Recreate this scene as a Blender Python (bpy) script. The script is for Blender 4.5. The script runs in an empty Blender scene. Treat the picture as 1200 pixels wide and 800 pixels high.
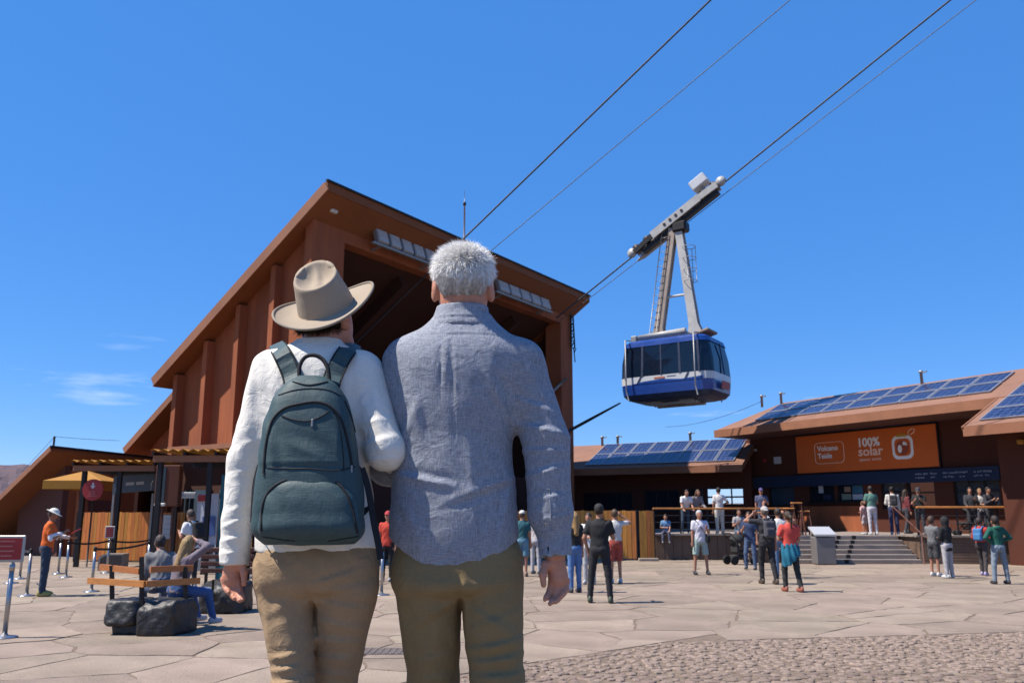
import bpy, bmesh, math, random
import numpy as np
from mathutils import Vector, Matrix

R = math.radians
rng = random.Random(11)
scene = bpy.context.scene
col = scene.collection

# ------------------------------------------------------------------ camera
FPX, HOR, CAMZ = 1000.0, 602.0, 1.65
PITCH = math.atan((HOR - 400) / FPX)
cd = bpy.data.cameras.new('camera')
cam = bpy.data.objects.new('camera', cd)
col.objects.link(cam)
cam.location = (0, 0, CAMZ)
cam.rotation_euler = (math.pi / 2 + PITCH, 0, 0)
cd.sensor_width = 36.0
cd.lens = 36.0 * FPX / 1200.0
cd.clip_start = 0.05
cd.clip_end = 9000
cd.dof.use_dof = True
cd.dof.focus_distance = 2.55
cd.dof.aperture_fstop = 11.0
scene.camera = cam

# ------------------------------------------------------------------ light
SUN_EL, SUN_B = R(57), R(-8)
S = Vector((-math.cos(SUN_EL) * math.cos(SUN_B), math.cos(SUN_EL) * math.sin(SUN_B), math.sin(SUN_EL)))
world = bpy.data.worlds.new('World')
scene.world = world
world.use_nodes = True
nt = world.node_tree
nt.nodes.clear()
N = nt.nodes.new
wo = N('ShaderNodeOutputWorld'); bg = N('ShaderNodeBackground'); sky = N('ShaderNodeTexSky')
sky.sky_type = 'NISHITA'; sky.sun_disc = False
sky.sun_elevation = SUN_EL; sky.sun_rotation = math.atan2(S.x, S.y)
sky.altitude = 2300; sky.air_density = 1.0; sky.dust_density = 0.0; sky.ozone_density = 1.5
bg.inputs['Strength'].default_value = 0.084
hs = N('ShaderNodeHueSaturation'); hs.inputs['Saturation'].default_value = 1.3; hs.inputs['Value'].default_value = 1.5   # clear high-mountain air: a deeper blue overall
# thin wisps of cloud low over the horizon
tc = N('ShaderNodeTexCoord'); sx = N('ShaderNodeSeparateXYZ'); mp = N('ShaderNodeMapping')
mp.inputs['Scale'].default_value = (3.2, 3.2, 22.0)
mp.inputs['Location'].default_value = (2.7, 1.9, 3.95)
nz = N('ShaderNodeTexNoise'); nz.inputs['Scale'].default_value = 1.3; nz.inputs['Detail'].default_value = 6
nz.inputs['Roughness'].default_value = 0.56
rp = N('ShaderNodeValToRGB'); rp.color_ramp.elements[0].position = 0.60; rp.color_ramp.elements[1].position = 0.80
rb = N('ShaderNodeValToRGB')
for p_, v_ in ((0.0, 0.6), (0.14, 1.0), (0.22, 0.0)):
    e = rb.color_ramp.elements.new(p_); e.color = (v_, v_, v_, 1)
rb.color_ramp.elements.remove(rb.color_ramp.elements[0]); rb.color_ramp.elements[-1].color = (0, 0, 0, 1)
mu = N('ShaderNodeMath'); mu.operation = 'MULTIPLY'
mu2 = N('ShaderNodeMath'); mu2.operation = 'MULTIPLY'; mu2.inputs[1].default_value = 0.42
mx = N('ShaderNodeMix'); mx.data_type = 'RGBA'
mx.inputs[7].default_value = (9.5, 9.8, 10.5, 1)
L = nt.links.new
L(tc.outputs['Generated'], sx.inputs[0]); L(tc.outputs['Generated'], mp.inputs['Vector'])
L(mp.outputs[0], nz.inputs['Vector']); L(nz.outputs['Fac'], rp.inputs[0]); L(sx.outputs['Z'], rb.inputs[0])
L(rp.outputs[0], mu.inputs[0]); L(rb.outputs[0], mu.inputs[1]); L(mu.outputs[0], mu2.inputs[0])
L(mu2.outputs[0], mx.inputs[0]); ev = N('ShaderNodeMix'); ev.data_type = 'RGBA'; ev.inputs[0].default_value = 0.68; ev.inputs[7].default_value = (0.50, 1.95, 5.7, 1)   # even, haze-free blue
L(sky.outputs[0], hs.inputs['Color']); L(hs.outputs[0], ev.inputs[6]); L(ev.outputs[2], mx.inputs[6]); L(mx.outputs[2], bg.inputs['Color'])
L(bg.outputs[0], wo.inputs[0])

sd = bpy.data.lights.new('sun', 'SUN')
sd.energy = 5.0; sd.angle = R(0.53); sd.color = (1.0, 0.93, 0.84)
sun = bpy.data.objects.new('sun', sd)
col.objects.link(sun)
sun.rotation_euler = S.to_track_quat('Z', 'Y').to_euler()
sun.location = (-20, 0, 40)

scene.view_settings.view_transform = 'Standard'
scene.view_settings.look = 'None'
scene.view_settings.gamma = 1.0
scene.view_settings.exposure = 0.80
scene.render.engine = 'CYCLES'
scene.cycles.max_bounces = 6

# ------------------------------------------------------------------ survey helpers: photograph -> place
_ca, _sa = math.cos(PITCH), math.sin(PITCH)
def ray(px, py):
    u, v = (px - 600) / FPX, (400 - py) / FPX
    return Vector((u, _ca - v * _sa, v * _ca + _sa))
EYE = Vector((0, 0, CAMZ))
def at(px, py, Y):
    d = ray(px, py); return EYE + d * (Y / d.y)
def gnd(px, py, z=0.0):
    d = ray(px, py); return EYE + d * ((z - CAMZ) / d.z)
def hit(px, py, p0, n):
    d = ray(px, py); n = Vector(n)
    return EYE + d * ((Vector(p0) - EYE).dot(n) / d.dot(n))

class Frame:
    """a local frame: x along a facade, y into the building"""
    def __init__(s, o, rz):
        s.o = Vector(o); s.rz = rz
        s.m = Matrix.Translation(s.o) @ Matrix.Rotation(rz, 4, 'Z'); s.i = s.m.inverted()
    def yhit(s, px, py, y=0.0):
        p0 = s.m @ Vector((0, y, 0)); n = s.m.to_3x3() @ Vector((0, 1, 0)); return s.i @ hit(px, py, p0, n)
    def xhit(s, px, py, x=0.0):
        p0 = s.m @ Vector((x, 0, 0)); n = s.m.to_3x3() @ Vector((1, 0, 0)); return s.i @ hit(px, py, p0, n)
    def phit(s, px, py, p0, n):
        return s.i @ hit(px, py, s.m @ Vector(p0), s.m.to_3x3() @ Vector(n))

# ------------------------------------------------------------------ materials
_M = {}
ALB = 0.61      # the photograph is exposed a little over: base colours sit lower than they read
def mat(name, c, rough=0.75, var=0.12, scale=3.0, bump=0.15, bscale=60.0, metal=0.0, spec=0.35, dirt=0.0, perobj=0.0, stretch=None, emit=None, sheen=0.0, k=None):
    if name in _M: return _M[name]
    c = tuple(x * (ALB if k is None else k) for x in c)
    m = bpy.data.materials.new(name); m.use_nodes = True
    t = m.node_tree; n = t.nodes; l = t.links
    b = n['Principled BSDF']
    b.inputs['Roughness'].default_value = rough; b.inputs['Metallic'].default_value = metal
    b.inputs['Specular IOR Level'].default_value = spec
    if sheen: b.inputs['Sheen Weight'].default_value = sheen
    tc = n.new('ShaderNodeTexCoord'); src = tc.outputs['Object']
    if stretch:
        mp = n.new('ShaderNodeMapping'); mp.inputs['Scale'].default_value = stretch
        l.new(src, mp.inputs['Vector']); src = mp.outputs[0]
    nz = n.new('ShaderNodeTexNoise'); nz.inputs['Scale'].default_value = scale; nz.inputs['Detail'].default_value = 6
    nz.inputs['Roughness'].default_value = 0.6
    l.new(src, nz.inputs['Vector'])
    cr = n.new('ShaderNodeValToRGB')
    cr.color_ramp.elements[0].position = 0.28; cr.color_ramp.elements[1].position = 0.72
    cr.color_ramp.elements[0].color = (*[max(0, x * (1 - var)) for x in c], 1)
    cr.color_ramp.elements[1].color = (*[min(1, x * (1 + var)) for x in c], 1)
    l.new(nz.outputs['Fac'], cr.inputs[0])
    out = cr.outputs[0]
    if dirt:
        n2 = n.new('ShaderNodeTexNoise'); n2.inputs['Scale'].default_value = scale * 0.27; n2.inputs['Detail'].default_value = 8
        n2.inputs['Roughness'].default_value = 0.7
        l.new(src, n2.inputs['Vector'])
        r2 = n.new('ShaderNodeValToRGB'); r2.color_ramp.elements[0].position = 0.42; r2.color_ramp.elements[1].position = 0.68
        r2.color_ramp.elements[0].color = (1, 1, 1, 1); r2.color_ramp.elements[1].color = (1 - dirt, 1 - dirt * 1.05, 1 - dirt * 1.1, 1)
        l.new(n2.outputs['Fac'], r2.inputs[0])
        mm = n.new('ShaderNodeMix'); mm.data_type = 'RGBA'; mm.blend_type = 'MULTIPLY'; mm.inputs[0].default_value = 1
        l.new(out, mm.inputs[6]); l.new(r2.outputs[0], mm.inputs[7]); out = mm.outputs[2]
    if perobj:
        oi = n.new('ShaderNodeObjectInfo'); hv = n.new('ShaderNodeHueSaturation')
        mr = n.new('ShaderNodeMapRange'); mr.inputs[3].default_value = 1 - perobj; mr.inputs[4].default_value = 1 + perobj
        l.new(oi.outputs['Random'], mr.inputs[0]); l.new(mr.outputs[0], hv.inputs['Value']); l.new(out, hv.inputs['Color'])
        mh = n.new('ShaderNodeMapRange'); mh.inputs[3].default_value = 0.5 - perobj * 0.06; mh.inputs[4].default_value = 0.5 + perobj * 0.06
        wn = n.new('ShaderNodeTexWhiteNoise'); wn.noise_dimensions = '1D'
        l.new(oi.outputs['Random'], wn.inputs['W']); l.new(wn.outputs['Value'], mh.inputs[0]); l.new(mh.outputs[0], hv.inputs['Hue'])
        out = hv.outputs[0]
    l.new(out, b.inputs['Base Color'])
    rr = n.new('ShaderNodeMapRange'); rr.inputs[3].default_value = max(0.03, rough - 0.1); rr.inputs[4].default_value = min(1, rough + 0.1)
    l.new(nz.outputs['Fac'], rr.inputs[0]); l.new(rr.outputs[0], b.inputs['Roughness'])
    if bump:
        n3 = n.new('ShaderNodeTexNoise'); n3.inputs['Scale'].default_value = bscale; n3.inputs['Detail'].default_value = 4
        l.new(src, n3.inputs['Vector'])
        bp = n.new('ShaderNodeBump'); bp.inputs['Strength'].default_value = bump; bp.inputs['Distance'].default_value = 0.02
        l.new(n3.outputs['Fac'], bp.inputs['Height']); l.new(bp.outputs[0], b.inputs['Normal'])
    if emit:
        b.inputs['Emission Color'].default_value = (*emit[0], 1); b.inputs['Emission Strength'].default_value = emit[1]
    _M[name] = m
    return m

def glass(name, tint, rough=0.04, spec=0.7, alpha=1.0):
    if name in _M: return _M[name]
    m = bpy.data.materials.new(name); m.use_nodes = True
    b = m.node_tree.nodes['Principled BSDF']
    b.inputs['Base Color'].default_value = (*tint, 1); b.inputs['Roughness'].default_value = rough
    b.inputs['Specular IOR Level'].default_value = spec
    if alpha < 1: b.inputs['Alpha'].default_value = alpha
    _M[name] = m
    return m

# ------------------------------------------------------------------ objects
def thing(name, label, cat, loc=(0, 0, 0), rz=0.0, group=None, rot=None):
    o = bpy.data.objects.new(name, None); col.objects.link(o)
    o.empty_display_size = 0.2
    o.location = loc; o.rotation_euler = rot if rot else (0, 0, rz)
    o['label'] = label; o['category'] = cat
    if group: o['group'] = group
    return o
def tag(o, label, cat, group=None):
    o['label'] = label; o['category'] = cat
    if group: o['group'] = group
    return o
def copy_tree(o, parent=None):
    c = o.copy(); col.objects.link(c); c.parent = parent
    for ch in list(o.children): copy_tree(ch, c)
    return c

class MB:
    """collects shapes into one mesh"""
    def __init__(s): s.v = []; s.f = []; s.mi = []; s.sm = []; s.cur = 0
    def add(s, vs, fs, smooth=False):
        b = len(s.v); s.v += [tuple(p) for p in vs]
        for f in fs: s.f.append(tuple(i + b for i in f)); s.mi.append(s.cur); s.sm.append(smooth)
        return s
    def box(s, c, d, rot=None, taper=None):
        c = Vector(c); hx, hy, hz = d[0] / 2, d[1] / 2, d[2] / 2
        P = []
        for z in (-1, 1):
            k = taper if (taper and z > 0) else 1.0
            for x, y in ((-1, -1), (1, -1), (1, 1), (-1, 1)): P.append(Vector((x * hx * k, y * hy * k, z * hz)))
        if rot is not None: P = [rot @ p for p in P]
        return s.add([c + p for p in P], [(3, 2, 1, 0), (4, 5, 6, 7), (0, 1, 5, 4), (1, 2, 6, 5), (2, 3, 7, 6), (3, 0, 4, 7)])
    def bev(s, c, d, r=0.01, rot=None):
        """box with chamfered edges (24 corner points, hull of three boxes)"""
        c = Vector(c); h = Vector(d) / 2; r = min(r, min(h) * 0.9)
        P = []; idx = {}
        for sx_ in (-1, 1):
            for sy in (-1, 1):
                for sz in (-1, 1):
                    for a in range(3):
                        q = [sx_ * (h.x - r), sy * (h.y - r), sz * (h.z - r)]
                        q[a] += (sx_, sy, sz)[a] * r
                        idx[(sx_, sy, sz, a)] = len(P); P.append(Vector(q))
        F = []
        for a in range(3):
            b1, b2 = [(1, 2), (2, 0), (0, 1)][a]
            for sg in (-1, 1):
                q = []
                for s1, s2 in ((-1, -1), (1, -1), (1, 1), (-1, 1)):
                    k = [0, 0, 0]; k[a] = sg; k[b1] = s1; k[b2] = s2; q.append(idx[(*k, a)])
                F.append(tuple(q if sg > 0 else q[::-1]))
                for s1 in (-1, 1):
                    if True:
                        # edge strips along axis a between faces b1 and b2
                        k0 = [0, 0, 0]; k1 = [0, 0, 0]
                        k0[a] = -1; k1[a] = 1; k0[b1] = k1[b1] = sg; k0[b2] = k1[b2] = s1
                        q = [idx[(*k0, b1)], idx[(*k1, b1)], idx[(*k1, b2)], idx[(*k0, b2)]]
                        F.append(tuple(q if sg * s1 < 0 else q[::-1]))
        for sx_ in (-1, 1):
            for sy in (-1, 1):
                for sz in (-1, 1):
                    q = [idx[(sx_, sy, sz, a)] for a in range(3)]
                    F.append(tuple(q if sx_ * sy * sz > 0 else q[::-1]))
        if rot is not None: P = [rot @ p for p in P]
        return s.add([c + p for p in P], F)
    def bar(s, a, b, w, h, up=(0, 0, 1)):
        """box from a to b, width w (sideways), height h (along up)"""
        a, b = Vector(a), Vector(b); d = (b - a).normalized(); up = Vector(up)
        sd_ = d.cross(up)
        if sd_.length < 1e-5: sd_ = d.cross(Vector((1, 0, 0)))
        sd_.normalize(); u = sd_.cross(d).normalized()
        P = []
        for p in (a, b):
            for x, y in ((-1, -1), (1, -1), (1, 1), (-1, 1)): P.append(p + sd_ * (x * w / 2) + u * (y * h / 2))
        return s.add(P, [(0, 1, 2, 3), (7, 6, 5, 4), (0, 4, 5, 1), (1, 5, 6, 2), (2, 6, 7, 3), (3, 7, 4, 0)])
    def tube(s, path, r, n=8, caps=True, closed=False):
        path = [Vector(p) for p in path]; m = len(path)
        rs = r if isinstance(r, (list, tuple)) else [r] * m
        P = []; u = None
        for i, p in enumerate(path):
            if closed: d = path[(i + 1) % m] - path[i - 1]
            else: d = path[min(i + 1, m - 1)] - path[max(i - 1, 0)]
            d.normalize()
            if u is None:
                u = d.cross(Vector((0, 0, 1)))
                if u.length < 1e-3: u = d.cross(Vector((1, 0, 0)))
            u = (u - d * u.dot(d)).normalized(); w = d.cross(u)
            for k in range(n):
                a = 2 * math.pi * k / n; P.append(p + (u * math.cos(a) + w * math.sin(a)) * rs[i])
        F = []
        for i in range(m if closed else m - 1):
            j = (i + 1) % m
            for k in range(n): F.append((i * n + k, j * n + k, j * n + (k + 1) % n, i * n + (k + 1) % n)[::-1])
        s.add(P, F, True)
        if caps and not closed:
            b = len(s.v) - len(P)
            s.f.append(tuple(b + k for k in range(n))); s.mi.append(s.cur); s.sm.append(False)
            s.f.append(tuple(b + (m - 1) * n + k for k in range(n))[::-1]); s.mi.append(s.cur); s.sm.append(False)
        return s
    def lathe(s, prof, n=20, o=(0, 0, 0), rot=None, smooth=True):
        P = []; o = Vector(o)
        for r, z in prof:
            for k in range(n):
                a = 2 * math.pi * k / n; p = Vector((r * math.cos(a), r * math.sin(a), z))
                P.append(o + (rot @ p if rot is not None else p))
        F = []
        for i in range(len(prof) - 1):
            for k in range(n): F.append((i * n + k, i * n + (k + 1) % n, (i + 1) * n + (k + 1) % n, (i + 1) * n + k))
        s.add(P, F, smooth)
        b = len(s.v) - len(P)
        if prof[0][0] > 1e-4: s.f.append(tuple(b + k for k in range(n))[::-1]); s.mi.append(s.cur); s.sm.append(False)
        if prof[-1][0] > 1e-4: s.f.append(tuple(b + (len(prof) - 1) * n + k for k in range(n))); s.mi.append(s.cur); s.sm.append(False)
        return s
    def prism(s, poly, ext):
        """extrude a planar 3-D polygon along ext"""
        n = len(poly); ext = Vector(ext); P = [Vector(p) for p in poly]; Q = [p + ext for p in P]
        nn = Vector((0, 0, 0))
        for i in range(n): nn += P[i].cross(P[(i + 1) % n])
        fl = nn.dot(ext) > 0
        F = [tuple(range(n))[::-1] if fl else tuple(range(n)), tuple(range(n, 2 * n)) if fl else tuple(range(n, 2 * n))[::-1]]
        for i in range(n):
            j = (i + 1) % n; q = (i, j, n + j, n + i); F.append(q if fl else q[::-1])
        return s.add(P + Q, F)
    def mesh(s, name, mats):
        me = bpy.data.meshes.new(name); me.from_pydata(s.v, [], s.f)
        for m in (mats if isinstance(mats, (list, tuple)) else [mats]): me.materials.append(m)
        me.polygons.foreach_set('material_index', s.mi); me.polygons.foreach_set('use_smooth', s.sm)
        me.update(); return me
    def build(s, name, mats, parent=None, loc=None, kind=None):
        return link(name, s.mesh(name, mats), parent, loc, kind)
def link(name, me, parent=None, loc=None, kind=None):
    o = bpy.data.objects.new(name, me); col.objects.link(o)
    if parent is not None: o.parent = parent
    if loc is not None: o.location = loc
    if kind: o['kind'] = kind
    return o
def text_mesh(txt, size, bold=0.0, ext=0.004, align='LEFT', sx_=1.0, shear=0.0):
    cu = bpy.data.curves.new('txt', 'FONT'); cu.body = txt; cu.size = size; cu.extrude = ext; cu.offset = bold
    cu.align_x = align; cu.shear = shear; cu.resolution_u = 3
    o = bpy.data.objects.new('txt', cu); col.objects.link(o)
    me = bpy.data.meshes.new_from_object(o.evaluated_get(bpy.context.evaluated_depsgraph_get()))
    bpy.data.objects.remove(o); bpy.data.curves.remove(cu)
    if sx_ != 1:
        for v in me.vertices: v.co.x *= sx_
    return me
def lettering(txt, size, m, parent, o, ux, uz, **k):
    """flat raised letters: o = origin, ux = reading direction, uz = up (in the parent's frame)"""
    me = text_mesh(txt, size, **k); ux, uz = Vector(ux).normalized(), Vector(uz).normalized(); nn = ux.cross(uz)
    o = Vector(o)
    for v in me.vertices: v.co = o + ux * v.co.x + uz * v.co.y + nn * v.co.z
    me.materials.clear(); me.materials.append(m); me.update()
    return link('lettering', me, parent)

# ------------------------------------------------------------------ smooth bodies: distance fields meshed by surface nets
def catmull(xs, ys, m=80):
    xs = np.array(xs, float); ys = np.array(ys, float); t = np.linspace(xs[0], xs[-1], m)
    d = np.gradient(ys, xs); i = np.clip(np.searchsorted(xs, t) - 1, 0, len(xs) - 2)
    h = xs[i + 1] - xs[i]; s = (t - xs[i]) / h
    return t, ((2*s**3-3*s**2+1)*ys[i] + (s**3-2*s**2+s)*h*d[i] + (-2*s**3+3*s**2)*ys[i+1] + (s**3-s**2)*h*d[i+1])
class SDF:
    def __init__(s): s.ops = []; s.lo = np.full(3, 1e9); s.hi = np.full(3, -1e9)
    def _add(s, op, fn, lo, hi, k):
        lo = np.array(lo, float); hi = np.array(hi, float)
        s.ops.append((op, fn, lo, hi, k))
        if op == 'u': s.lo = np.minimum(s.lo, lo); s.hi = np.maximum(s.hi, hi)
        return s
    def rc(s, a, b, ra, rb, k=0.02, op='u', sq=None):
        """rounded cone; sq = (axis vector, factor) flattens the section along that axis"""
        a = np.array(a, float); b = np.array(b, float); ba = b - a; L2 = max(1e-9, ba @ ba)
        ax = None if sq is None else (np.array(sq[0], float) / np.linalg.norm(sq[0]), 1.0 / sq[1] - 1.0)
        def fn(P):
            pa = P - a; h = np.clip(pa @ ba / L2, 0, 1); q = pa - h[:, None] * ba
            if ax is not None: q = q + (q @ ax[0])[:, None] * (ax[1] * ax[0])
            d = np.sqrt((q * q).sum(1)) - (ra + (rb - ra) * h)
            return d if ax is None else d * min(1.0, sq[1])
        r = max(ra, rb) * (1 if sq is None else max(1, sq[1]))
        return s._add(op, fn, np.minimum(a, b) - r, np.maximum(a, b) + r, k)
    def cc(s, a, b, ra, rb, k=0.02, op='u', rnd=0.006, both=False):
        """cone with a flat end at b (and at a if both)"""
        a = np.array(a, float); b = np.array(b, float); ba = b - a; L_ = np.linalg.norm(ba); u = ba / L_
        def fn(P):
            pa = P - a; t = pa @ u; h = np.clip(t / L_, 0, 1); q = pa - t[:, None] * u
            rad = np.sqrt((q * q).sum(1)) - (ra + (rb - ra) * h)
            if both: cap = np.maximum(t - L_, -t)
            else:
                cap = t - L_
                neg = t < 0
                rad = np.where(neg, np.sqrt((pa * pa).sum(1)) - ra, rad)
            return np.maximum(rad, cap)
        r = max(ra, rb)
        return s._add(op, fn, np.minimum(a, b) - r, np.maximum(a, b) + r, k)
    def ell(s, c, r, k=0.02, op='u', M=None):
        c = np.array(c, float); r = np.array(r, float); M_ = None if M is None else np.array(M, float)
        def fn(P):
            q = P - c
            if M_ is not None: q = q @ M_
            k0 = np.sqrt(((q / r) ** 2).sum(1)); k1 = np.sqrt(((q / (r * r)) ** 2).sum(1)) + 1e-9
            return k0 * (k0 - 1) / k1
        R_ = r if M is None else np.full(3, r.max())
        return s._add(op, fn, c - R_, c + R_, k)
    def box(s, c, h, rnd, k=0.01, op='u', M=None):
        c = np.array(c, float); h = np.array(h, float) - rnd; M_ = None if M is None else np.array(M, float)
        def fn(P):
            q = P - c
            if M_ is not None: q = q @ M_
            q = np.abs(q) - h
            return np.sqrt((np.maximum(q, 0) ** 2).sum(1)) + np.minimum(q.max(1), 0) - rnd
        R_ = h + rnd if M is None else np.full(3, np.linalg.norm(h) + rnd)
        return s._add(op, fn, c - R_, c + R_, k)
    def prof(s, secs, k=0.02, op='u', o=(0, 0, 0), M=None, n=2.3, hem=None):
        """stack of (z, cx, cy, rx, ry) sections along local z"""
        A = np.array(secs, float); o = np.array(o, float); M_ = np.eye(3) if M is None else np.array(M, float)
        z = catmull(A[:, 0], A[:, 1])[0]; C = [catmull(A[:, 0], A[:, i])[1] for i in range(1, 5)]
        z0, z1 = A[0, 0], A[-1, 0]
        def fn(P):
            q = (P - o) @ M_; zz = np.clip(q[:, 2], z0, z1)
            cx, cy, rx, ry = [np.interp(zz, z, c) for c in C]
            e = ((np.abs(q[:, 0] - cx) / rx) ** n + (np.abs(q[:, 1] - cy) / ry) ** n) ** (1 / n)
            d = (e - 1) * np.minimum(rx, ry)
            lo = z0 if hem is None else hem(q)
            return np.maximum(d, np.maximum(q[:, 2] - z1, lo - q[:, 2]))
        lo = np.array([(A[:, 1] - A[:, 3]).min(), (A[:, 2] - A[:, 4]).min(), z0 - 0.05]); hi = np.array([(A[:, 1] + A[:, 3]).max(), (A[:, 2] + A[:, 4]).max(), z1 + 0.02])
        cs = np.array([[(lo, hi)[i][0], (lo, hi)[j][1], (lo, hi)[l_][2]] for i in (0, 1) for j in (0, 1) for l_ in (0, 1)]) @ M_.T + o
        return s._add(op, fn, cs.min(0), cs.max(0), k)
    def fn(s, f, lo, hi, k=0.01, op='u'): return s._add(op, f, lo, hi, k)
    def disp(s, f): s.ops.append(('d', f, None, None, 0)); return s
    @staticmethod
    def _mix(op, D, d, k):
        if op == 'u':
            if k <= 0: return np.minimum(D, d)
            h = np.clip(0.5 + 0.5 * (D - d) / k, 0, 1); return D * (1 - h) + d * h - k * h * (1 - h)
        d = -d if op == 's' else d
        if k <= 0: return np.maximum(D, d)
        h = np.clip(0.5 - 0.5 * (D - d) / k, 0, 1); return D * (1 - h) + d * h + k * h * (1 - h)
    def eval(s, P):
        D = np.full(len(P), 1.0)
        for op, fn, lo, hi, k in s.ops:
            if op == 'd': D = D + fn(P)
            else: D = s._mix(op, D, fn(P), k)
        return D
    def verts(s, h, newton=0, pad=0.03):
        lo = s.lo - pad - 2 * h; hi = s.hi + pad + 2 * h
        n = np.ceil((hi - lo) / h).astype(int) + 1
        ax = [lo[i] + h * np.arange(n[i]) for i in range(3)]
        D = np.full(n, 1.0)
        for op, fn, l_, h_, k in s.ops:
            if op == 'd':
                m = np.argwhere(np.abs(D) < 4 * h + 0.03)
                P = lo + m * h; D[tuple(m.T)] += fn(P); continue
            mg = k + 3 * h + 0.005
            a = np.clip(np.floor((l_ - mg - lo) / h).astype(int), 0, n); b = np.clip(np.ceil((h_ + mg - lo) / h).astype(int) + 1, 0, n)
            if (b <= a).any(): continue
            G = np.stack(np.meshgrid(ax[0][a[0]:b[0]], ax[1][a[1]:b[1]], ax[2][a[2]:b[2]], indexing='ij'), -1)
            sl = (slice(a[0], b[0]), slice(a[1], b[1]), slice(a[2], b[2]))
            d = fn(G.reshape(-1, 3)).reshape(G.shape[:3])
            D[sl] = s._mix(op, D[sl], d, k)
        D = np.clip(D, -1, 1); D[np.abs(D) < 1e-9] = 1e-9
        I = D < 0
        off = np.array([(i, j, k) for i in (0, 1) for j in (0, 1) for k in (0, 1)])
        cnt = sum(I[o_[0]:n[0]-1+o_[0], o_[1]:n[1]-1+o_[1], o_[2]:n[2]-1+o_[2]].astype(np.int8) for o_ in off)
        act = (cnt > 0) & (cnt < 8); ids = np.argwhere(act)
        vals = np.stack([D[tuple((ids + o_).T)] for o_ in off], 1)
        acc = np.zeros((len(ids), 3)); num = np.zeros(len(ids))
        for x in range(8):
            for bit in (4, 2, 1):
                if x & bit: continue
                y = x | bit; va, vb = vals[:, x], vals[:, y]; m = (va < 0) != (vb < 0)
                t = va[m] / (va[m] - vb[m]); acc[m] += off[x] + t[:, None] * (off[y] - off[x]); num[m] += 1
        V = lo + (ids + acc / num[:, None]) * h
        ix = np.full(act.shape, -1); ix[act] = np.arange(len(ids))
        F = []
        for a in range(3):
            b, c = (a + 1) % 3, (a + 2) % 3
            s0 = [slice(None)] * 3; s1 = [slice(None)] * 3
            s0[a] = slice(0, -1); s1[a] = slice(1, None)
            for q in (b, c): s0[q] = slice(1, -1); s1[q] = slice(1, -1)
            m = I[tuple(s0)] != I[tuple(s1)]; e = np.argwhere(m); st = I[tuple(s0)][m]
            e[:, b] += 1; e[:, c] += 1
            def cell(db, dc):
                g = e.copy(); g[:, b] += db; g[:, c] += dc; return ix[tuple(g.T)]
            q = np.stack([cell(-1, -1), cell(0, -1), cell(0, 0), cell(-1, 0)], 1)
            q[~st] = q[~st][:, ::-1]; F.append(q)
        F = np.concatenate(F)
        for _ in range(newton):
            e_ = h * 0.4; f0 = s.eval(V)
            g = np.stack([(s.eval(V + np.eye(3)[i] * e_) - f0) / e_ for i in range(3)], 1)
            st = np.clip(f0 / np.maximum((g * g).sum(1), 0.2), -h * 0.7, h * 0.7); V = V - st[:, None] * g
        return V, F
    def build(s, name, mats, parent, h, base=(0, 0, 0), newton=0, pick=None, kind=None, loc=None):
        V, F = s.verts(h, newton)
        me = bpy.data.meshes.new(name)
        W = V - np.array(base, float)
        me.vertices.add(len(W)); me.vertices.foreach_set('co', W.ravel())
        me.loops.add(F.size); me.loops.foreach_set('vertex_index', F.ravel().astype(np.int32))
        me.polygons.add(len(F)); me.polygons.foreach_set('loop_start', (np.arange(len(F)) * 4).astype(np.int32))
        me.update(calc_edges=True); me.validate()
        for m in (mats if isinstance(mats, (list, tuple)) else [mats]): me.materials.append(m)
        if pick is not None and len(me.polygons) == len(F):
            me.polygons.foreach_set('material_index', pick(V[F].mean(1)).astype(np.int32))
        me.polygons.foreach_set('use_smooth', np.ones(len(me.polygons), bool)); me.update()
        return link(name, me, parent, loc, kind)
def rotz3(a): return np.array([[math.cos(a), -math.sin(a), 0], [math.sin(a), math.cos(a), 0], [0, 0, 1]])

# ================================================================== palette
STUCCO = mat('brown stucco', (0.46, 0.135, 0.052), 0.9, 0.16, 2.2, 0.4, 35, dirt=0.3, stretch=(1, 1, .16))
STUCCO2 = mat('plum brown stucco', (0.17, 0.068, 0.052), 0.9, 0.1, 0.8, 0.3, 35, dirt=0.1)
INTERIOR_SHADE = mat('brown interior shade', (0.07, 0.019, 0.009), 0.9, 0.15, 0.8, 0.2, 30, dirt=0.15)  # stucco brown darkened, so the shade of roofed rooms is in the colour
SOFFIT = mat('soffit boards', (0.30, 0.095, 0.028), 0.8, 0.12, 0.8, 0.2, 20, dirt=0.08)
FASCIA = mat('roof fascia', (0.38, 0.16, 0.085), 0.75, 0.12, 1.5, 0.15, 30, dirt=0.15)
ROOFTOP = mat('roof membrane', (0.33, 0.17, 0.115), 0.9, 0.15, 1.2, 0.3, 25, dirt=0.12)
DARKMETAL = mat('dark steel', (0.028, 0.024, 0.024), 0.5, 0.2, 5, 0.05, 40, metal=0.3)
STEEL = mat('brushed steel', (0.55, 0.55, 0.56), 0.33, 0.08, 8, 0.03, 80, metal=0.9)
GREYMETAL = mat('galvanised metal', (0.42, 0.42, 0.42), 0.5, 0.12, 6, 0.05, 50, metal=0.5)
WHITEPAINT = mat('white paint', (0.75, 0.74, 0.71), 0.5, 0.06, 4, 0.05, 40)
WOOD = mat('honey timber', (0.80, 0.30, 0.06), 0.65, 0.25, 3, 0.25, 30, perobj=0.22, stretch=(9, 9, 0.7))
WOODRAIL = mat('timber rail', (0.60, 0.22, 0.06), 0.6, 0.2, 3, 0.2, 30, perobj=0.12, stretch=(1.2, 7, 9))
DARKWOOD = mat('dark red timber', (0.13, 0.045, 0.03), 0.65, 0.2, 4, 0.2, 30)
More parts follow.
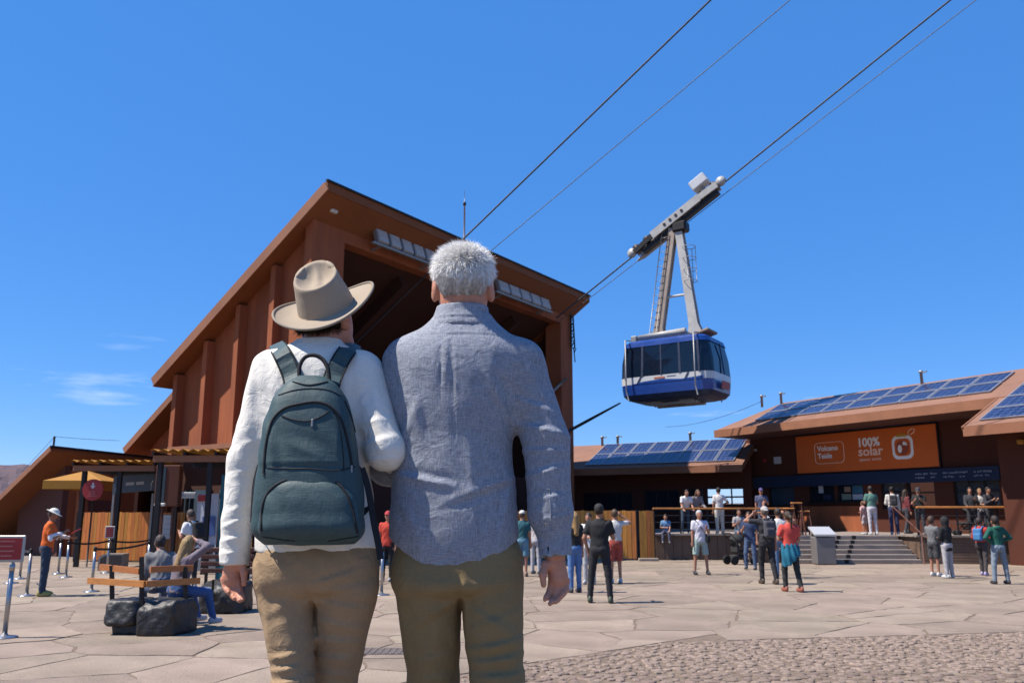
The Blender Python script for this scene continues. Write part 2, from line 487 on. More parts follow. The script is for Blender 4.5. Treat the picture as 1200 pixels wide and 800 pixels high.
YELLOW = mat('yellow canvas', (0.50, 0.23, 0.028), 0.8, 0.08, 3, 0.1, 60)
BASALT = mat('basalt', (0.015, 0.0115, 0.010), 0.55, 0.5, 6, 0.9, 14, spec=0.6)
NAVY = mat('navy board', (0.018, 0.035, 0.085), 0.45, 0.08, 3, 0.02, 30)
WINDOW = glass('window glass', (0.012, 0.016, 0.022), 0.04, 0.6)
INK = mat('white print', (0.72, 0.73, 0.75), 0.6, 0.03, 3, 0)
REDSIGN = mat('red sign', (0.46, 0.035, 0.035), 0.45, 0.06, 4, 0)
PALEPRINT = mat('pale pink print', (0.6, 0.2, 0.18), 0.6, 0.03, 4, 0)

# ================================================================== ground
SLAB = mat('flagstone', (0.405, 0.315, 0.24), 0.85, 0.2, 3.4, 0.7, 38, dirt=0.3, perobj=0.14)
MORTAR = mat('sandy mortar', (0.245, 0.18, 0.13), 0.95, 0.35, 9, 0.6, 60)
COBBLE = mat('cobblestone', (0.35, 0.26, 0.205), 0.85, 0.3, 14, 0.5, 60, dirt=0.1, perobj=0.25)
g = MB(); g.add([(-2500, -400, -0.03), (2500, -400, -0.03), (2500, 5000, -0.03), (-2500, 5000, -0.03)], [(0, 1, 2, 3)])
ground = g.build('ground', mat('dusty ground', (0.30, 0.25, 0.21), 0.95, 0.2, 0.05, 0.4, 5), kind='structure')
plaza = MB().add([(-26, 2, -0.007), (26, 2, -0.007), (26, 33, -0.007), (-26, 33, -0.007)], [(0, 1, 2, 3)]).build('plaza', MORTAR, kind='structure')
KA, KB, KC = gnd(470, 800), gnd(780, 752), gnd(1200, 740)
def kerb_y(x):
    if x < KB.x: return KA.y + (x - KA.x) * (KB.y - KA.y) / (KB.x - KA.x)
    return KB.y + (x - KB.x) * (KC.y - KB.y) / (KC.x - KB.x)
def clip(poly, p, n):
    out = []
    for i in range(len(poly)):
        a, b = poly[i], poly[(i + 1) % len(poly)]
        da = (a[0] - p[0]) * n[0] + (a[1] - p[1]) * n[1]; db = (b[0] - p[0]) * n[0] + (b[1] - p[1]) * n[1]
        if da <= 0: out.append(a)
        if (da < 0 < db) or (db < 0 < da):
            t = da / (da - db); out.append((a[0] + (b[0] - a[0]) * t, a[1] + (b[1] - a[1]) * t))
    return out
def in_view(x, y, m=2.2): return abs(x) < 0.61 * y + m
seeds = []
sy_ = 5.2
row = 0
while sy_ < 32.4:
    st = 1.2 + 0.03 * sy_
    x_ = -24.0 + (row % 2) * st * 0.5
    while x_ < 24:
        seeds.append((x_ + rng.uniform(-0.42, 0.42) * st, sy_ + rng.uniform(-0.4, 0.4) * st * 0.8)); x_ += st * rng.uniform(0.75, 1.35)
    sy_ += st * 0.82; row += 1
def cobbled(x, y): return y < kerb_y(x)
slab_sites = [s_ for s_ in seeds if in_view(*s_) and not cobbled(s_[0], s_[1] + 1.3)]
def rough_poly(poly, step, amp):
    out = []
    for i in range(len(poly)):
        a, b = poly[i], poly[(i + 1) % len(poly)]; d = math.hypot(b[0] - a[0], b[1] - a[1]); m = max(1, int(d / step))
        for k in range(m):
            t = k / m; j = amp if k else amp * 0.4
            out.append((a[0] + (b[0] - a[0]) * t + rng.uniform(-j, j), a[1] + (b[1] - a[1]) * t + rng.uniform(-j, j)))
    return out
n_sl = 0
for (x, y) in sorted(slab_sites, key=lambda q: q[1]):
    poly = [(x - 4, y - 4), (x + 4, y - 4), (x + 4, y + 4), (x - 4, y + 4)]
    for (a, b) in seeds:
        dx, dy = a - x, b - y; d = math.hypot(dx, dy)
        if 1e-6 < d < 5.5:
            gap = rng.choice((0.004, 0.010, 0.018, 0.026)); poly = clip(poly, (x + dx / 2 - dx / d * gap, y + dy / 2 - dy / d * gap), (dx / d, dy / d))
    if x < KB.x + 1: nn = Vector((KB.y - KA.y, KA.x - KB.x)).normalized(); p0 = KA
    else: nn = Vector((KC.y - KB.y, KB.x - KC.x)).normalized(); p0 = KB
    poly = clip(poly, (p0.x - nn.x * 0.03, p0.y - nn.y * 0.03), (nn.x, nn.y))
    poly = clip(poly, (0, 32.9), (0, 1))
    if len(poly) < 3: continue
    poly = rough_poly(poly, 0.2, 0.024)
    z = rng.uniform(-0.003, 0.002); n = len(poly)
    cx = sum(p[0] for p in poly) / n; cy = sum(p[1] for p in poly) / n
    V = [(p[0] - cx, p[1] - cy, -0.02) for p in poly] + [((p[0] - cx) * 0.996, (p[1] - cy) * 0.996, z) for p in poly]
    tx, ty = rng.uniform(-0.0015, 0.0015), rng.uniform(-0.0015, 0.0015)
    V = V[:n] + [(a, b, c + a * tx + b * ty) for a, b, c in V[n:]]
    mb = MB().add(V, [tuple(range(n, 2 * n))] + [(i, (i + 1) % n, n + (i + 1) % n, n + i) for i in range(n)])
    mb.build('flagstone', SLAB, plaza, (cx, cy, 0.0)); n_sl += 1
print('slabs', n_sl)
# cobbles: low domed setts laid in rough fans
cob = MB(); shapes = []
for k in range(9):
    m_ = MB(); n = rng.choice((5, 6, 6, 7)); V = []; a0 = rng.random() * 6
    rad = [rng.uniform(0.8, 1.15) for _ in range(n)]
    for zz, ss in ((-0.012, 1.0), (0.004, 0.97), (0.013, 0.72)):
        for i in range(n):
            a = a0 + i * 2 * math.pi / n; V.append((rad[i] * ss * math.cos(a), rad[i] * ss * math.sin(a), zz))
    F = [(r_ * n + i, r_ * n + (i + 1) % n, (r_ + 1) * n + (i + 1) % n, (r_ + 1) * n + i) for r_ in (0, 1) for i in range(n)] + [tuple(range(2 * n, 3 * n))]
    shapes.append((V, F))
spots = []
yy = 6.2
while yy < 13.0:
    xx = -4.5
    while xx < 9.5:
        x = xx + rng.uniform(-0.05, 0.05); y = yy + rng.uniform(-0.045, 0.045) + 0.05 * math.sin(x * 2.1)
        if y < kerb_y(x) - 0.07 and in_view(x, y, 0.6): spots.append((x, y))
        xx += 0.128
    yy += 0.112
vis = sorted([q for q in spots if q[1] > 9.0], key=lambda q: q[1])[:300]
vs_ = set(vis)
cm = []
for V, F in shapes:
    b = MB().add(V, F, False); cm.append(b.mesh('cobble', COBBLE))
for (x, y) in spots:
    k = rng.randrange(len(shapes)); s1 = 0.062 * rng.uniform(0.6, 1.35); s2 = 0.052 * rng.uniform(0.7, 1.3); a = rng.uniform(-1.5, 1.5); zz = rng.uniform(-0.009, 0.0)
    if (x, y) in vs_:
        o = link('cobble', cm[k], plaza, (x, y, zz)); o.scale = (s1, s2, 1); o.rotation_euler = (0, 0, a)
    else:
        V, F = shapes[k]; c_, s_ = math.cos(a), math.sin(a)
        cob.add([(x + c_ * p[0] * s1 - s_ * p[1] * s2, y + s_ * p[0] * s1 + c_ * p[1] * s2, p[2] + zz) for p in V], F)
COB2 = mat('cobblestone bed', (0.35, 0.26, 0.205), 0.85, 0.5, 13, 0.5, 60, dirt=0.15)
cob.build('cobbles', COB2, plaza, kind='stuff')
# drain grate set flush in the slabs
gp = gnd(447, 763)
tr = thing('drain_grate', 'small dark rectangular drain cover set in the paving between the walking couple', 'drain', (gp.x, gp.y, 0.003))
MB().box((0, 0, 0.002), (0.62, 0.5, 0.006)).build('frame', mat('iron cover', (0.16, 0.13, 0.12), 0.7, 0.2, 8, 0.3, 60), tr)
for k in range(7): MB().box((-0.24 + k * 0.08, 0, 0.008), (0.03, 0.42, 0.006)).build('bar', mat('iron bar', (0.2, 0.16, 0.14), 0.6, 0.2, 8, 0.2, 60), tr)

# ------------------------------------------------------------------ the rise the couple stand on
ledge = SDF().box((-0.42, 2.55, 0.345), (1.05, 0.50, 0.355), 0.03)
ledge.disp(lambda P: 0.006 * np.sin(P[:, 0] * 23 + P[:, 2] * 17) * np.sin(P[:, 1] * 19 + 1))
lo = ledge.build('stone_ledge', mat('ledge stone', (0.34, 0.29, 0.26), 0.9, 0.2, 3, 0.5, 30, dirt=0.2), None, 0.03)
lo['kind'] = 'structure'

# ------------------------------------------------------------------ far slopes
def slope(name, pts, Y0, Y1, c, sub=26, seed=1):
    r2 = random.Random(seed); V = []; F = []
    n = len(pts)
    xs = [p[0] for p in pts]; ys = [p[1] for p in pts]
    m = 90; k = 16
    for j in range(k + 1):
        t = j / k
        for i in range(m + 1):
            px = xs[0] + (xs[-1] - xs[0]) * i / m; py = float(np.interp(px, xs, ys))
            top = at(px, py, Y1); Y = Y0 + (Y1 - Y0) * t
            x = top.x * (Y / Y1); z = -0.2 + (top.z + 0.2) * t ** 1.25
            w = math.sin(math.pi * min(1, t)) * 0.06 * top.z + 0.012 * top.z
            z += w * (math.sin(i * 0.9 + j * 0.7) * 0.5 + r2.uniform(-0.6, 0.6)) * (0.3 if j == k else 1.0) * (0 if j == 0 else 1)
            V.append((x, Y, z))
    # back side falls away behind the crest
    for i in range(m + 1):
        x, Y, z = V[k * (m + 1) + i]; V.append((x * 1.2, Y * 1.2, -0.2))
    for j in range(k + 1):
        for i in range(m): F.append((j * (m + 1) + i, j * (m + 1) + i + 1, (j + 1) * (m + 1) + i + 1, (j + 1) * (m + 1) + i))
    return MB().add(V, F, False).build(name, c, kind='structure')
slope('hill', [(-420, 470), (-250, 500), (-120, 528), (-40, 543), (10, 545), (32, 543), (60, 556), (140, 580), (300, 596)], 260, 900,
      mat('purple brown scrub slope', (0.135, 0.085, 0.095), 0.95, 0.5, 0.03, 0.6, 0.4, dirt=0.4))
slope('gravel_slope', [(-300, 560), (-120, 572), (-30, 580), (20, 584), (60, 588), (200, 598)], 60, 180,
      mat('grey cinder slope', (0.30, 0.27, 0.26), 0.95, 0.5, 0.25, 0.6, 3, dirt=0.4), seed=4)
slope('ridge', [(560, 592), (800, 590), (1000, 588), (1250, 580), (1600, 560)], 260, 900, mat('distant ridge', (0.17, 0.12, 0.11), 0.95, 0.4, 0.03, 0.5, 0.4), seed=9)

# ================================================================== cable car station
C0 = Vector((-6.5, 29.0, 0)); ST = Frame(C0, R(57))
OV = -1.0
pc = ST.yhit(383, 212, OV); pr = ST.yhit(690, 347, OV)
XL, ZF, XR, ZR = pc.x, pc.z, pr.x, pr.z
pb = ST.xhit(180, 442, XL); YB, ZB = pb.y, pb.z
KS = (ZF - ZB) / (YB - OV)
print('station roof', XL, ZF, XR, ZR, YB, ZB, KS)
def roof_z(x, y): return ZF + (ZR - ZF) * (x - XL) / (XR - XL) - KS * (y - OV)
TH = 0.36
def block(x0, x1, y0, y1, z0, name, m, par):
    P = [(x0, y0), (x1, y0), (x1, y1), (x0, y1)]
    return MB().add([(x, y, z0) for x, y in P] + [(x, y, roof_z(x, y) - TH - .004) for x, y in P], [(0, 3, 2, 1), (4, 5, 6, 7), (0, 1, 5, 4), (1, 2, 6, 5), (2, 3, 7, 6), (3, 0, 4, 7)]).build(name, m, par)
station = thing('cable_car_station', 'tall red-brown cable car station with steep overhanging roof and dark open mouth', 'building', C0, R(57))
# roof slab
xw0, xw1 = 0.0, XR - 0.9
mb = MB(); P = [(XL, OV), (XR, OV), (XR, YB), (XL, YB)]
mb.add([(x, y, roof_z(x, y) - TH) for x, y in P] + [(x, y, roof_z(x, y) - 0.012) for x, y in P], [(0, 3, 2, 1), (4, 5, 6, 7), (0, 1, 5, 4), (1, 2, 6, 5), (2, 3, 7, 6), (3, 0, 4, 7)])
roof = mb.build('roof', SOFFIT, station)
mb = MB()
mb.bar((XL - 0.02, OV - 0.02, roof_z(XL, OV) - TH / 2), (XL - 0.02, YB, roof_z(XL, YB) - TH / 2), 0.05, TH * 0.98, up=(0, KS, 1)); mb.build('fascia', FASCIA, roof)  # lighter brown than the front strip: sun on this edge put into colour
mb = MB(); mb.bar((XL, OV - 0.02, roof_z(XL, OV) - TH / 2), (XR, OV - 0.02, roof_z(XR, OV) - TH / 2), 0.05, TH * 0.9); mb.build('fascia', SOFFIT, roof)
mb = MB(); mb.bar((XL - 0.06, OV - 0.06, roof_z(XL, OV) + 0.0), (XR + 0.03, OV - 0.06, roof_z(XR, OV) + 0.0), 0.10, 0.07); mb.build('gutter', DARKMETAL, roof)
FD, FW = 0.80, 0.24; WX = -0.42
# left wall and fins
zt = lambda x, y: roof_z(x, y) - TH - 0.004
YW = YB - 0.35
mb = MB(); mb.prism([(WX, 0.35, -0.02), (WX, YW, -0.02), (WX, YW, zt(WX, YW)), (WX, 0.35, zt(WX, 0.35))], (0.6, 0, 0)); mb.build('wall', STUCCO, station)
for px, py in ((205, 480), (240, 450), (279, 400), (321, 350)):
    y = ST.xhit(px, py, -FD).y
    mb = MB(); mb.prism([(-FD, y, -0.02), (WX + .002, y, -0.02), (WX + .002, y, zt(WX, y + FW)), (-FD, y, zt(-FD, y + FW))], (0, FW, 0)); mb.build('fin', STUCCO, station)
# corner pier, header beam, right pier
zo = ST.yhit(402, 283, 0).z; zo2 = ST.yhit(645, 374, 0).z; zo = (zo + zo2) / 2
print('opening', zo, zo2)
xo0 = ST.yhit(402, 330, 0).x; xo1 = ST.yhit(661, 400, 0).x; XW1 = min(ST.yhit(682, 420, 0).x, XR - 0.06); xo1 = min(xo1, XW1 - 1.2)
block(-FD, xo0, 0, 0.34, -0.02, 'corner_pier', STUCCO, station)
block(0.001, xo0 - .002, 0.34, 0.899, -0.02, 'corner_pier', STUCCO, station)
block(xo0 + .001, xo1 - .001, 0.004, 0.55, zo, 'header_beam', STUCCO, station)
block(xo1, XW1, 0, 0.9, -0.02, 'end_pier', STUCCO, station)
block(XW1 - 0.31, XW1 - 0.01, 0.9, YW, -0.02, 'wall', STUCCO, station)
block(0.31, XW1 - 0.32, YW - 0.3, YW - 0.01, -0.02, 'rear_wall', INTERIOR_SHADE, station)
block(0.302, 0.33, 0.9, YW - 0.31, -0.02, 'wall_shade_lining', INTERIOR_SHADE, station)  # dark sheets added on walls and ceiling to deepen the mouth's shade
block(XW1 - 0.35, XW1 - 0.312, 0.9, YW - 0.31, -0.02, 'wall_shade_lining', INTERIOR_SHADE, station)
MB().add([(x, y, roof_z(x, y) - TH - .006 - d) for d in (0.05, 0) for x, y in ((xo0 + .002, .56), (xo1 - .002, .56), (xo1 - .002, YW - .32), (xo0 + .002, YW - .32))], [(0, 3, 2, 1), (4, 5, 6, 7), (0, 1, 5, 4), (1, 2, 6, 5), (2, 3, 7, 6), (3, 0, 4, 7)]).build('ceiling_shade_lining', INTERIOR_SHADE, station)
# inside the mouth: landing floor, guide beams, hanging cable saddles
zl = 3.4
MB().box(((xo0 + xo1) / 2, 4.2, zl / 2 - 0.02), (xo1 - xo0 - 0.1, 6.4, zl)).build('landing_floor', INTERIOR_SHADE, station)
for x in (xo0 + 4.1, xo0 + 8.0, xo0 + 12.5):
    mb = MB(); mb.bar((x, 0.7, zt(x, 0.7) - 0.35), (x, 6.5, zt(x, 6.5) - 0.35), 0.3, 0.6, up=(0, KS, 1)); mb.build('roof_beam', INTERIOR_SHADE, station)
for (a, b) in (((640, 466), (664, 443)), ((622, 442), (635, 432)), ((660, 526), (668, 512))):
    p, q = ST.yhit(*a, 0.45), ST.yhit(*b, -0.35)
    MB().tube([p, q], 0.075, 8).build('guide_tube', GREYMETAL, station)
# lattice bracket with hoses on the end pier
mb = MB(); p0 = ST.yhit(677, 366, -0.12); p1 = ST.yhit(679, 410, -0.12); p0.x = p1.x = XW1 - .22
w_ = 0.38
for dx in (0, w_): mb.bar((p1.x + dx - .1, -0.12, p1.z), (p0.x + dx * .55 - .1, -0.12, p0.z), 0.06, 0.06, up=(0, 1, 0))
for k in range(6):
    z = p1.z + (p0.z - p1.z) * k / 5.5; z2 = z + (p0.z - p1.z) / 5.5
    mb.bar((p1.x - .1, -0.12, z), (p1.x - .1 + w_ * 0.85, -0.12, z2), 0.04, 0.04, up=(0, 1, 0)); mb.bar((p1.x - .1, -0.12, z), (p1.x - .1 + w_ * 0.9, -0.12, z), 0.04, 0.04, up=(0, 1, 0))
mb.build('lattice_bracket', DARKMETAL, station)
mb = MB(); mb.tube([(p1.x + 0.1 + 0.28 * math.sin(t / 9 * math.pi) * 0.5, -0.15, p1.z - 0.75 * math.sin(t / 9 * math.pi)) if t < 9 else (p1.x + 0.35, -0.15, p1.z) for t in range(10)], 0.03, 6); mb.build('hose', DARKMETAL, station)
# wall camera under the corner, on a small bracket
p = ST.yhit(386, 246, -0.25)
mb = MB(); mb.bev((p.x, -0.3, p.z), (0.36, 0.5, 0.3), 0.05); mb.bar((p.x, -0.06, p.z + .05), (p.x, 0.0, p.z + .05), .08, .08)
c_ = mb.build('security_camera', WHITEPAINT, station)
# dark lean-to shop added to hide the sunlit foot of the side wall
za_ = at(262, 533, 31.5).z
MB().box((-1.1, 2.9, za_ / 2), (1.4, 3.8, za_)).build('added_shop_front', INTERIOR_SHADE, station)
MB().box((-1.3, 2.9, za_ + .08), (2.0, 4.3, .16)).build('added_shop_canopy', FASCIA, station)
for k in range(2): MB().box((-1.82, 2.0 + k * 1.8, 1.7), (.06, 1.4, 1.5)).build('added_shop_window', WINDOW, station)
# rear, lower shed roof seen past the wall
ra = ST.xhit(192, 472, 1.6); rb_ = ST.xhit(146, 524, 1.6)
k2 = (ra.z - rb_.z) / (rb_.y - ra.y)
ya, yb2 = YW + 0.02, rb_.y
za = ra.z - k2 * (ya - ra.y); zb = rb_.z
mb = MB(); mb.add([(1.6, ya, za - .3), (9, ya, za - .3), (9, yb2, zb - .3), (1.6, yb2, zb - .3), (1.6, ya, za), (9, ya, za), (9, yb2, zb), (1.6, yb2, zb)],
                  [(0, 3, 2, 1), (4, 5, 6, 7), (0, 1, 5, 4), (1, 2, 6, 5), (2, 3, 7, 6), (3, 0, 4, 7)]); rr = mb.build('rear_roof', SOFFIT, station)
mb = MB(); mb.bar((1.58, ya, za - .15), (1.58, yb2, zb - .15), 0.05, 0.28, up=(0, k2, 1)); mb.build('fascia', FASCIA, rr)
mb = MB(); mb.prism([(2.6, ya, -0.02), (2.6, yb2 - .4, -0.02), (2.6, yb2 - .4, zb - .3 + k2 * .4), (2.6, ya, za - .3)], (0.3, 0, 0)); mb.build('rear_side_wall', STUCCO, station)
# floodlight bars on the header beam
LENS = mat('floodlight lens', (0.62, 0.60, 0.56), 0.3, 0.12, 6, 0.02, 30)
for (a, b, lab) in (((441, 274), (511, 305), 'row of five square floodlights on station header nearer the roof corner'), ((584, 334), (645, 359), 'row of five square floodlights on station header to the right of the man')):
    p, q = ST.yhit(*a, -0.55), ST.yhit(*b, -0.55)
    m_ = (p + q) / 2; wl = ST.m @ Vector((m_.x, 0, m_.z))
    fb = thing('floodlight_bar', lab, 'floodlight', wl, R(57), 'floodlight bars')
    h = (q.x - p.x) / 2
    MB().bev((0, -0.52, -0.30), (2 * h + 0.3, 0.16, 0.10), 0.02).build('rail', GREYMETAL, fb)
    for sx_ in (-1, 1): MB().bar((sx_ * h * .8, -0.45, -0.32), (sx_ * h * .8, 0.005, -0.42), 0.06, 0.06).build('bracket', GREYMETAL, fb)
    for k in range(5):
        x = -h + (k + 0.5) * 2 * h / 5; w = 2 * h / 5 - 0.16
        rt = Matrix.Rotation(R(-18), 3, 'X')
        lm = MB().bev((x, -0.46, 0.02), (w + 0.06, 0.22, 0.58), 0.03, rt).build('lamp', GREYMETAL, fb)
        MB().bev(Vector((x, -0.46, 0.02)) + rt @ Vector((0, -0.12, 0)), (w - 0.02, 0.03, 0.50), 0.008, rt).build('lens', LENS, lm)
# lightning mast on the roof ridge
p = ST.yhit(544, 279, -0.3)
am = thing('antenna_mast', 'thin grey antenna mast rising above the station roof edge', 'antenna', ST.m @ Vector((p.x, -0.3, roof_z(p.x, -0.3) - 0.02)), R(57))
zt2 = ST.yhit(544, 230, -0.3).z - roof_z(p.x, -0.3)
MB().tube([(0, 0, 0), (0, 0, zt2 * 0.9)], [0.05, 0.035], 8).build('pole', GREYMETAL, am)
MB().tube([(0, 0, zt2 * 0.9), (0, 0, zt2 * 1.1)], 0.012, 6).build('rod', GREYMETAL, am)
MB().lathe([(0.0, 0), (0.07, 0.02), (0.07, 0.16), (0, 0.18)], 10, (0, 0, zt2 * 0.86)).build('beacon', DARKMETAL, am)
for px, py in ((304, 294), (242, 364)):
    p = ST.xhit(px, py, XL + 0.1); w = ST.m @ Vector((XL + 0.15, p.y, roof_z(XL + 0.15, p.y) - 0.03))
    o = MB().lathe([(0.12, -0.02), (0.12, 0.05), (0.05, 0.08), (0.05, 0.24), (0.0, 0.25)], 10).build('roof_anchor', DARKMETAL, None, w)
    tag(o, 'small dark anchor post on the sloping station roof edge, %s one' % ('upper' if px > 280 else 'lower'), 'roof anchor', 'roof anchors')

# ================================================================== low building at the far left
C1 = gnd(66, 651); LB = Frame(C1, R(57))
pc1 = LB.yhit(60, 522, -0.8); pl1 = LB.xhit(0, 581, pc1.x); pr1 = LB.yhit(200, 537, -0.8)
k1 = (pc1.z - pl1.z) / (pl1.y + 0.8); yb1 = pl1.y + 3.2
print('low building', C1, pc1, pl1, pr1, k1)
low = thing('ticket_building', 'low plum-brown building with sloping mono-pitch roof at far left edge', 'building', C1, R(57))
zl1 = lambda x, y: pc1.z + (pr1.z - pc1.z) * (x - pc1.x) / (pr1.x - pc1.x) - k1 * (y + 0.8)
xe = 4.6
mb = MB(); P = [(pc1.x, -0.8), (xe, -0.8), (xe, yb1), (pc1.x, yb1)]
mb.add([(x, y, zl1(x, y) - 0.22) for x, y in P] + [(x, y, zl1(x, y)) for x, y in P], [(0, 3, 2, 1), (4, 5, 6, 7), (0, 1, 5, 4), (1, 2, 6, 5), (2, 3, 7, 6), (3, 0, 4, 7)])
rf = mb.build('roof', SOFFIT, low)
mb = MB(); mb.bar((pc1.x - .02, -.82, zl1(pc1.x, -.8) - .11), (pc1.x - .02, yb1, zl1(pc1.x, yb1) - .11), .05, .21, up=(0, k1, 1)); mb.build('fascia', FASCIA, rf)
mb = MB(); mb.bar((pc1.x - .04, -.82, zl1(pc1.x, -.8) - .04), (xe, -.82, zl1(xe, -.8) - .04), .05, .10); mb.build('gutter', DARKMETAL, rf)
yw1 = LB.xhit(22, 600, 0).y
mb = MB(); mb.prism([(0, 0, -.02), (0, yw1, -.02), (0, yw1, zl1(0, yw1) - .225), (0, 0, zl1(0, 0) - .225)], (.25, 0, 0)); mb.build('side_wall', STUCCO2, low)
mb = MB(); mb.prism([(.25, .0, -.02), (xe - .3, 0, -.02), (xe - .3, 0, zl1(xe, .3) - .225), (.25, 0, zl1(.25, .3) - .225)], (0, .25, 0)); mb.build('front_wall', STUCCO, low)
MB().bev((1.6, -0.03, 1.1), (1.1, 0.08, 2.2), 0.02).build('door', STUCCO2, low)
rp_ = MB().prism([(0.25, -0.6, 0), (0.25, -1.6, 0), (0.25, -0.6, 2.7)], (0.35, 0, 0)).build('buttress', STUCCO, low)
p = LB.yhit(60, 521, -0.6)
pm = thing('wire_post', 'short dark wire post standing on the low building roof corner', 'post', LB.m @ Vector((p.x + .1, -.6, zl1(p.x, -.6) - .01)), R(57))
MB().tube([(0, 0, 0), (0, 0, .52)], .04, 8).build('pole', DARKMETAL, pm)
pt = LB.m @ Vector((p.x + .1, -.6, zl1(p.x, -.6) + .5))
pz = at(140, 516, pt.y + 1.5); pz0 = at(25, 553, pt.y + 2)
def sag(a, b, d, n=10): return [a.lerp(b, t / n) + Vector((0, 0, -d * 4 * (t / n) * (1 - t / n))) for t in range(n + 1)]
wi = MB().tube(sag(pt, pz, .02), .008, 5).tube(sag(pt, pz0, .02), .008, 5).build('roof_wire', DARKMETAL)
tag(wi, 'thin wire strung over the low left building from its roof post', 'wire')

# ================================================================== ropes
def rope(s0, pa, pb_, ext_a, ext_b, r, name, lab, m, grp):
    """a rope lying in the vertical plane that leaves the mouth at x = s0, through two surveyed points"""
    a = ST.m @ ST.xhit(*pa, s0); b = ST.m @ ST.xhit(*pb_, s0); d = (b - a)
    o = MB().tube([a - d * ext_a, a.lerp(b, .33), a.lerp(b, .66), b + d * ext_b], r, 8).build(name, m)
    tag(o, lab, 'cable', grp); return a, b
ROPE = mat('steel rope', (0.05, 0.05, 0.055), 0.5, 0.3, 20, 0.3, 90, metal=0.4)
ROPE2 = mat('greased haul rope', (0.12, 0.12, 0.125), 0.5, 0.3, 20, 0.3, 90, metal=0.4)
SL, SR = 5.3, 15.8
rope(SL, (545, 278), (833, 0), 0.55, 1.2, 0.034, 'track_rope', 'thick dark track rope crossing left of the cable car, above the man', ROPE, 'cable car ropes')
rope(SL + 1.1, (580, 290), (926, 0), 0.1, 1.2, 0.016, 'haul_rope', 'thin grey haul rope second from left, above the man', ROPE2, 'cable car ropes')
RA, RB = rope(SR, (690, 342), (1114, 0), 0.11, 0.9, 0.040, 'track_rope', 'thick dark track rope the cable car carriage rides on', ROPE, 'cable car ropes')
HA, HB = rope(SR + 0.35, (690, 350), (1144, 0), 0.10, 0.9, 0.018, 'haul_rope', 'thin grey haul rope running just below the cable car carriage', ROPE2, 'cable car ropes')
a = ST.m @ ST.xhit(655, 511, SR + 0.1); b = ST.m @ ST.xhit(727, 472, SR + 0.1)
tag(MB().tube([a, a.lerp(b, .5), b], [0.085, 0.075, 0.04], 8).build('guide_rope', ROPE), 'dark lower rope running from station mouth to the cabin floor', 'cable', 'cable car ropes')

# ================================================================== cable car
def on_rope(px):
    lo_, hi_ = 0.0, 1.5
    for _ in range(60):
        m_ = (lo_ + hi_) / 2; p = RA + (RB - RA) * m_; d = p - EYE
        x = 600 + FPX * d.x / (d.y * _ca + d.z * _sa)
        if x < px: lo_ = m_
        else: hi_ = m_
    return RA + (RB - RA) * lo_
hang = on_rope(794)
rdir = (RB - RA).normalized(); hx = Vector((rdir.x, rdir.y, 0)).normalized()
RZ = math.atan2(hx.y, hx.x); SLP = math.atan2(rdir.z, math.hypot(rdir.x, rdir.y))
print('rope slope', math.degrees(SLP), 'heading', math.degrees(RZ), 'hang', hang)
Yc = hang.y
pbot = at(793, 466, Yc); ptop = at(793, 394, Yc)
CH = ptop.z - pbot.z - 0.35
CL = 4.25; CW = 3.0
print('cabin z', pbot.z, ptop.z, 'hang z', hang.z)
cz = pbot.z + 0.1
HX = .38; CLOC = Vector((hang.x, hang.y, cz)) - hx * HX     # the cabin swings a little behind its carriage
car = thing('cable_car', 'blue and white cable car cabin hanging from a grey carriage on the ropes', 'cable car', CLOC, RZ, rot=(R(0), R(-0.6), RZ))
BLUE = mat('cabin blue', (0.010, 0.062, 0.33), 0.28, 0.06, 2, 0.0, spec=0.6)
CWHITE = mat('cabin white', (0.72, 0.73, 0.75), 0.3, 0.04, 2, 0.0, spec=0.5)
CGLASS = glass('cabin glass', (0.006, 0.012, 0.026), 0.05, 0.45, alpha=0.93)
CDARK = mat('cabin underside', (0.028, 0.045, 0.10), 0.5, 0.3, 3, 0.1, 20)
CGREY = mat('carriage paint', (0.56, 0.55, 0.53), 0.45, 0.1, 4, 0.08, 30, dirt=0.2)
RUSTY = mat('hanger primer', (0.36, 0.24, 0.16), 0.55, 0.15, 4, 0.1, 30, dirt=0.2)
def ring(z, L_, W_, r, nose=0.0, n=5):
    """rounded-rectangle ring of a cabin section"""
    out = []
    for cx, cy, a0 in ((1, 1, 0), (-1, 1, 90), (-1, -1, 180), (1, -1, 270)):
        for k in range(n + 1):
            a = R(a0 + 90 * k / n); x = cx * (L_ / 2 - r) + r * math.cos(a); y = cy * (W_ / 2 - r) + r * math.sin(a)
            out.append(Vector((x + nose * (1 if x > 0 else -1) * (1 - (2 * y / W_) ** 2), y, z)))
    return out
def shell(levels, cap0=False, cap1=False):
    mb = MB(); rs = [ring(*l_) for l_ in levels]; n = len(rs[0]); V = [p for r_ in rs for p in r_]
    F = [(i * n + k, i * n + (k + 1) % n, (i + 1) * n + (k + 1) % n, (i + 1) * n + k) for i in range(len(rs) - 1) for k in range(n)]
    if cap0: F.append(tuple(range(n))[::-1])
    if cap1: F.append(tuple((len(rs) - 1) * n + k for k in range(n)))
    mb.add(V, F, False); return mb
h0, h1, h2, h3 = 0.0, CH * 0.19, CH * 0.32, CH * 0.88
shell([(-0.26, CL * .74, CW * .7, .3), (-0.18, CL * .9, CW * .88, .35, .08), (h0, CL * .975, CW * .97, .42, .11)], True).build('underside', CDARK, car)
body = shell([(h0 + .003, CL * .98, CW * .975, .42, .11), (h1 * .6, CL * .995, CW * .993, .45, .14), (h1, CL, CW, .45, .15)]).build('lower_body', BLUE, car)
shell([(h1 + .002, CL, CW, .45, .15), (h2, CL * 1.005, CW, .45, .17)]).build('white_band', CWHITE, car)
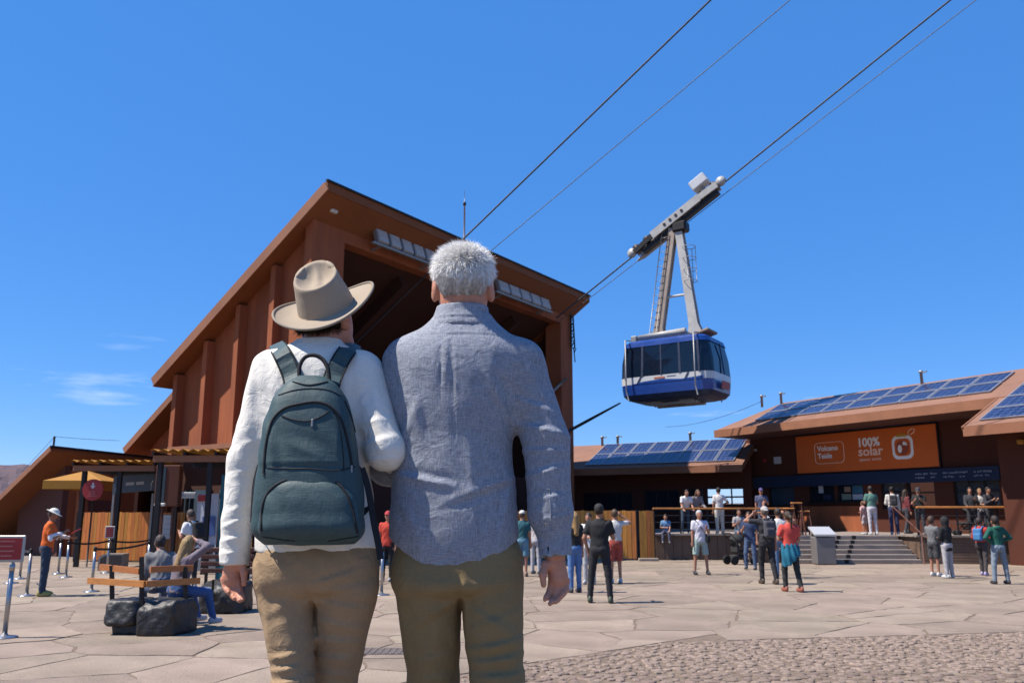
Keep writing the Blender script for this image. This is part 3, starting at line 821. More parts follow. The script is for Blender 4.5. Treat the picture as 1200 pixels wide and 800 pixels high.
gl = shell([(h2 + .002, CL * 1.0, CW * .995, .45, .17), (CH * .6, CL * .985, CW * .985, .45, .15), (h3, CL * .93, CW * .94, .45, .10)]).build('window_band', CGLASS, car)
shell([(h3 - .01, CL * .95, CW * .955, .45, .10), (CH * .96, CL * .92, CW * .93, .45, .09), (CH, CL * .86, CW * .86, .45, .06), (CH + .06, CL * .7, CW * .7, .4, .02)], False, True).build('roof', BLUE, car)
MB().box((0, 0, 0.02), (CL * .8, CW * .8, 0.04)).build('floor', CDARK, car)
# blue zigzag flashes rising over the white band
for sgn in (-1, 1):
    y = sgn * (CW / 2 + 0.006)
    def flash(pts, m, nm):
        MB().prism([(x * CL, y, h1 + (h2 - h1) * t) for x, t in pts], (0, sgn * 0.012, 0)).build(nm, m, car)
    flash([(-.36, .0), (.44, .0), (.44, .38), (.20, .18), (.0, .42), (-.22, .30)], BLUE, 'blue_flash')
    for x in (-.29, .24): flash([(x - .015, 0), (x + .01, 0), (x + .05, 1.0), (x + .03, 1.0)], CDARK, 'dark_seam')
    flash([(-.10, .55), (.02, .55), (.02, .75), (-.10, .75)], mat('orange print', (.6, .16, .06), .6, .05, 3, 0), 'operator_print')
    flash([(.04, .72), (.14, .72), (.14, .80), (.04, .80)], mat('grey print', (.3, .34, .4), .6, .05, 3, 0), 'operator_print')
    # pillars and doors
    for x in (-.44, -.235, -.02, .19, .40):
        MB().bar((x * CL, sgn * (CW / 2 - .004), h2), (x * CL * .965, sgn * (CW / 2 * .945), h3), 0.10 if abs(x) > .1 else 0.06, 0.05, up=(0, 1, 0)).build('pillar', CDARK, car)
    # round grab rails hung outside the cabin corners
    for x in (-.40, .37):
        MB().tube([(x * CL, sgn * CW * .36, CH + .1), (x * CL, sgn * CW * .55, CH + .02), (x * CL, sgn * CW * .575, .2), (x * CL, sgn * CW * .5, -.22)], .035, 8).build('buffer_tube', GREYMETAL, car)
for sgn in (-1, 1):
    x = sgn * (CL / 2 + .15)
    MB().prism([(x * 1.005, -.5, h1 * .25), (x * 1.005, .5, h1 * .25), (x * 1.035, .5, h1 * .95), (x * 1.035, -.5, h1 * .95)], (sgn * .015, 0, 0)).build('tail_panel', mat('tail red', (.42, .05, .04), .5, .05, 3, 0), car)
    MB().bar((x * 1.01, 0, h2), (x * .94, 0, h3), .05, .05, up=(1, 0, 0)).build('pillar', CDARK, car)
for y in (-.5, .5):
    MB().bev((0, y, -.36), (CL * .55, .22, .12), .03).build('skid', GREYMETAL, car)
for x in (-.9, .7):
    MB().bev((x, -.2, -.30), (.7, .9, .14), .03).build('hatch', GREYMETAL, car)
# passengers seen as dark figures are the cabin's shadowed inside; roof gear
MB().bev((-.35, 0, CH + .22), (2.5, 1.1, .26), .05).build('roof_frame', CGREY, car)
MB().tube([(-1.5, -.55, CH + .3), (.8, -.55, CH + .38)], .13, 10).build('roof_cylinder', CGREY, car)
MB().bev((-1.75, -.45, CH + .22), (.3, .4, .4), .04).build('roof_box', GREYMETAL, car)
MB().bev((1.55, 0, CH + .24), (.7, 1.2, .12), .03, Matrix.Rotation(R(-14), 3, 'Y')).build('roof_hatch', RUSTY, car)
# hanger legs
HZ = hang.z - cz - 0.55
LEG = mat('hanger paint', (0.66, 0.64, 0.61), 0.45, 0.1, 4, 0.06, 30, dirt=0.2)
for sgn, xb in ((-1, -.72), (1, 1.12)):
    z0_, z1_l = CH + .3, HZ + .15
    for dy in (-.16, .16):      # each leg is a pair of plates closing towards the head
        P = [(xb - .36, z0_), (xb + .32, z0_), (xb * .93 + .2, z0_ + .45), (HX + sgn * .14 + .17, z1_l), (HX + sgn * .14 - .17, z1_l), (xb * .93 - .22, z0_ + .45)]
        MB().prism([(x, dy - .035, z) for x, z in P], (0, .07, 0)).build('hanger_plate', LEG if sgn > 0 else mat('hanger primer side', (.50, .40, .32), .5, .12, 4, .06, 30, dirt=.2), car)
    MB().bar((xb * .95, 0, z0_ + .2), (HX + sgn * .14, 0, z1_l), .25, .2, up=(1, 0, 0)).build('hanger_web', LEG, car)
MB().tube([(-.25, 0, CH + 2.2), (.75, 0, CH + 2.2)], .06, 8).build('cross_tie', LEG, car)
# ladder beside the legs
mb = MB(); p0, p1 = Vector((-.95, -.25, CH + .4)), Vector((-.1, -.25, HZ - .1))
for dx in (-.17, .17): mb.tube([p0 + Vector((dx, 0, 0)), p1 + Vector((dx, 0, 0))], .022, 6)
for k in range(14): q = p0.lerp(p1, (k + .5) / 14); mb.tube([q - Vector((.17, 0, 0)), q + Vector((.17, 0, 0))], .014, 5)
mb.build('ladder', GREYMETAL, car)
mb = MB(); q0 = Vector((1.0, -.1, HZ - .9))
for z in (0, -.55, -1.1, -1.65): mb.tube([q0 + Vector((.3 * math.cos(a), .35 * math.sin(a), z)) for a in [R(t) for t in range(0, 360, 36)]], .016, 5, closed=True)
for a in (0, 90, 180, 270): mb.tube([q0 + Vector((.3 * math.cos(R(a)), .35 * math.sin(R(a)), 0)), q0 + Vector((.3 * math.cos(R(a)), .35 * math.sin(R(a)), -1.65))], .016, 5)
mb.build('safety_cage', GREYMETAL, car)
# carriage on the rope: built along the rope's own slope
cr = bpy.data.objects.new('carriage', None)
ra_ = Vector((HX, 0, hang.z - cz))
A = Matrix.Rotation(-SLP + R(0.6), 3, 'Y')
def cp(x, y, z): return ra_ + A @ Vector((x, y, z))
def cbar(name, x0, x1, y, z0, z1, w, h, m, par=car): return MB().bar(cp(x0, y, z0), cp(x1, y, z1), w, h, up=A @ Vector((0, 0, 1))).build(name, m, par)
cbar('carriage_beam', -1.3, 1.5, -.24, .06, .06, .1, .38, CGREY)
cbar('carriage_beam', -1.3, 1.5, .24, .06, .06, .1, .38, CGREY)
cbar('carriage_arm', 1.3, 2.5, -.2, .08, .02, .12, .30, CGREY); cbar('carriage_arm', 1.3, 2.5, .2, .08, .02, .12, .30, CGREY)
cbar('carriage_arm', -2.45, -1.2, -.2, -.02, .08, .12, .24, DARKMETAL); cbar('carriage_arm', -2.45, -1.2, .2, -.02, .08, .12, .24, CGREY)
cbar('underbeam', -2.1, 2.35, 0, -.26, -.26, .3, .18, DARKMETAL)
for k in range(8):
    x = -2.3 + k * .66
    w = MB().lathe([(.0, -.06), (.2, -.06), (.17, 0), (.2, .06), (.0, .06)], 14, cp(x, 0, .17), (A @ Matrix.Rotation(R(90), 3, 'X'))); w.build('track_wheel', DARKMETAL, car)
for k in range(4):
    MB().lathe([(.07, -.02), (.07, .02)], 10, cp(-.5 + k * .34, -.30, .08), (A @ Matrix.Rotation(R(90), 3, 'X'))).build('bolt', DARKMETAL, car)
MB().bev(cp(1.9, -.05, .72), (.85, .6, .5), .05, A).build('control_box', CWHITE, car)
MB().tube([cp(1.9, -.05, .5), cp(1.9, -.05, .15)], .08, 8).build('box_stem', GREYMETAL, car)
for x in (-2.6, 2.7): MB().lathe([(.0, -.12), (.2, -.1), (.26, 0), (.2, .1), (0, .12)], 14, cp(x, 0, .12), (A @ Matrix.Rotation(R(90), 3, 'X'))).build('end_roller', CGREY, car)
MB().bev(cp(0, 0, -.45), (.7, .6, .5), .08).build('hanger_head', DARKMETAL, car)
# haul rope clamp
q = (HA + (HB - HA) * 0.215) - CLOC; q = Matrix.Rotation(-RZ, 3, 'Z') @ q
dl = A @ Vector((1, 0, 0))
MB().tube([q - dl * 1.3, q - dl * .9, q + dl * .7, q + dl * 1.2], [.04, .13, .13, .05], 10).build('rope_socket', CGREY, car)
bpy.data.objects.remove(cr)

# ================================================================== visitor building on the right
VO = at(870, 600, 44.0); VO.z = 0; VB = Frame(VO, math.atan2(-0.862, 0.507))
VRZ = VB.rz
visitor = thing('visitor_building', 'long brown visitor building with solar roof, orange banner and ticket windows', 'building', VO, VRZ)
EO = -2.3
e0, e1 = VB.yhit(880, 499, EO), VB.yhit(1120, 472, EO)
ZE = (e0.z + e1.z) / 2
ks = 0.50
rid = VB.phit(1050, 453, (0, EO, ZE), (0, -ks, 1)); YR = rid.y; ZRG = ZE + ks * (YR - EO)
print('visitor', VO, 'eave', e0, e1, 'ridge', rid, 'slope', math.degrees(math.atan(ks)))
xl = VB.yhit(838, 508, EO).x; xrl = VB.yhit(917, 470, YR).x
xR = 24.0
vz = lambda y: ZE + ks * (y - EO)
TV = 0.34
mb = MB()
P = [(xl, EO), (xR, EO), (xR, YR), (xrl, YR)]
mb.add([(x, y, vz(y)) for x, y in P] + [(x, y, vz(y) - TV) for x, y in P], [(0, 1, 2, 3), (7, 6, 5, 4), (0, 4, 5, 1), (1, 5, 6, 2), (2, 6, 7, 3), (3, 7, 4, 0)])
YK = 2 * YR - EO; P2 = [(xl, EO, vz(EO)), (xrl, YR, ZRG), (xl, YK, vz(EO)), (xR, YR, ZRG), (xR, YK, vz(EO))]
mb.add(P2, [(0, 1, 2), (1, 3, 4, 2)])
vroof = mb.build('roof', [ROOFTOP], visitor)
MB().bar((xl - .02, EO - .02, ZE - .17), (xR, EO - .02, ZE - .17), .06, .36).build('fascia', FASCIA, vroof)
MB().add([(xl, EO + .04, ZE - TV - .004), (xR, EO + .04, ZE - TV - .004), (xR, .05, ZE - TV - .004), (xl, .05, ZE - TV - .004)], [(0, 1, 2, 3)]).build('soffit', STUCCO2, vroof)
# walls
ZT = ZE - TV - 0.01
VWALL = mat('shaded brown render', (0.115, 0.029, 0.013), 0.85, 0.12, 0.8, 0.25, 30, dirt=0.1)  # base colour lowered to carry the shade under the eaves
def vrect(pxa, pya, pxb, pyb, y=0.0):
    a, b = VB.yhit(pxa, pya, y), VB.yhit(pxb, pyb, y); c, d = VB.yhit(pxa, pyb, y), VB.yhit(pxb, pya, y)
    return (a.x + c.x) / 2, (b.x + d.x) / 2, (c.z + b.z) / 2, (a.z + d.z) / 2     # x0 x1 z0 z1
PZ = 0.90   # terrace height
# openings: (x0,x1,z0,z1)
wins = [vrect(901, 569, 931, 593), vrect(948, 567, 978, 588), vrect(981, 566, 1012, 587), vrect(1033, 563, 1062, 596), vrect(1063, 563, 1096, 596), vrect(1118, 562, 1172, 594)]
xw0v, xw1v = VB.yhit(872, 560, 0).x, xR - 0.5
zw0 = min(w[2] for w in wins); zw1 = max(w[3] for w in wins)
print('wins', wins, 'walls', xw0v, xw1v, ZT)
edges = [xw0v]
def wall_piece(x0, x1, z0, z1, y0=0, th=.3, m=VWALL, nm='wall', par=visitor):
    if x1 - x0 > 0.02 and z1 - z0 > .02: MB().box(((x0 + x1) / 2, y0 + th / 2, (z0 + z1) / 2), (x1 - x0, th, z1 - z0)).build(nm, m, par)
wall_piece(xw0v, xw1v, zw1 + .003, ZT)
wall_piece(xw0v, xw1v, -0.02, zw0 - .003)
prev = xw0v
for w in wins:
    wall_piece(prev, w[0], zw0, zw1); prev = w[1]
    wall_piece(w[0], w[1], zw0, w[2]); wall_piece(w[0], w[1], w[3], zw1)
wall_piece(prev, xw1v, zw0, zw1)
MB().box((xw0v + .15, 4.5, ZT / 2), (.3, 8.4, ZT)).build('end_wall', VWALL, visitor)
MB().box(((xw0v + xw1v) / 2, 8.7, ZT / 2), (xw1v - xw0v, .3, ZT)).build('rear_wall', INTERIOR_SHADE, visitor)
MB().box(((xw0v + xw1v) / 2, 4.5, PZ - .05), (xw1v - xw0v - .7, 8.0, .1)).build('inner_floor', INTERIOR_SHADE, visitor)
MIRROR = glass('reflecting glass', (0.03, 0.05, 0.07), 0.03, 1.0)
SKYGLASS = mat('lit far window', (0.35, 0.5, 0.55), 0.2, 0.1, 2, 0)
for i, w in enumerate(wins):
    x0, x1, z0, z1 = w
    wf = bpy.data.objects.new('window', None); col.objects.link(wf); wf.parent = visitor
    wf.location = ((x0 + x1) / 2, 0.12, (z0 + z1) / 2); W, H = x1 - x0, z1 - z0
    mb = MB(); t = .07
    mb.box((-W / 2 + t / 2, 0, 0), (t, .1, H)).box((W / 2 - t / 2, 0, 0), (t, .1, H)).box((0, 0, H / 2 - t / 2), (W - 2 * t, .1, t)).box((0, 0, -H / 2 + t / 2), (W - 2 * t, .1, t))
    n = (1, 1, 1, 1, 1, 3)[i]
    for k in range(1, n): mb.box((-W / 2 + W * k / n, 0, 0), (.06, .1, H - 2 * t))
    if i >= 3: mb.box((0, -.004, H * .08), (W - 2 * t, .09, .06))
    mb.build('frame', DARKMETAL, wf)
    if i < 3: MB().box((0, .03, 0), (W - t, .02, H - t)).build('pane', MIRROR if i == 0 else WINDOW, wf)
    elif i == 4:
        pass
    else: MB().box((0, .03, 0), (W - t, .012, H - t)).build('pane', mat('mirror pane', (.50, .58, .62), .06, .05, 2, 0, metal=.85), wf)
    if i in (1, 2):
        for (dx, dz, ww, hh, m_) in ((-.12, .18, .26, .34, INK), (.2, -.2, .42, .24, NAVY)) if i == 1 else ((.3, .12, .55, .36, mat('blue notice', (.06, .2, .3), .6, .1, 3, 0)), (.3, -.24, .55, .3, INK), (-.3, -.2, .5, .28, mat('green notice', (.3, .34, .25), .6, .1, 3, 0))):
            MB().box((dx, -.0, dz), (ww, .012, hh)).build('notice', m_, wf)
    # openings in the far wall that let the sky through
rw = MB()
# counter sills
for w in wins[1:3]: MB().box(((w[0] + w[1]) / 2, -.06, w[2] - .05), (w[1] - w[0] + .1, .26, .07)).build('sill', DARKMETAL, visitor)
# dado panel in lighter stucco, painting the sun below the eave's shade
MB().box(((wins[1][0] + wins[2][1]) / 2 - .1, -.05, PZ + .55), (wins[2][1] - wins[1][0] + .4, .06, 1.1)).build('sunlit_patch', STUCCO, visitor)
# navy fascia board with small white writing
a, b = VB.yhit(878, 567, -.1), VB.yhit(1172, 552, -.1)
zc = (a.z + b.z) / 2
nb = MB().box(((a.x + b.x) / 2, -.1, zc), (b.x - a.x, .16, .52)).build('sign_band', NAVY, visitor)
for (px, ww, px2, ww2) in ((1072, .55, 1090, .26), (1105, .6, 1124, .26), (1141, .4, 1154, .26)):
    for (p_, w_2) in ((px, ww), (px2, ww2)):
        q = VB.yhit(p_, 553, -.19)
        mb = MB()
        for r_ in range(2):
            x = q.x; zz = zc + .07 - r_ * .15; e_ = q.x + w_2 * (1 - .25 * r_)
            while x < e_: d = rng.uniform(.05, .1); mb.box((x + d / 2, -.19, zz + rng.uniform(-.005, .02)), (d, .012, rng.choice((.05, .07)))); x += d + rng.choice((.02, .02, .06))
        mb.build('small_print', mat('dim white print', (.30, .34, .42), .6, .03, 3, 0), nb, kind='stuff')
# small fittings on the wall
for px, py, sz, m_ in ((885, 527, .14, INK), (896, 539, .2, REDSIGN), (911, 539, .42, WHITEPAINT), (993, 573, .3, mat('brown notice', (.35, .22, .15), .7, .1, 3, 0))):
    q = VB.yhit(px, py, -.06); MB().bev((q.x, -.05, q.z), (sz, .1, sz * .8), .02).build('wall_fitting', m_, visitor)
# orange banner
x0, x1, z0, z1 = vrect(933, 508, 1099, 547, -.12)
zc0 = (z0 + z1) / 2
banner = thing('banner', 'wide orange banner reading 100% solar on the visitor building wall', 'banner', VB.m @ Vector(((x0 + x1) / 2, -.12, zc0)), VRZ)
BW = x1 - x0; BH = 1.72
print('banner', BW, z1 - z0)
ORANGE = mat('orange banner', (0.95, 0.19, 0.03), 0.55, 0.05, 2, 0.02, 20)
MB().bev((0, .03, 0), (BW, .10, BH), .02).build('panel', ORANGE, banner)
MB().box((0, .05, 0), (BW + .12, .08, BH + .12)).build('frame', DARKMETAL, banner)
INK2 = mat('banner white', (.80, .78, .74), .6, .03, 3, 0, k=1.0); INK3 = mat('banner peach', (.86, .60, .46), .6, .03, 3, 0, k=1.0)
lettering('Volcano', .33, INK2, banner, (-BW * .325, -.026, .10), (1, 0, 0), (0, 0, 1), bold=.008, sx_=1.05)
lettering('Teide', .33, INK2, banner, (-BW * .325, -.026, -.24), (1, 0, 0), (0, 0, 1), bold=.008, sx_=1.05)
mb = MB(); pts = []
for cx_, cz_, a0 in ((1, 1, 0), (-1, 1, 90), (-1, -1, 180), (1, -1, 270)):
    for k in range(6): a = R(a0 + 18 * k); pts.append((-BW * .235 + cx_ * (.80 - .2) + .2 * math.cos(a), -.027, 0.0 + cz_ * (.47 - .2) + .2 * math.sin(a)))
mb.tube(pts, .014, 5, closed=True).build('outline', INK3, banner)
lettering('100%', .52, INK2, banner, (-BW * .022, -.026, .16), (1, 0, 0), (0, 0, 1), bold=.016, sx_=1.0)
lettering('solar', .56, INK3, banner, (-BW * .02, -.026, -.24), (1, 0, 0), (0, 0, 1), bold=.010, sx_=1.12)
lettering('space zone', .2, INK3, banner, (-BW * .016, -.026, -.46), (1, 0, 0), (0, 0, 1), bold=.0, sx_=1.25)
# jar emblem: a white open jar, yellow lid, orange disc, little stem
jx = BW * .285
def rr(w, h, r, top=True):
    o_ = []
    for cx_, cz_, a0 in ((1, 1, 0), (-1, 1, 90), (-1, -1, 180), (1, -1, 270)):
        for k in range(5): a = R(a0 + 22.5 * k); o_.append((jx + cx_ * (w / 2 - r) + r * math.cos(a), cz_ * (h / 2 - r) + r * math.sin(a)))
    return o_
def plate(pts2, y, m, nm): MB().prism([(x, y, z) for x, z in pts2], (0, -.006, 0)).build(nm, m, banner)
plate(rr(.98, .98, .26), -.022, INK2, 'emblem'); plate(rr(.74, .72, .2), -.030, ORANGE, 'emblem')
plate([(jx + .3 * math.cos(R(a)), -.02 + .3 * math.sin(R(a))) for a in range(0, 360, 20)], -.038, mat('emblem red', (.5, .10, .05), .6, .05, 3, 0), 'emblem')
plate([(jx - .12 + .1 * math.cos(R(a)), -.06 + .17 * math.sin(R(a))) for a in range(0, 360, 30)], -.046, INK2, 'emblem')
plate([(jx + .02, .1), (jx + .24, .06), (jx + .2, .2), (jx + .06, .24)], -.046, INK2, 'emblem')
plate([(jx - .26, .44), (jx + .24, .44), (jx + .2, .56), (jx - .22, .56)], -.030, mat('emblem yellow', (.75, .42, .04), .6, .05, 3, 0), 'emblem')
MB().tube([(jx + .3, -.027, .48), (jx + .34, -.027, .66), (jx + .5, -.027, .74), (jx + .62, -.027, .72), (jx + .58, -.027, .58), (jx + .42, -.027, .5)], .02, 5).build('emblem', INK3, banner)

# ------------------------------------------------------------------ solar panels
PVC = bpy.data.materials.new('photovoltaic cells'); PVC.use_nodes = True
t_ = PVC.node_tree; b_ = t_.nodes['Principled BSDF']; b_.inputs['Roughness'].default_value = .16; b_.inputs['Specular IOR Level'].default_value = .4
tcn = t_.nodes.new('ShaderNodeTexCoord'); br = t_.nodes.new('ShaderNodeTexBrick'); br.offset = 0; br.inputs['Scale'].default_value = 1.0
br.inputs['Mortar Size'].default_value = .006; br.inputs['Brick Width'].default_value = .26; br.inputs['Row Height'].default_value = .24
br.inputs['Color1'].default_value = (.010, .016, .055, 1); br.inputs['Color2'].default_value = (.016, .024, .075, 1); br.inputs['Mortar'].default_value = (.14, .16, .24, 1)
t_.links.new(tcn.outputs['Object'], br.inputs['Vector']); t_.links.new(br.outputs['Color'], b_.inputs['Base Color'])
ALU = mat('panel frame', (.5, .52, .58), .4, .05, 4, 0, metal=.5)
pv_n = [0]
def solar_array(parent_frame, o, ux, uy, cols, rows, pw, ph, label_fn, gap=.05):
    """each panel is a thing: frame + cells, lying on the roof"""
    ux, uy = Vector(ux).normalized(), Vector(uy).normalized(); nn = ux.cross(uy).normalized()
    M3 = Matrix((ux, uy, nn)).transposed(); rotm = parent_frame.m.to_3x3() @ M3
    for r_ in range(rows):
        for c in range(cols):
            lp = Vector(o) + ux * ((c + .5) * (pw + gap)) + uy * ((r_ + .5) * (ph + gap)) + nn * .03
            e = thing('solar_panel', label_fn(c, r_, cols, rows), 'solar panel', parent_frame.m @ lp, group='roof solar panels', rot=rotm.to_euler())
            if pv_n[0] == 0 or (pw, ph) not in pvm:
                fm = MB(); t = .045
                fm.box((-pw / 2 + t / 2, 0, .02), (t, ph, .05)).box((pw / 2 - t / 2, 0, .02), (t, ph, .05)).box((0, ph / 2 - t / 2, .02), (pw - 2 * t, t, .05)).box((0, -ph / 2 + t / 2, .02), (pw - 2 * t, t, .05))
                pvm[(pw, ph)] = (fm.mesh('frame', ALU), MB().box((0, 0, .012), (pw - 2 * t, ph - 2 * t, .03)).mesh('cells', PVC))
            link('frame', pvm[(pw, ph)][0], e); link('cells', pvm[(pw, ph)][1], e); pv_n[0] += 1
pvm = {}
ORD = ['first', 'second', 'third', 'fourth', 'fifth', 'sixth', 'seventh', 'eighth', 'ninth', 'tenth']
slope_dir = Vector((0, 1, ks)).normalized()
n_r = Vector((1, 0, 0)).cross(slope_dir)
pl0, pl1, pl2 = [VB.phit(*q, (0, EO, ZE), n_r) for q in ((886, 493), (1153, 467), (1050, 456))]
print('array', pl0, pl1, pl2)
ya0 = EO + .55; aw = (pl1.x - pl0.x); ah = (pl2.y - ya0) / slope_dir.y
print('array size', aw, ah)
solar_array(VB, (pl0.x, ya0, vz(ya0)), (1, 0, 0), slope_dir, 9, 2, aw / 9 - .05, ah / 2 - .05,
            lambda c, r_, C_, R_: 'blue solar panel %s from left in %s row on the visitor building main roof' % (ORD[c], ('lower', 'upper')[r_]))
# porch roof coming forward at the right end
q0 = VB.yhit(1130, 504, -4.6); q1 = VB.yhit(1198, 498, -4.6); ZP = (q0.z + q1.z) / 2
xp = q0.x; yp1 = EO - .06; kp = ks; ZP = vz(-4.6)
print('porch', q0, q1, ZP)
mb = MB(); P = [(xp, -4.6), (xR, -4.6), (xR, yp1), (xp, yp1)]
pzf = lambda y: ZP + kp * (y + 4.6)
mb.add([(x, y, pzf(y)) for x, y in P] + [(x, y, pzf(y) - .3) for x, y in P], [(0, 1, 2, 3), (7, 6, 5, 4), (0, 4, 5, 1), (1, 5, 6, 2), (2, 6, 7, 3), (3, 7, 4, 0)])
porch = mb.build('porch_roof', ROOFTOP, visitor)
MB().bar((xp - .02, -4.62, ZP - .16), (xR, -4.62, ZP - .16), .06, .34).build('fascia', FASCIA, porch)
MB().bar((xp - .02, -4.62, ZP - .16), (xp - .02, yp1, pzf(yp1) - .16), .06, .33, up=(0, -kp, 1)).build('fascia', FASCIA, porch)
qa = VB.yhit(1174, 570, -3.4); MB().box((qa.x + 1.2, -3.1, (ZP - .1) / 2), (2.4, .6, ZP - .1)).build('pillar', VWALL, visitor)
pd = Vector((0, 1, kp)).normalized(); npn = Vector((1, 0, 0)).cross(pd)
s0, s1 = [VB.phit(*q, (0, -4.6, ZP), npn) for q in ((1147, 494), (1168, 446))]
hh_ = (s1.y - s0.y) / pd.y
solar_array(VB, (s0.x, s0.y, pzf(s0.y)), (1, 0, 0), pd, 3, 4, 1.72, hh_ / 4 - .05,
            lambda c, r_, C_, R_: 'blue solar panel in %s column, %s row up, on the porch roof at right edge' % (ORD[c], ORD[r_]))
# wall lamp under porch
q = VB.yhit(1178, 516, -4.4); MB().bev((q.x, -3.5, q.z), (.2, .2, .16), .03).build('wall_lamp', YELLOW, visitor)
# roof vents
for px, py, ttl in ((915, 462, 'slim grey vent pipe at the left end of the visitor building ridge'), (893, 474, 'short twin-topped vent on visitor building roof near its left corner'), (1080, 444, 'slim grey vent pipe mid-way along the visitor building ridge')):
    yv = YR - .1 if px != 893 else .3; q = VB.yhit(px, py, yv)
    v = thing('roof_vent', ttl, 'vent', VB.m @ Vector((q.x, yv, vz(yv) - .05)), VRZ, 'roof vents')
    MB().lathe([(.06, 0), (.06, .5), (.09, .51), (.09, .6), (0, .63)], 10).build('pipe', GREYMETAL, v); MB().bar((-.02, 0, .52), (.26, 0, .54), .06, .05).build('arm', GREYMETAL, v)
wv = MB().tube(sag(at(893, 470, 42), at(780, 500, 60), .3), .012, 5).build('roof_wire', DARKMETAL); tag(wv, 'thin wire running left from the visitor building roof', 'wire')

# ================================================================== middle wing behind the fence
MO = at(676, 600, 47.0); MO.z = 0
pe = at(868, 600, 42.6); MD = Vector((pe.x - MO.x, pe.y - MO.y, 0)); MW = Frame(MO, math.atan2(MD.y, MD.x)); ML = MD.length
wing = thing('middle_wing', 'low brown wing with solar roof and dark windows between station and visitor building', 'building', MO, MW.rz)
EM = -1.6
m0, m1 = MW.yhit(700, 557, EM), MW.yhit(868, 536, EM); ZM = (m0.z + m1.z) / 2
km = .45; mr = MW.phit(800, 517, (0, EM, ZM), (0, -km, 1)); YM = mr.y
print('wing', ML, m0, m1, mr, math.degrees(math.atan(km)))
mz = lambda y: ZM + km * (y - EM)
x0m, x1m = -2.2, ML + 0.6
mb = MB(); P = [(x0m, EM), (x1m, EM), (x1m, YM), (x0m, YM)]
mb.add([(x, y, mz(y)) for x, y in P] + [(x, y, mz(y) - .3) for x, y in P], [(0, 1, 2, 3), (7, 6, 5, 4), (0, 4, 5, 1), (1, 5, 6, 2), (2, 6, 7, 3), (3, 7, 4, 0)])
wr = mb.build('roof', ROOFTOP, wing)
MB().bar((x0m, EM - .02, ZM - .15), (x1m, EM - .02, ZM - .15), .05, .34).build('fascia', FASCIA, wr)
zmt = mz(0) - .31
def mrect(a, b, c, d):
    p, q = MW.yhit(a, b), MW.yhit(c, d); r_, s_ = MW.yhit(a, d), MW.yhit(c, b)
    return (p.x + r_.x) / 2, (q.x + s_.x) / 2, (r_.z + q.z) / 2, (p.z + s_.z) / 2
mw = [mrect(684, 577, 741, 602), mrect(755, 574, 796, 600), mrect(808, 572, 825, 600), mrect(827, 571, 872, 592)]
z0 = min(w[2] for w in mw); z1 = max(w[3] for w in mw)
wall_piece(x0m + .4, x1m, z1, zmt, par=wing); wall_piece(x0m + .4, x1m, -.02, z0, par=wing); prev = x0m + .4
for w in mw:
    wall_piece(prev, w[0], z0, z1, par=wing); prev = w[1]
    wall_piece(w[0], w[1], z0, w[2], par=wing); wall_piece(w[0], w[1], w[3], z1, par=wing)
wall_piece(prev, x1m, z0, z1, par=wing)
for i, w in enumerate(mw):
    wf = bpy.data.objects.new('window', None); col.objects.link(wf); wf.parent = wing; wf.location = ((w[0] + w[1]) / 2, .12, (w[2] + w[3]) / 2)
    W, H = w[1] - w[0], w[3] - w[2]; mb = MB(); t = .07
    mb.box((-W / 2 + t / 2, 0, 0), (t, .1, H)).box((W / 2 - t / 2, 0, 0), (t, .1, H)).box((0, 0, H / 2 - t / 2), (W - 2 * t, .1, t)).box((0, 0, -H / 2 + t / 2), (W - 2 * t, .1, t))
    for k in (1, 2): mb.box((-W / 2 + W * k / 3, 0, 0), (.05, .1, H - 2 * t))
    if i == 3: mb.box((0, -.003, -.02), (W - 2 * t, .09, .08))
    mb.build('frame', DARKMETAL, wf)
    if i < 3: MB().box((0, .03, 0), (W - t, .02, H - t)).build('pane', WINDOW, wf)
MB().add([(x0m, YM - .01, mz(YM) - .02), (x1m, YM - .01, mz(YM) - .02), (x1m, 2 * YM + 2, ZM), (x0m, 2 * YM + 2, ZM)], [(0, 1, 2, 3)]).build('roof_back', ROOFTOP, wing)
MB().box((2.8, 4.0, zmt / 2), (5.6, .25, zmt)).build('inner_wall', INTERIOR_SHADE, wing)
sdm = Vector((0, 1, km)).normalized(); nm_ = Vector((1, 0, 0)).cross(sdm)
b0, b1, b2 = [MW.phit(*q, (0, EM, ZM), nm_) for q in ((690, 547), (868, 529), (868, 513))]
b0 = MW.phit(683, 548, (0, EM, ZM), nm_)
b1.y = EM + .4; wv_ = (min(b2.y, YM - .1) - b1.y) / sdm.y; wu = b1.x - b0.x
print('wing array', wu, wv_)
solar_array(MW, (b0.x, b1.y, mz(b1.y)), (1, 0, 0), sdm, 8, 2, wu / 8 - .05, wv_ / 2 - .05,
            lambda c, r_, C_, R_: 'blue solar panel %s from left, %s row, on the low middle wing roof' % (ORD[c], ('near', 'far')[r_]))
for px, py, tt in ((706, 527, 'short vent pipe on the middle wing roof beside the station'), (724, 522, 'vent pipe with side arm on the middle wing roof'), (809, 516, 'vent pipe on middle wing roof nearest the visitor building')):
    q = MW.yhit(px, py, YM - .1); v = thing('roof_vent', tt, 'vent', MW.m @ Vector((q.x, YM - .1, mz(YM - .1) - .05)), MW.rz, 'roof vents')
    MB().lathe([(.07, 0), (.07, .45), (.1, .46), (.1, .55), (0, .58)], 10).build('pipe', GREYMETAL, v); MB().bar((-.02, 0, .48), (.26, 0, .5), .06, .05).build('arm', GREYMETAL, v)

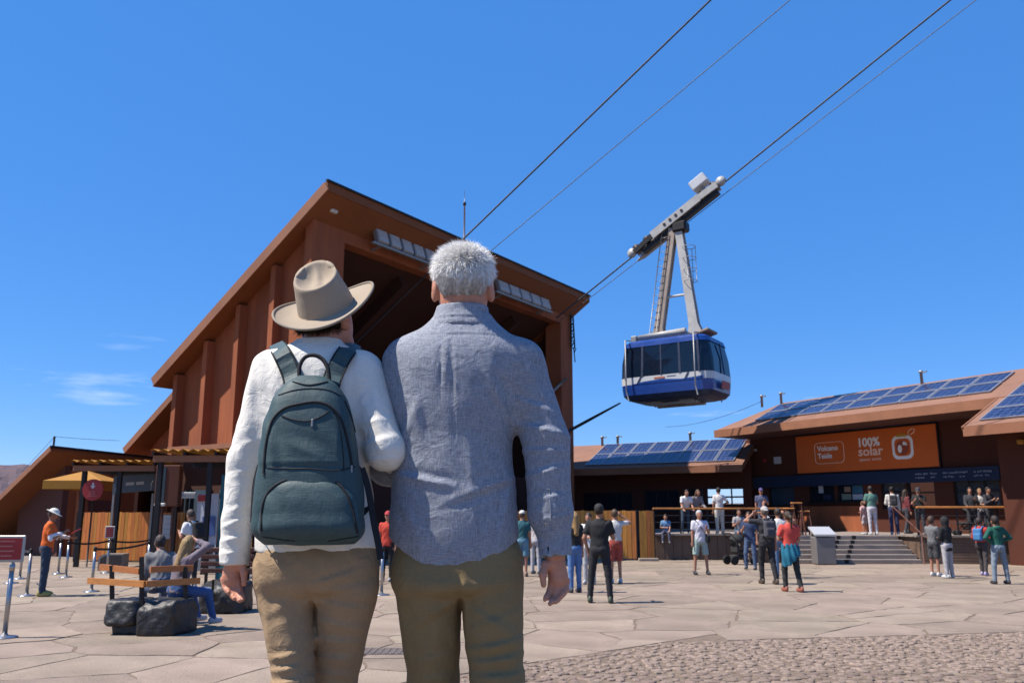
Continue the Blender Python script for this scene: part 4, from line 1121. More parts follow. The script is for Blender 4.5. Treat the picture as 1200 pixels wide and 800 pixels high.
# ================================================================== terrace, steps and low walls
TZ = PZ
tb = [gnd(773, 657), gnd(860, 656), gnd(930, 661), gnd(1086, 661), gnd(1200, 667)]
TW = mat('terrace timber cladding', (0.20, 0.125, 0.085), 0.8, 0.2, 2, 0.3, 20, dirt=0.15)
TCON = mat('terrace stone', (0.36, 0.30, 0.26), 0.85, 0.12, 2, 0.35, 30, dirt=0.15)
Yt = 30.6
terr = MB().prism([(tb[0].x, 32.6, TZ - .06), (9.2, 32.6, TZ - .06), (9.2, 31.6, TZ - .06), (tb[2].x, 31.55, TZ - .06), (tb[3].x + .1, 31.55, TZ - .06), (tb[3].x + .1, 30.2, TZ - .06), (26, 28.6, TZ - .06), (40, 52, TZ - .06), (3.8, 52, TZ - .06)], (0, 0, .06)).build('terrace', TCON, kind='structure')
def clad_wall(a, b, h, lab, n_boards, m=TW, vertical=True, cat='wall', nm='terrace_wall'):
    d = Vector((b[0] - a[0], b[1] - a[1], 0)); Lw = d.length; t = thing(nm, lab, cat, (a[0], a[1], 0), math.atan2(d.y, d.x))
    MB().box((Lw / 2, .12, h / 2 - .01), (Lw, .16, h - .02)).build('core', TCON, t)
    MB().box((Lw / 2, .07, h + .03), (Lw + .04, .34, .06)).build('coping', TCON, t)
    if vertical:
        w = Lw / n_boards
        for k in range(n_boards): MB().box(((k + .5) * w, .02, h / 2), (w - .02, .03 + rng.uniform(0, .012), h - .03)).build('board', m, t)
    else:
        w = h / n_boards
        for k in range(n_boards): MB().box((Lw / 2, .02, (k + .5) * w), (Lw, .03, w - .02)).build('board', m, t)
    return t
clad_wall((tb[0].x, 32.3), (9.2, 32.3), TZ - .02, 'low brown clad terrace wall below the railing, left of the stroller', 12)
p_ = gnd(878, 659); q_ = gnd(924, 659)
clad_wall((p_.x, p_.y), (q_.x, q_.y), .42, 'short clad planter wall beside the stroller, left of the metal bin', 5)
clad_wall((tb[3].x + .06, 31.6), (tb[3].x + .06, 29.95), TZ - .02, 'short return wall where the terrace meets the steps handrail', 4)
clad_wall((9.25, 32.2), (9.25, 31.62), TZ - .02, 'short return wall behind the planter at the left of the steps', 2)
clad_wall((9.3, 31.6), (tb[2].x, 31.6), TZ - .02, 'narrow wall panel between planter and steps', 2)
clad_wall((tb[3].x + .12, 29.9), (24.0, 28.3), TZ - .02, 'long slatted terrace wall at right behind the children', 9, vertical=False)
steps = thing('steps', 'broad flight of low stone steps leading up to the ticket windows', 'steps', (tb[2].x, 29.6, 0))
sw = tb[3].x - tb[2].x
for k in range(6):
    MB().bev((sw / 2, .16 + k * .33 + .16, (k + 1) * TZ / 12 - .003), (sw, .345, (k + 1) * TZ / 6 - .006), .012).build('step', TCON, steps)
# black rubber treads, zig-zag at the left of the steps
for k in range(6):
    for j in range(2):
        x = 1.35 + k * .19 + j * .55; z = (k + 1) * TZ / 6
        MB().bev((x, .10 + k * .33 + .06, z - .07), (.16, .03, .13), .01).build('tread_mark', mat('black rubber', (.015, .015, .016), .7, .2, 5, .1, 40), steps)
MB().tube([(sw - .05, -.1, 0), (sw - .05, -.1, 1.0), (sw - .05, 1.9, 1.0 + TZ), (sw - .05, 1.9, TZ)], .03, 8).build('handrail', DARKWOOD, steps)
# metal bin with a bright sloped lid
bp_ = gnd(966, 661)
bn = thing('litter_bin', 'grey metal litter bin with bright sloping lid beside the steps', 'bin', (bp_.x, bp_.y, 0))
MB().bev((0, 0, .46), (.66, .55, .90), .03).build('body', mat('bin grey', (.27, .25, .24), .5, .1, 4, .05, 40, metal=.3), bn)
MB().prism([(-.36, -.31, .93), (-.36, .31, 1.17), (-.36, .31, 1.23), (-.36, -.31, .99)], (.72, 0, 0)).build('lid', mat('polished lid', (.85, .82, .78), .18, .03, 4, 0, metal=.3), bn)
MB().box((0, .18, 1.0), (.55, .16, .24)).build('neck', DARKMETAL, bn)
# handrails on the terrace edge
def railing(a, b, h, n, lab, m=WOODRAIL):
    a, b = Vector(a), Vector(b); d = b - a; t = thing('railing', lab, 'railing', a, math.atan2(d.y, d.x)); Lr = Vector((d.x, d.y)).length
    MB().bev((Lr / 2, 0, h), (Lr, .16, .07), .015).build('top_rail', m, t)
    for k in range(n + 1): MB().box((Lr * k / n, 0, h / 2 - .02), (.05, .05, h - .03)).build('post', DARKMETAL, t)
    for z in (.2, .45, .7):
        MB().tube([(0, .0, z), (Lr, .0, z)], .008, 5).build('wire', GREYMETAL, t)
    return t
railing((tb[0].x, 32.7, TZ), (10.4, 32.7, TZ), .95, 5, 'timber topped railing on the left part of the terrace by the stroller')
rz_ = TZ + .04
railing((tb[3].x + .15, 30.15, TZ), (23.0, 28.75, TZ), .98, 7, 'timber topped railing along the right part of the terrace behind the children')
# tall folding stools and small table by the counters
def stool(p, lab, rz, h=.75):
    t = thing('stool', lab, 'stool', p, rz, 'timber stools')
    MB().bev((0, 0, h), (.36, .36, .05), .02).build('seat', WOODRAIL, t)
    for sx_ in (-1, 1):
        for sy in (-1, 1): MB().bar((sx_ * .14, sy * .14, h - .02), (sx_ * .22, sy * .22, 0), .04, .04).build('leg', DARKWOOD, t)
    MB().box((0, 0, .3), (.38, .03, .03)).build('stretcher', DARKWOOD, t)
for px, lab, hh in ((986, 'timber stool nearest the metal bin, below the ticket windows', .95), (997, 'tall timber stool second from metal bin', 1.15), (1007, 'timber stool beside the pink-shirted child', .85), (944, 'dark timber stool left of the metal bin, against the wall', .8)):
    p = gnd(px, 631, TZ); stool((p.x, p.y - .0 if p.y > 31.8 else 32.0, TZ), lab, rng.uniform(-.3, .3), hh)

# ================================================================== left side: pergolas, kiosks, signs, queue posts
def post_at(px, py): return gnd(px, py)
# ---- wooden board fences
def board_fence(a, b, h, n, lab, rails=True, z0=.06, w_post=.09):
    a, b = Vector((a[0], a[1], 0)), Vector((b[0], b[1], 0)); d = b - a; Lf = d.length
    t = thing('board_fence', lab, 'fence', a, math.atan2(d.y, d.x), 'timber fences'); w = Lf / n
    for k in range(n):
        hh = h + rng.uniform(-.012, .012)
        MB().box(((k + .5) * w, rng.uniform(-.006, .006), z0 + (hh - z0) / 2), (w * .93, .025, hh - z0)).build('board', WOOD, t)
    for z in (h * .2, h * .82): MB().box((Lf / 2, .045, z), (Lf, .05, .08)).build('rail', DARKWOOD, t)
    for x in (0.0, Lf): MB().box((x, .045, h / 2), (w_post, .1, h + .04)).build('post', DARKMETAL, t)
    return t
fl0, fl1 = gnd(89, 661), gnd(175, 657)
board_fence((at(88, 640, 31.3).x, 31.3), (at(176, 640, 30.7).x, 30.7), at(130, 600, 31.0).z, 22, 'honey-coloured board fence left of the white notice panel, below the round sign')
board_fence((at(181, 640, 29.9).x, 29.9), (at(236, 640, 29.5).x, 29.5), at(200, 600, 30.5).z, 14, 'honey-coloured board fence behind the man with the black backpack')
# ---- right side fence in three bays
f0, f1, f2, f3 = at(598, 640, 32.3), at(746, 640, 32.0), at(750, 640, 32.0), at(767, 640, 32.1)
hr = at(700, 598, 32.0).z
board_fence((at(560, 640, 32.4).x, 32.4), (f0.x, 32.3), hr, 9, 'timber fence bay behind the walking man, mostly hidden')
board_fence((f0.x + .05, 32.3), (f1.x, 32.0), hr, 27, 'long timber fence behind the black-clad man')
board_fence((f2.x, 32.0), (f3.x, 32.1), hr, 4, 'narrow timber fence bay next to the terrace wall')
mb = MB().bev((0, 0, .05), (.7, .3, .1), .02); o = mb.build('kerb_block', TCON, None, (at(760, 657, 31.6).x, 31.6, 0)); tag(o, 'pale concrete kerb block at the foot of the narrow timber fence bay', 'kerb block')

# ---- steel pergolas with yellow corrugated decks
def pergola(name, lab, posts, deck, z, Yd, slope=.0):
    p0 = posts[0]; t = thing(name, lab, 'pergola', (p0[0], p0[1], 0))
    o_ = Vector((p0[0], p0[1], 0))
    for (x, y) in posts: MB().box((x - o_.x, y - o_.y, z / 2), (.13, .13, z)).build('post', DARKMETAL, t)
    x0, x1, y0, y1 = deck
    for y in (y0, y1): MB().box(((x0 + x1) / 2 - o_.x, y - o_.y, z + .09), (x1 - x0, .12, .18)).build('beam', FASCIA if y == y0 else DARKMETAL, t)
    n = max(3, int((x1 - x0) / .7))
    for k in range(n + 1): MB().box((x0 + (x1 - x0) * k / n - o_.x, (y0 + y1) / 2 - o_.y, z + .23), (.07, y1 - y0 + .2, .09)).build('purlin', DARKMETAL, t)
    # corrugated deck
    V = []; F = []; m = int((x1 - x0) / .07)
    for i in range(m + 1):
        x = x0 + (x1 - x0) * i / m
        for y in (y0 - .25, y1 + .25): V.append((x - o_.x, y - o_.y, z + .32 + .035 * math.sin(i * 1.57) + (slope * (y - y0))))
    for i in range(m): F.append((2 * i, 2 * i + 2, 2 * i + 3, 2 * i + 1))
    MB().add(V, F, True).build('deck', YELLOW, t)
    return t
z1_ = at(110, 552, 28.0).z
pergola('pergola', 'dark steel pergola with yellow deck over the round red sign', [(at(95, 600, 28.0).x, 28.0), (at(137, 600, 28.0).x, 28.0), (at(95, 600, 29.6).x, 29.6), (at(182, 600, 29.6).x, 29.6)], (at(88, 550, 28).x, at(183, 550, 28).x, 27.9, 29.7), z1_, 28)
z2_ = at(215, 541, 24.5).z
pergola('pergola', 'dark steel pergola with yellow deck over the hanging banners', [(at(243, 600, 24.6).x, 24.6), (at(184, 600, 24.6).x, 24.6), (at(272, 600, 27.4).x, 27.4), (at(205, 600, 27.4).x, 27.4)], (at(180, 540, 24.5).x, at(290, 540, 24.5).x, 24.5, 27.6), z2_, 24.5)
# ---- yellow parasol roof
pp = at(101, 565, 32.2)
um = thing('parasol', 'yellow square parasol beside the low building, behind the round red sign', 'parasol', (pp.x, 32.2, 0))
zt_ = at(102, 551, 32.2).z; zb_ = at(102, 564, 32.2).z
MB().tube([(0, 0, 0), (0, 0, zt_ - .05)], .035, 8).build('pole', DARKWOOD, um)
hw = 1.05
MB().add([(-hw, -hw, zb_), (hw, -hw, zb_), (hw, hw, zb_), (-hw, hw, zb_), (0, 0, zt_)], [(0, 1, 4), (1, 2, 4), (2, 3, 4), (3, 0, 4)]).build('canopy', YELLOW, um)
for a, b in (((-hw, -hw), (hw, -hw)), ((hw, -hw), (hw, hw)), ((hw, hw), (-hw, hw)), ((-hw, hw), (-hw, -hw))):
    MB().add([(*a, zb_ - .012), (*b, zb_ - .012), (*b, zb_ - .3), (*a, zb_ - .3)], [(0, 1, 2, 3)]).build('valance', YELLOW, um)
# ---- round red sign
p = at(109, 573.5, 27.85)
rs = thing('round_sign', 'round red sign with white arrow and small writing under the pergola', 'sign', (p.x, 27.85, 0))
rad = 12.2 * 27.85 / 1010
rt = Matrix.Rotation(R(90), 3, 'X')
MB().lathe([(0, -.02), (rad, -.02), (rad, .02), (0, .02)], 36, (0, 0, p.z), rt, False).build('disc', REDSIGN, rs)
MB().tube([(0, .05, 0), (0, .05, p.z + rad * .6)], .03, 8).build('post', DARKMETAL, rs)
MB().prism([(-.03, -.03, p.z + .22), (.03, -.03, p.z + .22), (.03, -.03, p.z + .12), (.09, -.03, p.z + .12), (0, -.03, p.z + .03), (-.09, -.03, p.z + .12), (-.03, -.03, p.z + .12)], (0, .008, 0)).build('arrow', INK, rs)
for k, w in enumerate((.16, .2, .18, .3)): MB().box((0, -.026, p.z - .05 - k * .05), (w, .006, .018)).build('print_line', PALEPRINT, rs)
# ---- kiosk with slate-blue name board
kx0, kx1 = at(134, 560, 30.0).x, at(183, 560, 30.0).x; kzt = at(160, 558, 30.0).z; kzb = at(160, 578, 30.0).z
ki = thing('kiosk', 'small brown kiosk with slate-blue name board behind the board fence', 'kiosk', ((kx0 + kx1) / 2, 31.8, 0)); kw = kx1 - kx0
SLATE = mat('slate blue board', (.13, .17, .23), .5, .06, 3, .02, 30)
KBROWN = mat('kiosk brown', (.15, .05, .03), .8, .12, 2, .15, 30)
MB().box((0, 1.2, kzt / 2), (kw, .12, kzt)).build('back_wall', KBROWN, ki)
for sx_ in (-1, 1): MB().box((sx_ * (kw / 2 - .06), .55, kzt / 2), (.12, 1.18, kzt)).build('side_wall', KBROWN, ki)
MB().box((0, .1, 1.0), (kw - .25, .5, .08)).build('counter', GREYMETAL, ki)
MB().prism([(-kw / 2 - .1, -1.95, kzt + .04), (kw / 2 + .1, -1.95, kzt + .20), (kw / 2 + .1, -1.95, kzt + .28), (-kw / 2 - .1, -1.95, kzt + .12)], (0, 3.3, 0)).build('roof', DARKMETAL, ki)
nbd = MB().prism([(-kw / 2, -1.86, kzb), (kw / 2, -1.86, kzb + .1), (kw / 2, -1.86, kzt + .12), (-kw / 2, -1.86, kzt)], (0, .08, 0)).build('name_board', SLATE, ki)
x = -.28
mb = MB()
for d in (.09, .05, .08, .07, .0, .08, .06, .05, .08):
    if d: mb.box((x + d / 2, -1.87, (kzt + kzb) / 2 + .05 + x * .06), (d * .85, .012, .10))
    x += d if d else .07
mb.build('small_print', INK, nbd, kind='stuff')
MB().tube([(.62, -1.87, kzb + .12), (.62, -1.87, kzb + .36), (.66, -1.87, kzb + .44)], .025, 6).build('pictogram', INK, nbd)
for sx_ in (-1, 1): MB().box((sx_ * (kw / 2 - .05), -1.82, (kzb) / 2), (.07, .07, kzb)).build('post', GREYMETAL, ki)
# ---- tall display case
p0, p1 = at(186, 545, 26.5), at(210, 593, 26.5)
dc = thing('display_case', 'dark brown upright display case hanging between the two pergolas', 'display', ((p0.x + p1.x) / 2, 26.5, 0)); dw = p1.x - p0.x
MB().bev((0, 0, (p0.z + p1.z) / 2), (dw, .3, p0.z - p1.z), .02).build('case', KBROWN, dc)
MB().box((-dw * .27, -.155, (p0.z + p1.z) / 2), (dw * .38, .02, (p0.z - p1.z) * .9)).build('screen', WINDOW, dc)
MB().box((-dw * .42, -.168, (p0.z + p1.z) / 2), (.03, .02, (p0.z - p1.z) * .94)).build('trim', INK, dc)
MB().bev((-dw * .2, -.2, p1.z + .05), (dw * .45, .12, .09), .02).build('shelf', WHITEPAINT, dc)
for x in (-.15, .18): MB().box((x, 0, p1.z / 2), (.06, .06, p1.z + .02)).build('leg', DARKWOOD, dc)
# ---- white notice panel on the fence
p0, p1 = at(192, 603, 29.3), at(205, 631, 29.3)
nbp = thing('notice_panel', 'tall white notice panel standing in front of the board fence', 'notice board', ((p0.x + p1.x) / 2, 29.3, 0)); w = p1.x - p0.x
MB().bev((0, 0, (p0.z + p1.z) / 2), (w, .04, p0.z - p1.z), .01).build('panel', WHITEPAINT, nbp)
for k in range(4): MB().box((0, -.024, p1.z + .15 + k * .17), (w * .7, .006, .03)).build('print_line', mat('pale grey print', (.5, .52, .55), .6, .03, 3, 0), nbp)
for sx_ in (-1, 1): MB().box((sx_ * w * .35, .03, p1.z / 2), (.04, .03, p1.z + .1)).build('leg', DARKMETAL, nbp)
# ---- price board, feather banner, hanging printed banner
p0 = at(219, 580, 28.8)
pbd = thing('price_board', 'small white price board with grey lettering under the pergola deck', 'sign', (p0.x, 28.8, 0))
MB().bev((0, 0, p0.z), (.58, .05, .2), .01).build('panel', WHITEPAINT, pbd)
MB().tube([(0, .04, 0), (0, .04, p0.z)], .025, 8).build('post', DARKMETAL, pbd)
for k in range(6): MB().box((-.22 + k * .088, -.03, p0.z), (.06, .006, .1)).build('print_mark', mat('grey mark', (.4, .4, .4), .6, .03, 3, 0), pbd)
def hang_banner(px0, px1, py0, py1, Y, c, lab, cat='banner', parts=()):
    a, b = at(px0, py0, Y), at(px1, py1, Y); t = thing('roll_banner', lab, cat, ((a.x + b.x) / 2, Y, 0)); w = b.x - a.x; zt_ = a.z; zb_ = max(.06, b.z)
    V = []; F = []
    for i in range(9):
        x = -w / 2 + w * i / 8
        for z in (zb_, zt_): V.append((x, .02 * math.sin(i * 1.3), z))
    for i in range(8): F.append((2 * i, 2 * i + 2, 2 * i + 3, 2 * i + 1))
    MB().add(V, F, True).build('cloth', c, t)
    MB().box((0, .03, zb_ / 2), (w + .1, .25, zb_)).build('base', GREYMETAL, t); MB().tube([(0, .05, 0), (0, .05, zt_)], .015, 6).build('pole', GREYMETAL, t)
    for (fx, fz, fw, fh, m_) in parts: MB().bev((fx * w, -.03, zb_ + fz * (zt_ - zb_)), (fw * w, .012, fh * (zt_ - zb_)), .004).build('print_block', m_, t)
    return t
BB = mat('banner blue', (.10, .17, .42), .6, .25, 5, 0)
hang_banner(232, 252, 578, 655, 26.2, mat('banner pale', (.55, .58, .66), .6, .12, 4, .02, 20), 'white and blue printed roll banner beside the dark pergola post',
            parts=((-.25, .93, .45, .1, REDSIGN), (.1, .5, .6, .3, BB), (0, .15, .8, .14, NAVY)))
hang_banner(260, 274, 556, 690, 21.5, mat('banner teal', (.015, .13, .16), .6, .1, 4, .02, 20), 'narrow teal roll banner next to the woman\'s left sleeve')
hang_banner(278, 292, 600, 690, 23.0, mat('banner amber', (.45, .22, .03), .6, .1, 4, .02, 20), 'amber yellow roll banner seen beside the woman\'s left hand')

# ---- queue posts
def stanchion(px, py, lab, h=1.0, sign=None, grp='silver queue posts'):
    p = gnd(px, py); t = thing('queue_post', lab, 'queue post', p, rng.uniform(-.2, .2), grp)
    MB().lathe([(.17, 0), (.17, .012), (.155, .022), (.05, .035), (.034, .06)], 24).build('base', STEEL, t)
    MB().lathe([(.032, .05), (.032, h - .1)], 14).build('pole', STEEL, t)
    MB().lathe([(.036, h - .1), (.036, h - .01), (.02, h), (0, h)], 14).build('belt_head', DARKMETAL if sign is None else STEEL, t)
    if sign:
        w, hh, z = sign
        ox = -.17 if w > .5 else 0
        sg = MB().bev((ox, -.05, z), (w, .03, hh), .01).build('sign_frame', mat('frame silver', (.6, .57, .52), .45, .05, 5, 0, metal=.3), t)
        MB().box((ox, -.067, z), (w - .07, .01, hh - .07)).build('sign_face', REDSIGN, sg)
        for k in range(4):
            MB().box((ox - .02 * w, -.074, z + hh * (.28 - .18 * k)), (w * (.66 - .08 * (k % 2)), .006, hh * .05)).build('print_line', PALEPRINT, sg)
        MB().tube([(0, -.0, h - .05), (0, -.03, z)], .018, 8).build('sign_stem', STEEL, t)
    return p
big = stanchion(5, 747, 'queue post carrying a large red notice at the left picture edge, nearest the camera', .98, (.66, .36, 1.18))
A_ = stanchion(31, 698, 'queue post directly left of the orange-shirted man\'s shoes', .95)
B_ = stanchion(13, 683, 'queue post half hidden behind the large red notice', .95)
C_ = stanchion(23, 678, 'thin queue post behind the large red notice, right of the hidden one', .95)
D_ = stanchion(68, 672, 'queue post right behind the orange-shirted man, the farther of two', .95)
E_ = stanchion(77, 676, 'queue post right of the orange-shirted man, the nearer of two', .95)
F_ = stanchion(107, 693, 'queue post standing between orange-shirted man and stone bench', .95)
G_ = stanchion(125, 671, 'queue post carrying a small red notice in front of the board fence', .95, (.26, .34, 1.14))
H_ = stanchion(447, 697, 'queue post seen between the woman and the man', .98)
def belt(a, b, lab, dz=.0):
    m_ = a.lerp(b, .5); pts = [a.lerp(b, t / 8) + Vector((0, 0, .90 - dz - .06 * 4 * (t / 8) * (1 - t / 8))) for t in range(9)]
    mb = MB()
    for i in range(8): mb.bar(pts[i], pts[i + 1], .004, .05)
    o = mb.build('queue_belt', DARKMETAL); tag(o, lab, 'queue belt', 'black queue belts')
belt(E_, G_, 'black queue belt stretched from orange-shirted man\'s posts to the small red notice')
belt(G_, gnd(176, 668), 'black queue belt running right from the small red notice along the fence')
belt(F_, gnd(172, 676), 'black queue belt stretched from the lone queue post toward the stone bench')
belt(A_, B_, 'black queue belt low behind the large red notice')
I_ = stanchion(176, 668, 'queue post at the fence corner behind the seated pair', .95)
J_ = stanchion(172, 676, 'queue post just behind the stone bench, hidden by the seated man', .95)
# ---- pale block with dark panel (planter trough)
p = gnd(128, 668)
tr = thing('planter_trough', 'low pale trough with dark front standing before the board fence', 'planter', (p.x, p.y, 0))
MB().prism([(-.36, 0, 0), (.36, 0, 0), (.36, 0, .48), (-.2, 0, .48), (-.36, 0, .40)], (0, .45, 0)).build('body', TCON, tr)
MB().prism([(-.30, -.012, .03), (.34, -.012, .03), (.34, -.012, .44), (-.14, -.012, .44), (-.30, -.012, .34)], (0, .02, 0)).build('panel', mat('dark panel', (.06, .045, .045), .7, .1, 4, .05, 30), tr)

# ---- basalt seats with timber rails
def rock(lo, hi, seed, h, name, parent, base=(0, 0, 0)):
    r_ = np.random.RandomState(seed); lo = np.array(lo, float); hi = np.array(hi, float); c = (lo + hi) / 2; hf = (hi - lo) / 2
    s = SDF().box(c, hf, .05)
    for k in range(9):
        n = r_.normal(size=3); n[2] = abs(n[2]) * .6; n /= np.linalg.norm(n); d = (np.abs(n) * hf).sum() * r_.uniform(.70, .86)
        s._add('i', (lambda n, d: lambda P: (P - c) @ n - d)(n, d), lo - .1, hi + .1, .03)
    ph = r_.uniform(0, 6, 12)
    s.disp(lambda P: .018 * np.sin(P[:, 0] * 9 + ph[0]) * np.sin(P[:, 1] * 8 + ph[1]) * np.sin(P[:, 2] * 10 + ph[2]) + .008 * np.sin(P[:, 0] * 31 + ph[3] + 3 * P[:, 2]) * np.sin(P[:, 2] * 27 + P[:, 1] * 23 + ph[4]))
    return s.build(name, BASALT, parent, h, base)
cb = gnd(168, 745)
bench = thing('stone_bench', 'black basalt block bench with orange-brown timber rails where two people sit', 'bench', (cb.x, cb.y, 0))
def bl(px, py, Y): p = at(px, py, Y); return (p.x - cb.x, p.y - cb.y, p.z)
def blx(px, Y): return at(px, 700, Y).x - cb.x
rock((blx(121, 12.5), .05, .12), (blx(168, 12.5), .75, .46), 3, .03, 'block', bench)
rock((blx(132, 12.5), .1, -.02), (blx(172, 12.5), .7, .2), 5, .03, 'block', bench)
rock((blx(163, 12.4), -.02, -.02), (blx(216, 12.4), .75, .47), 8, .03, 'block', bench)
cn = bl(170, 683.5, 12.40)
for (pa, Ya, pb2, Yb) in (((104, 680), 13.1, (170, 684), 12.4), ((171, 684), 12.4, (234, 680), 12.9), ((118, 664), 13.1, (164, 669), 12.55), ((176, 667), 12.5, (226, 665), 12.9)):
    MB().bar(bl(*pa, Ya), bl(*pb2, Yb), .05, .085).build('rail', WOODRAIL, bench)
for (px, pt, Y) in ((131, 662, 12.9), (166, 652, 12.52), (217, 664, 12.8)):
    a = bl(px, pt, Y); b = bl(px + 1, 708, Y); MB().bar((b[0], b[1], .3), a, .06, .03, up=(0, 1, 0)).build('rail_post', DARKMETAL, bench)
cb2 = gnd(254, 719)
bench2 = thing('stone_bench', 'black basalt boulder with dark slatted backrest beside the woman\'s left hand', 'bench', (cb2.x, cb2.y, 0))
w2 = 26 * 15.0 / 1000
rock((-w2, 0, -.02), (w2, .8, .5), 21, .03, 'block', bench2)
for k in range(4): MB().bev((-.12, .75, .66 + k * .12), (.95, .03, .085), .01).build('slat', DARKWOOD, bench2)
for x in (-.5, .25): MB().bar((x, .8, .0), (x, .8, 1.06), .05, .04, up=(0, 1, 0)).build('slat_post', DARKMETAL, bench2)
MB().tube([(-.08, -.05, 0), (-.08, -.05, .56)], .02, 6).build('front_post', DARKMETAL, bench2)
# bench behind with slats, dark, seen at centre between the figures' legs is left to the queue post
# ---- parked car glimpsed far left
pc_ = gnd(-4, 617); 
cpos = Vector((pc_.x, min(pc_.y, 75), 0)); cpos.x = at(-2, 610, cpos.y).x
car2 = thing('parked_car', 'small bright blue parked car far off at the left picture edge', 'car', cpos, R(8))
CB = mat('car blue', (.03, .22, .42), .3, .05, 3, 0)
MB().prism([(-2, -.8, .35), (2, -.8, .35), (2.05, -.8, .75), (1.2, -.8, .9), (.6, -.8, 1.42), (-1.2, -.8, 1.45), (-1.9, -.8, .95), (-2.05, -.8, .8)], (0, 1.6, 0)).build('body', CB, car2)
MB().prism([(.95, -.82, .95), (.52, -.82, 1.34), (-1.1, -.82, 1.36), (-1.5, -.82, .97)], (0, 1.64, 0)).build('window', WINDOW, car2)
for x in (-1.25, 1.25):
    for y in (-.72, .72): MB().lathe([(0, -.1), (.32, -.1), (.32, .1), (0, .1)], 16, (x, y, .32), Matrix.Rotation(R(90), 3, 'X')).build('wheel', DARKMETAL, car2)

# ================================================================== people in the square
def fabric(c, nm=None, rough=.85):
    nm = nm or 'cloth %.2f %.2f %.2f' % c
    return mat(nm, c, rough, .12, 7, .25, 90, k=.78)
SKIN = mat('skin', (.52, .25, .16), .55, .06, 12, .05, 90); SKIN2 = mat('tan skin', (.36, .18, .115), .55, .06, 12, .05, 90)
EYE_M = mat('dark eye', (.02, .015, .012), .3, .02, 5, 0)
ARM = {'down': ((.14, .0, -1), (.05, .16, -1)), 'phone': ((.2, .25, -.9), (-.45, .75, .5)), 'brow': ((.8, .35, .05), (-.8, .05, .62)), 'hip': ((.6, -.15, -.75), (-.75, .4, -.35)),
       'fold': ((.2, .15, -.95), (-.9, .45, .05)), 'pocket': ((.32, -.12, -.95), (-.22, .3, -.9)), 'rest': ((.1, .35, -.9), (-.1, .85, -.35)), 'up': ((.6, .25, .5), (-.25, .3, .9)),
       'lean': ((.12, .62, -.75), (-.05, .85, -.15)), 'back': ((.15, -.25, -.95), (.05, -.05, -1)), 'strap': ((.25, .2, -.9), (-.35, .5, .75)), 'front': ((.15, .45, -.85), (-.2, .95, .05)), 'neck': ((.7, .2, .65), (-.85, -.1, .3))}
LEG = {'stand': (((.03, .0, -1), (.02, -.03, -1)), ((.03, .02, -1), (.02, -.04, -1))), 'wide': (((.15, .02, -1), (.08, -.03, -1)), ((.13, -.03, -1), (.07, -.03, -1))),
       'walk': (((.02, .28, -1), (.01, -.04, -1)), ((.03, -.12, -1), (.02, -.32, -1))), 'sit': (((.14, 1, -.06), (.03, .02, -1)), ((.14, 1, -.06), (.03, .1, -1))),
       'rest': (((.04, .02, -1), (.02, -.03, -1)), ((.12, .16, -1), (.05, -.12, -1))), 'sitout': (((.2, 1, -.12), (.05, .45, -1)), ((.25, 1, -.1), (.05, .3, -1)))}
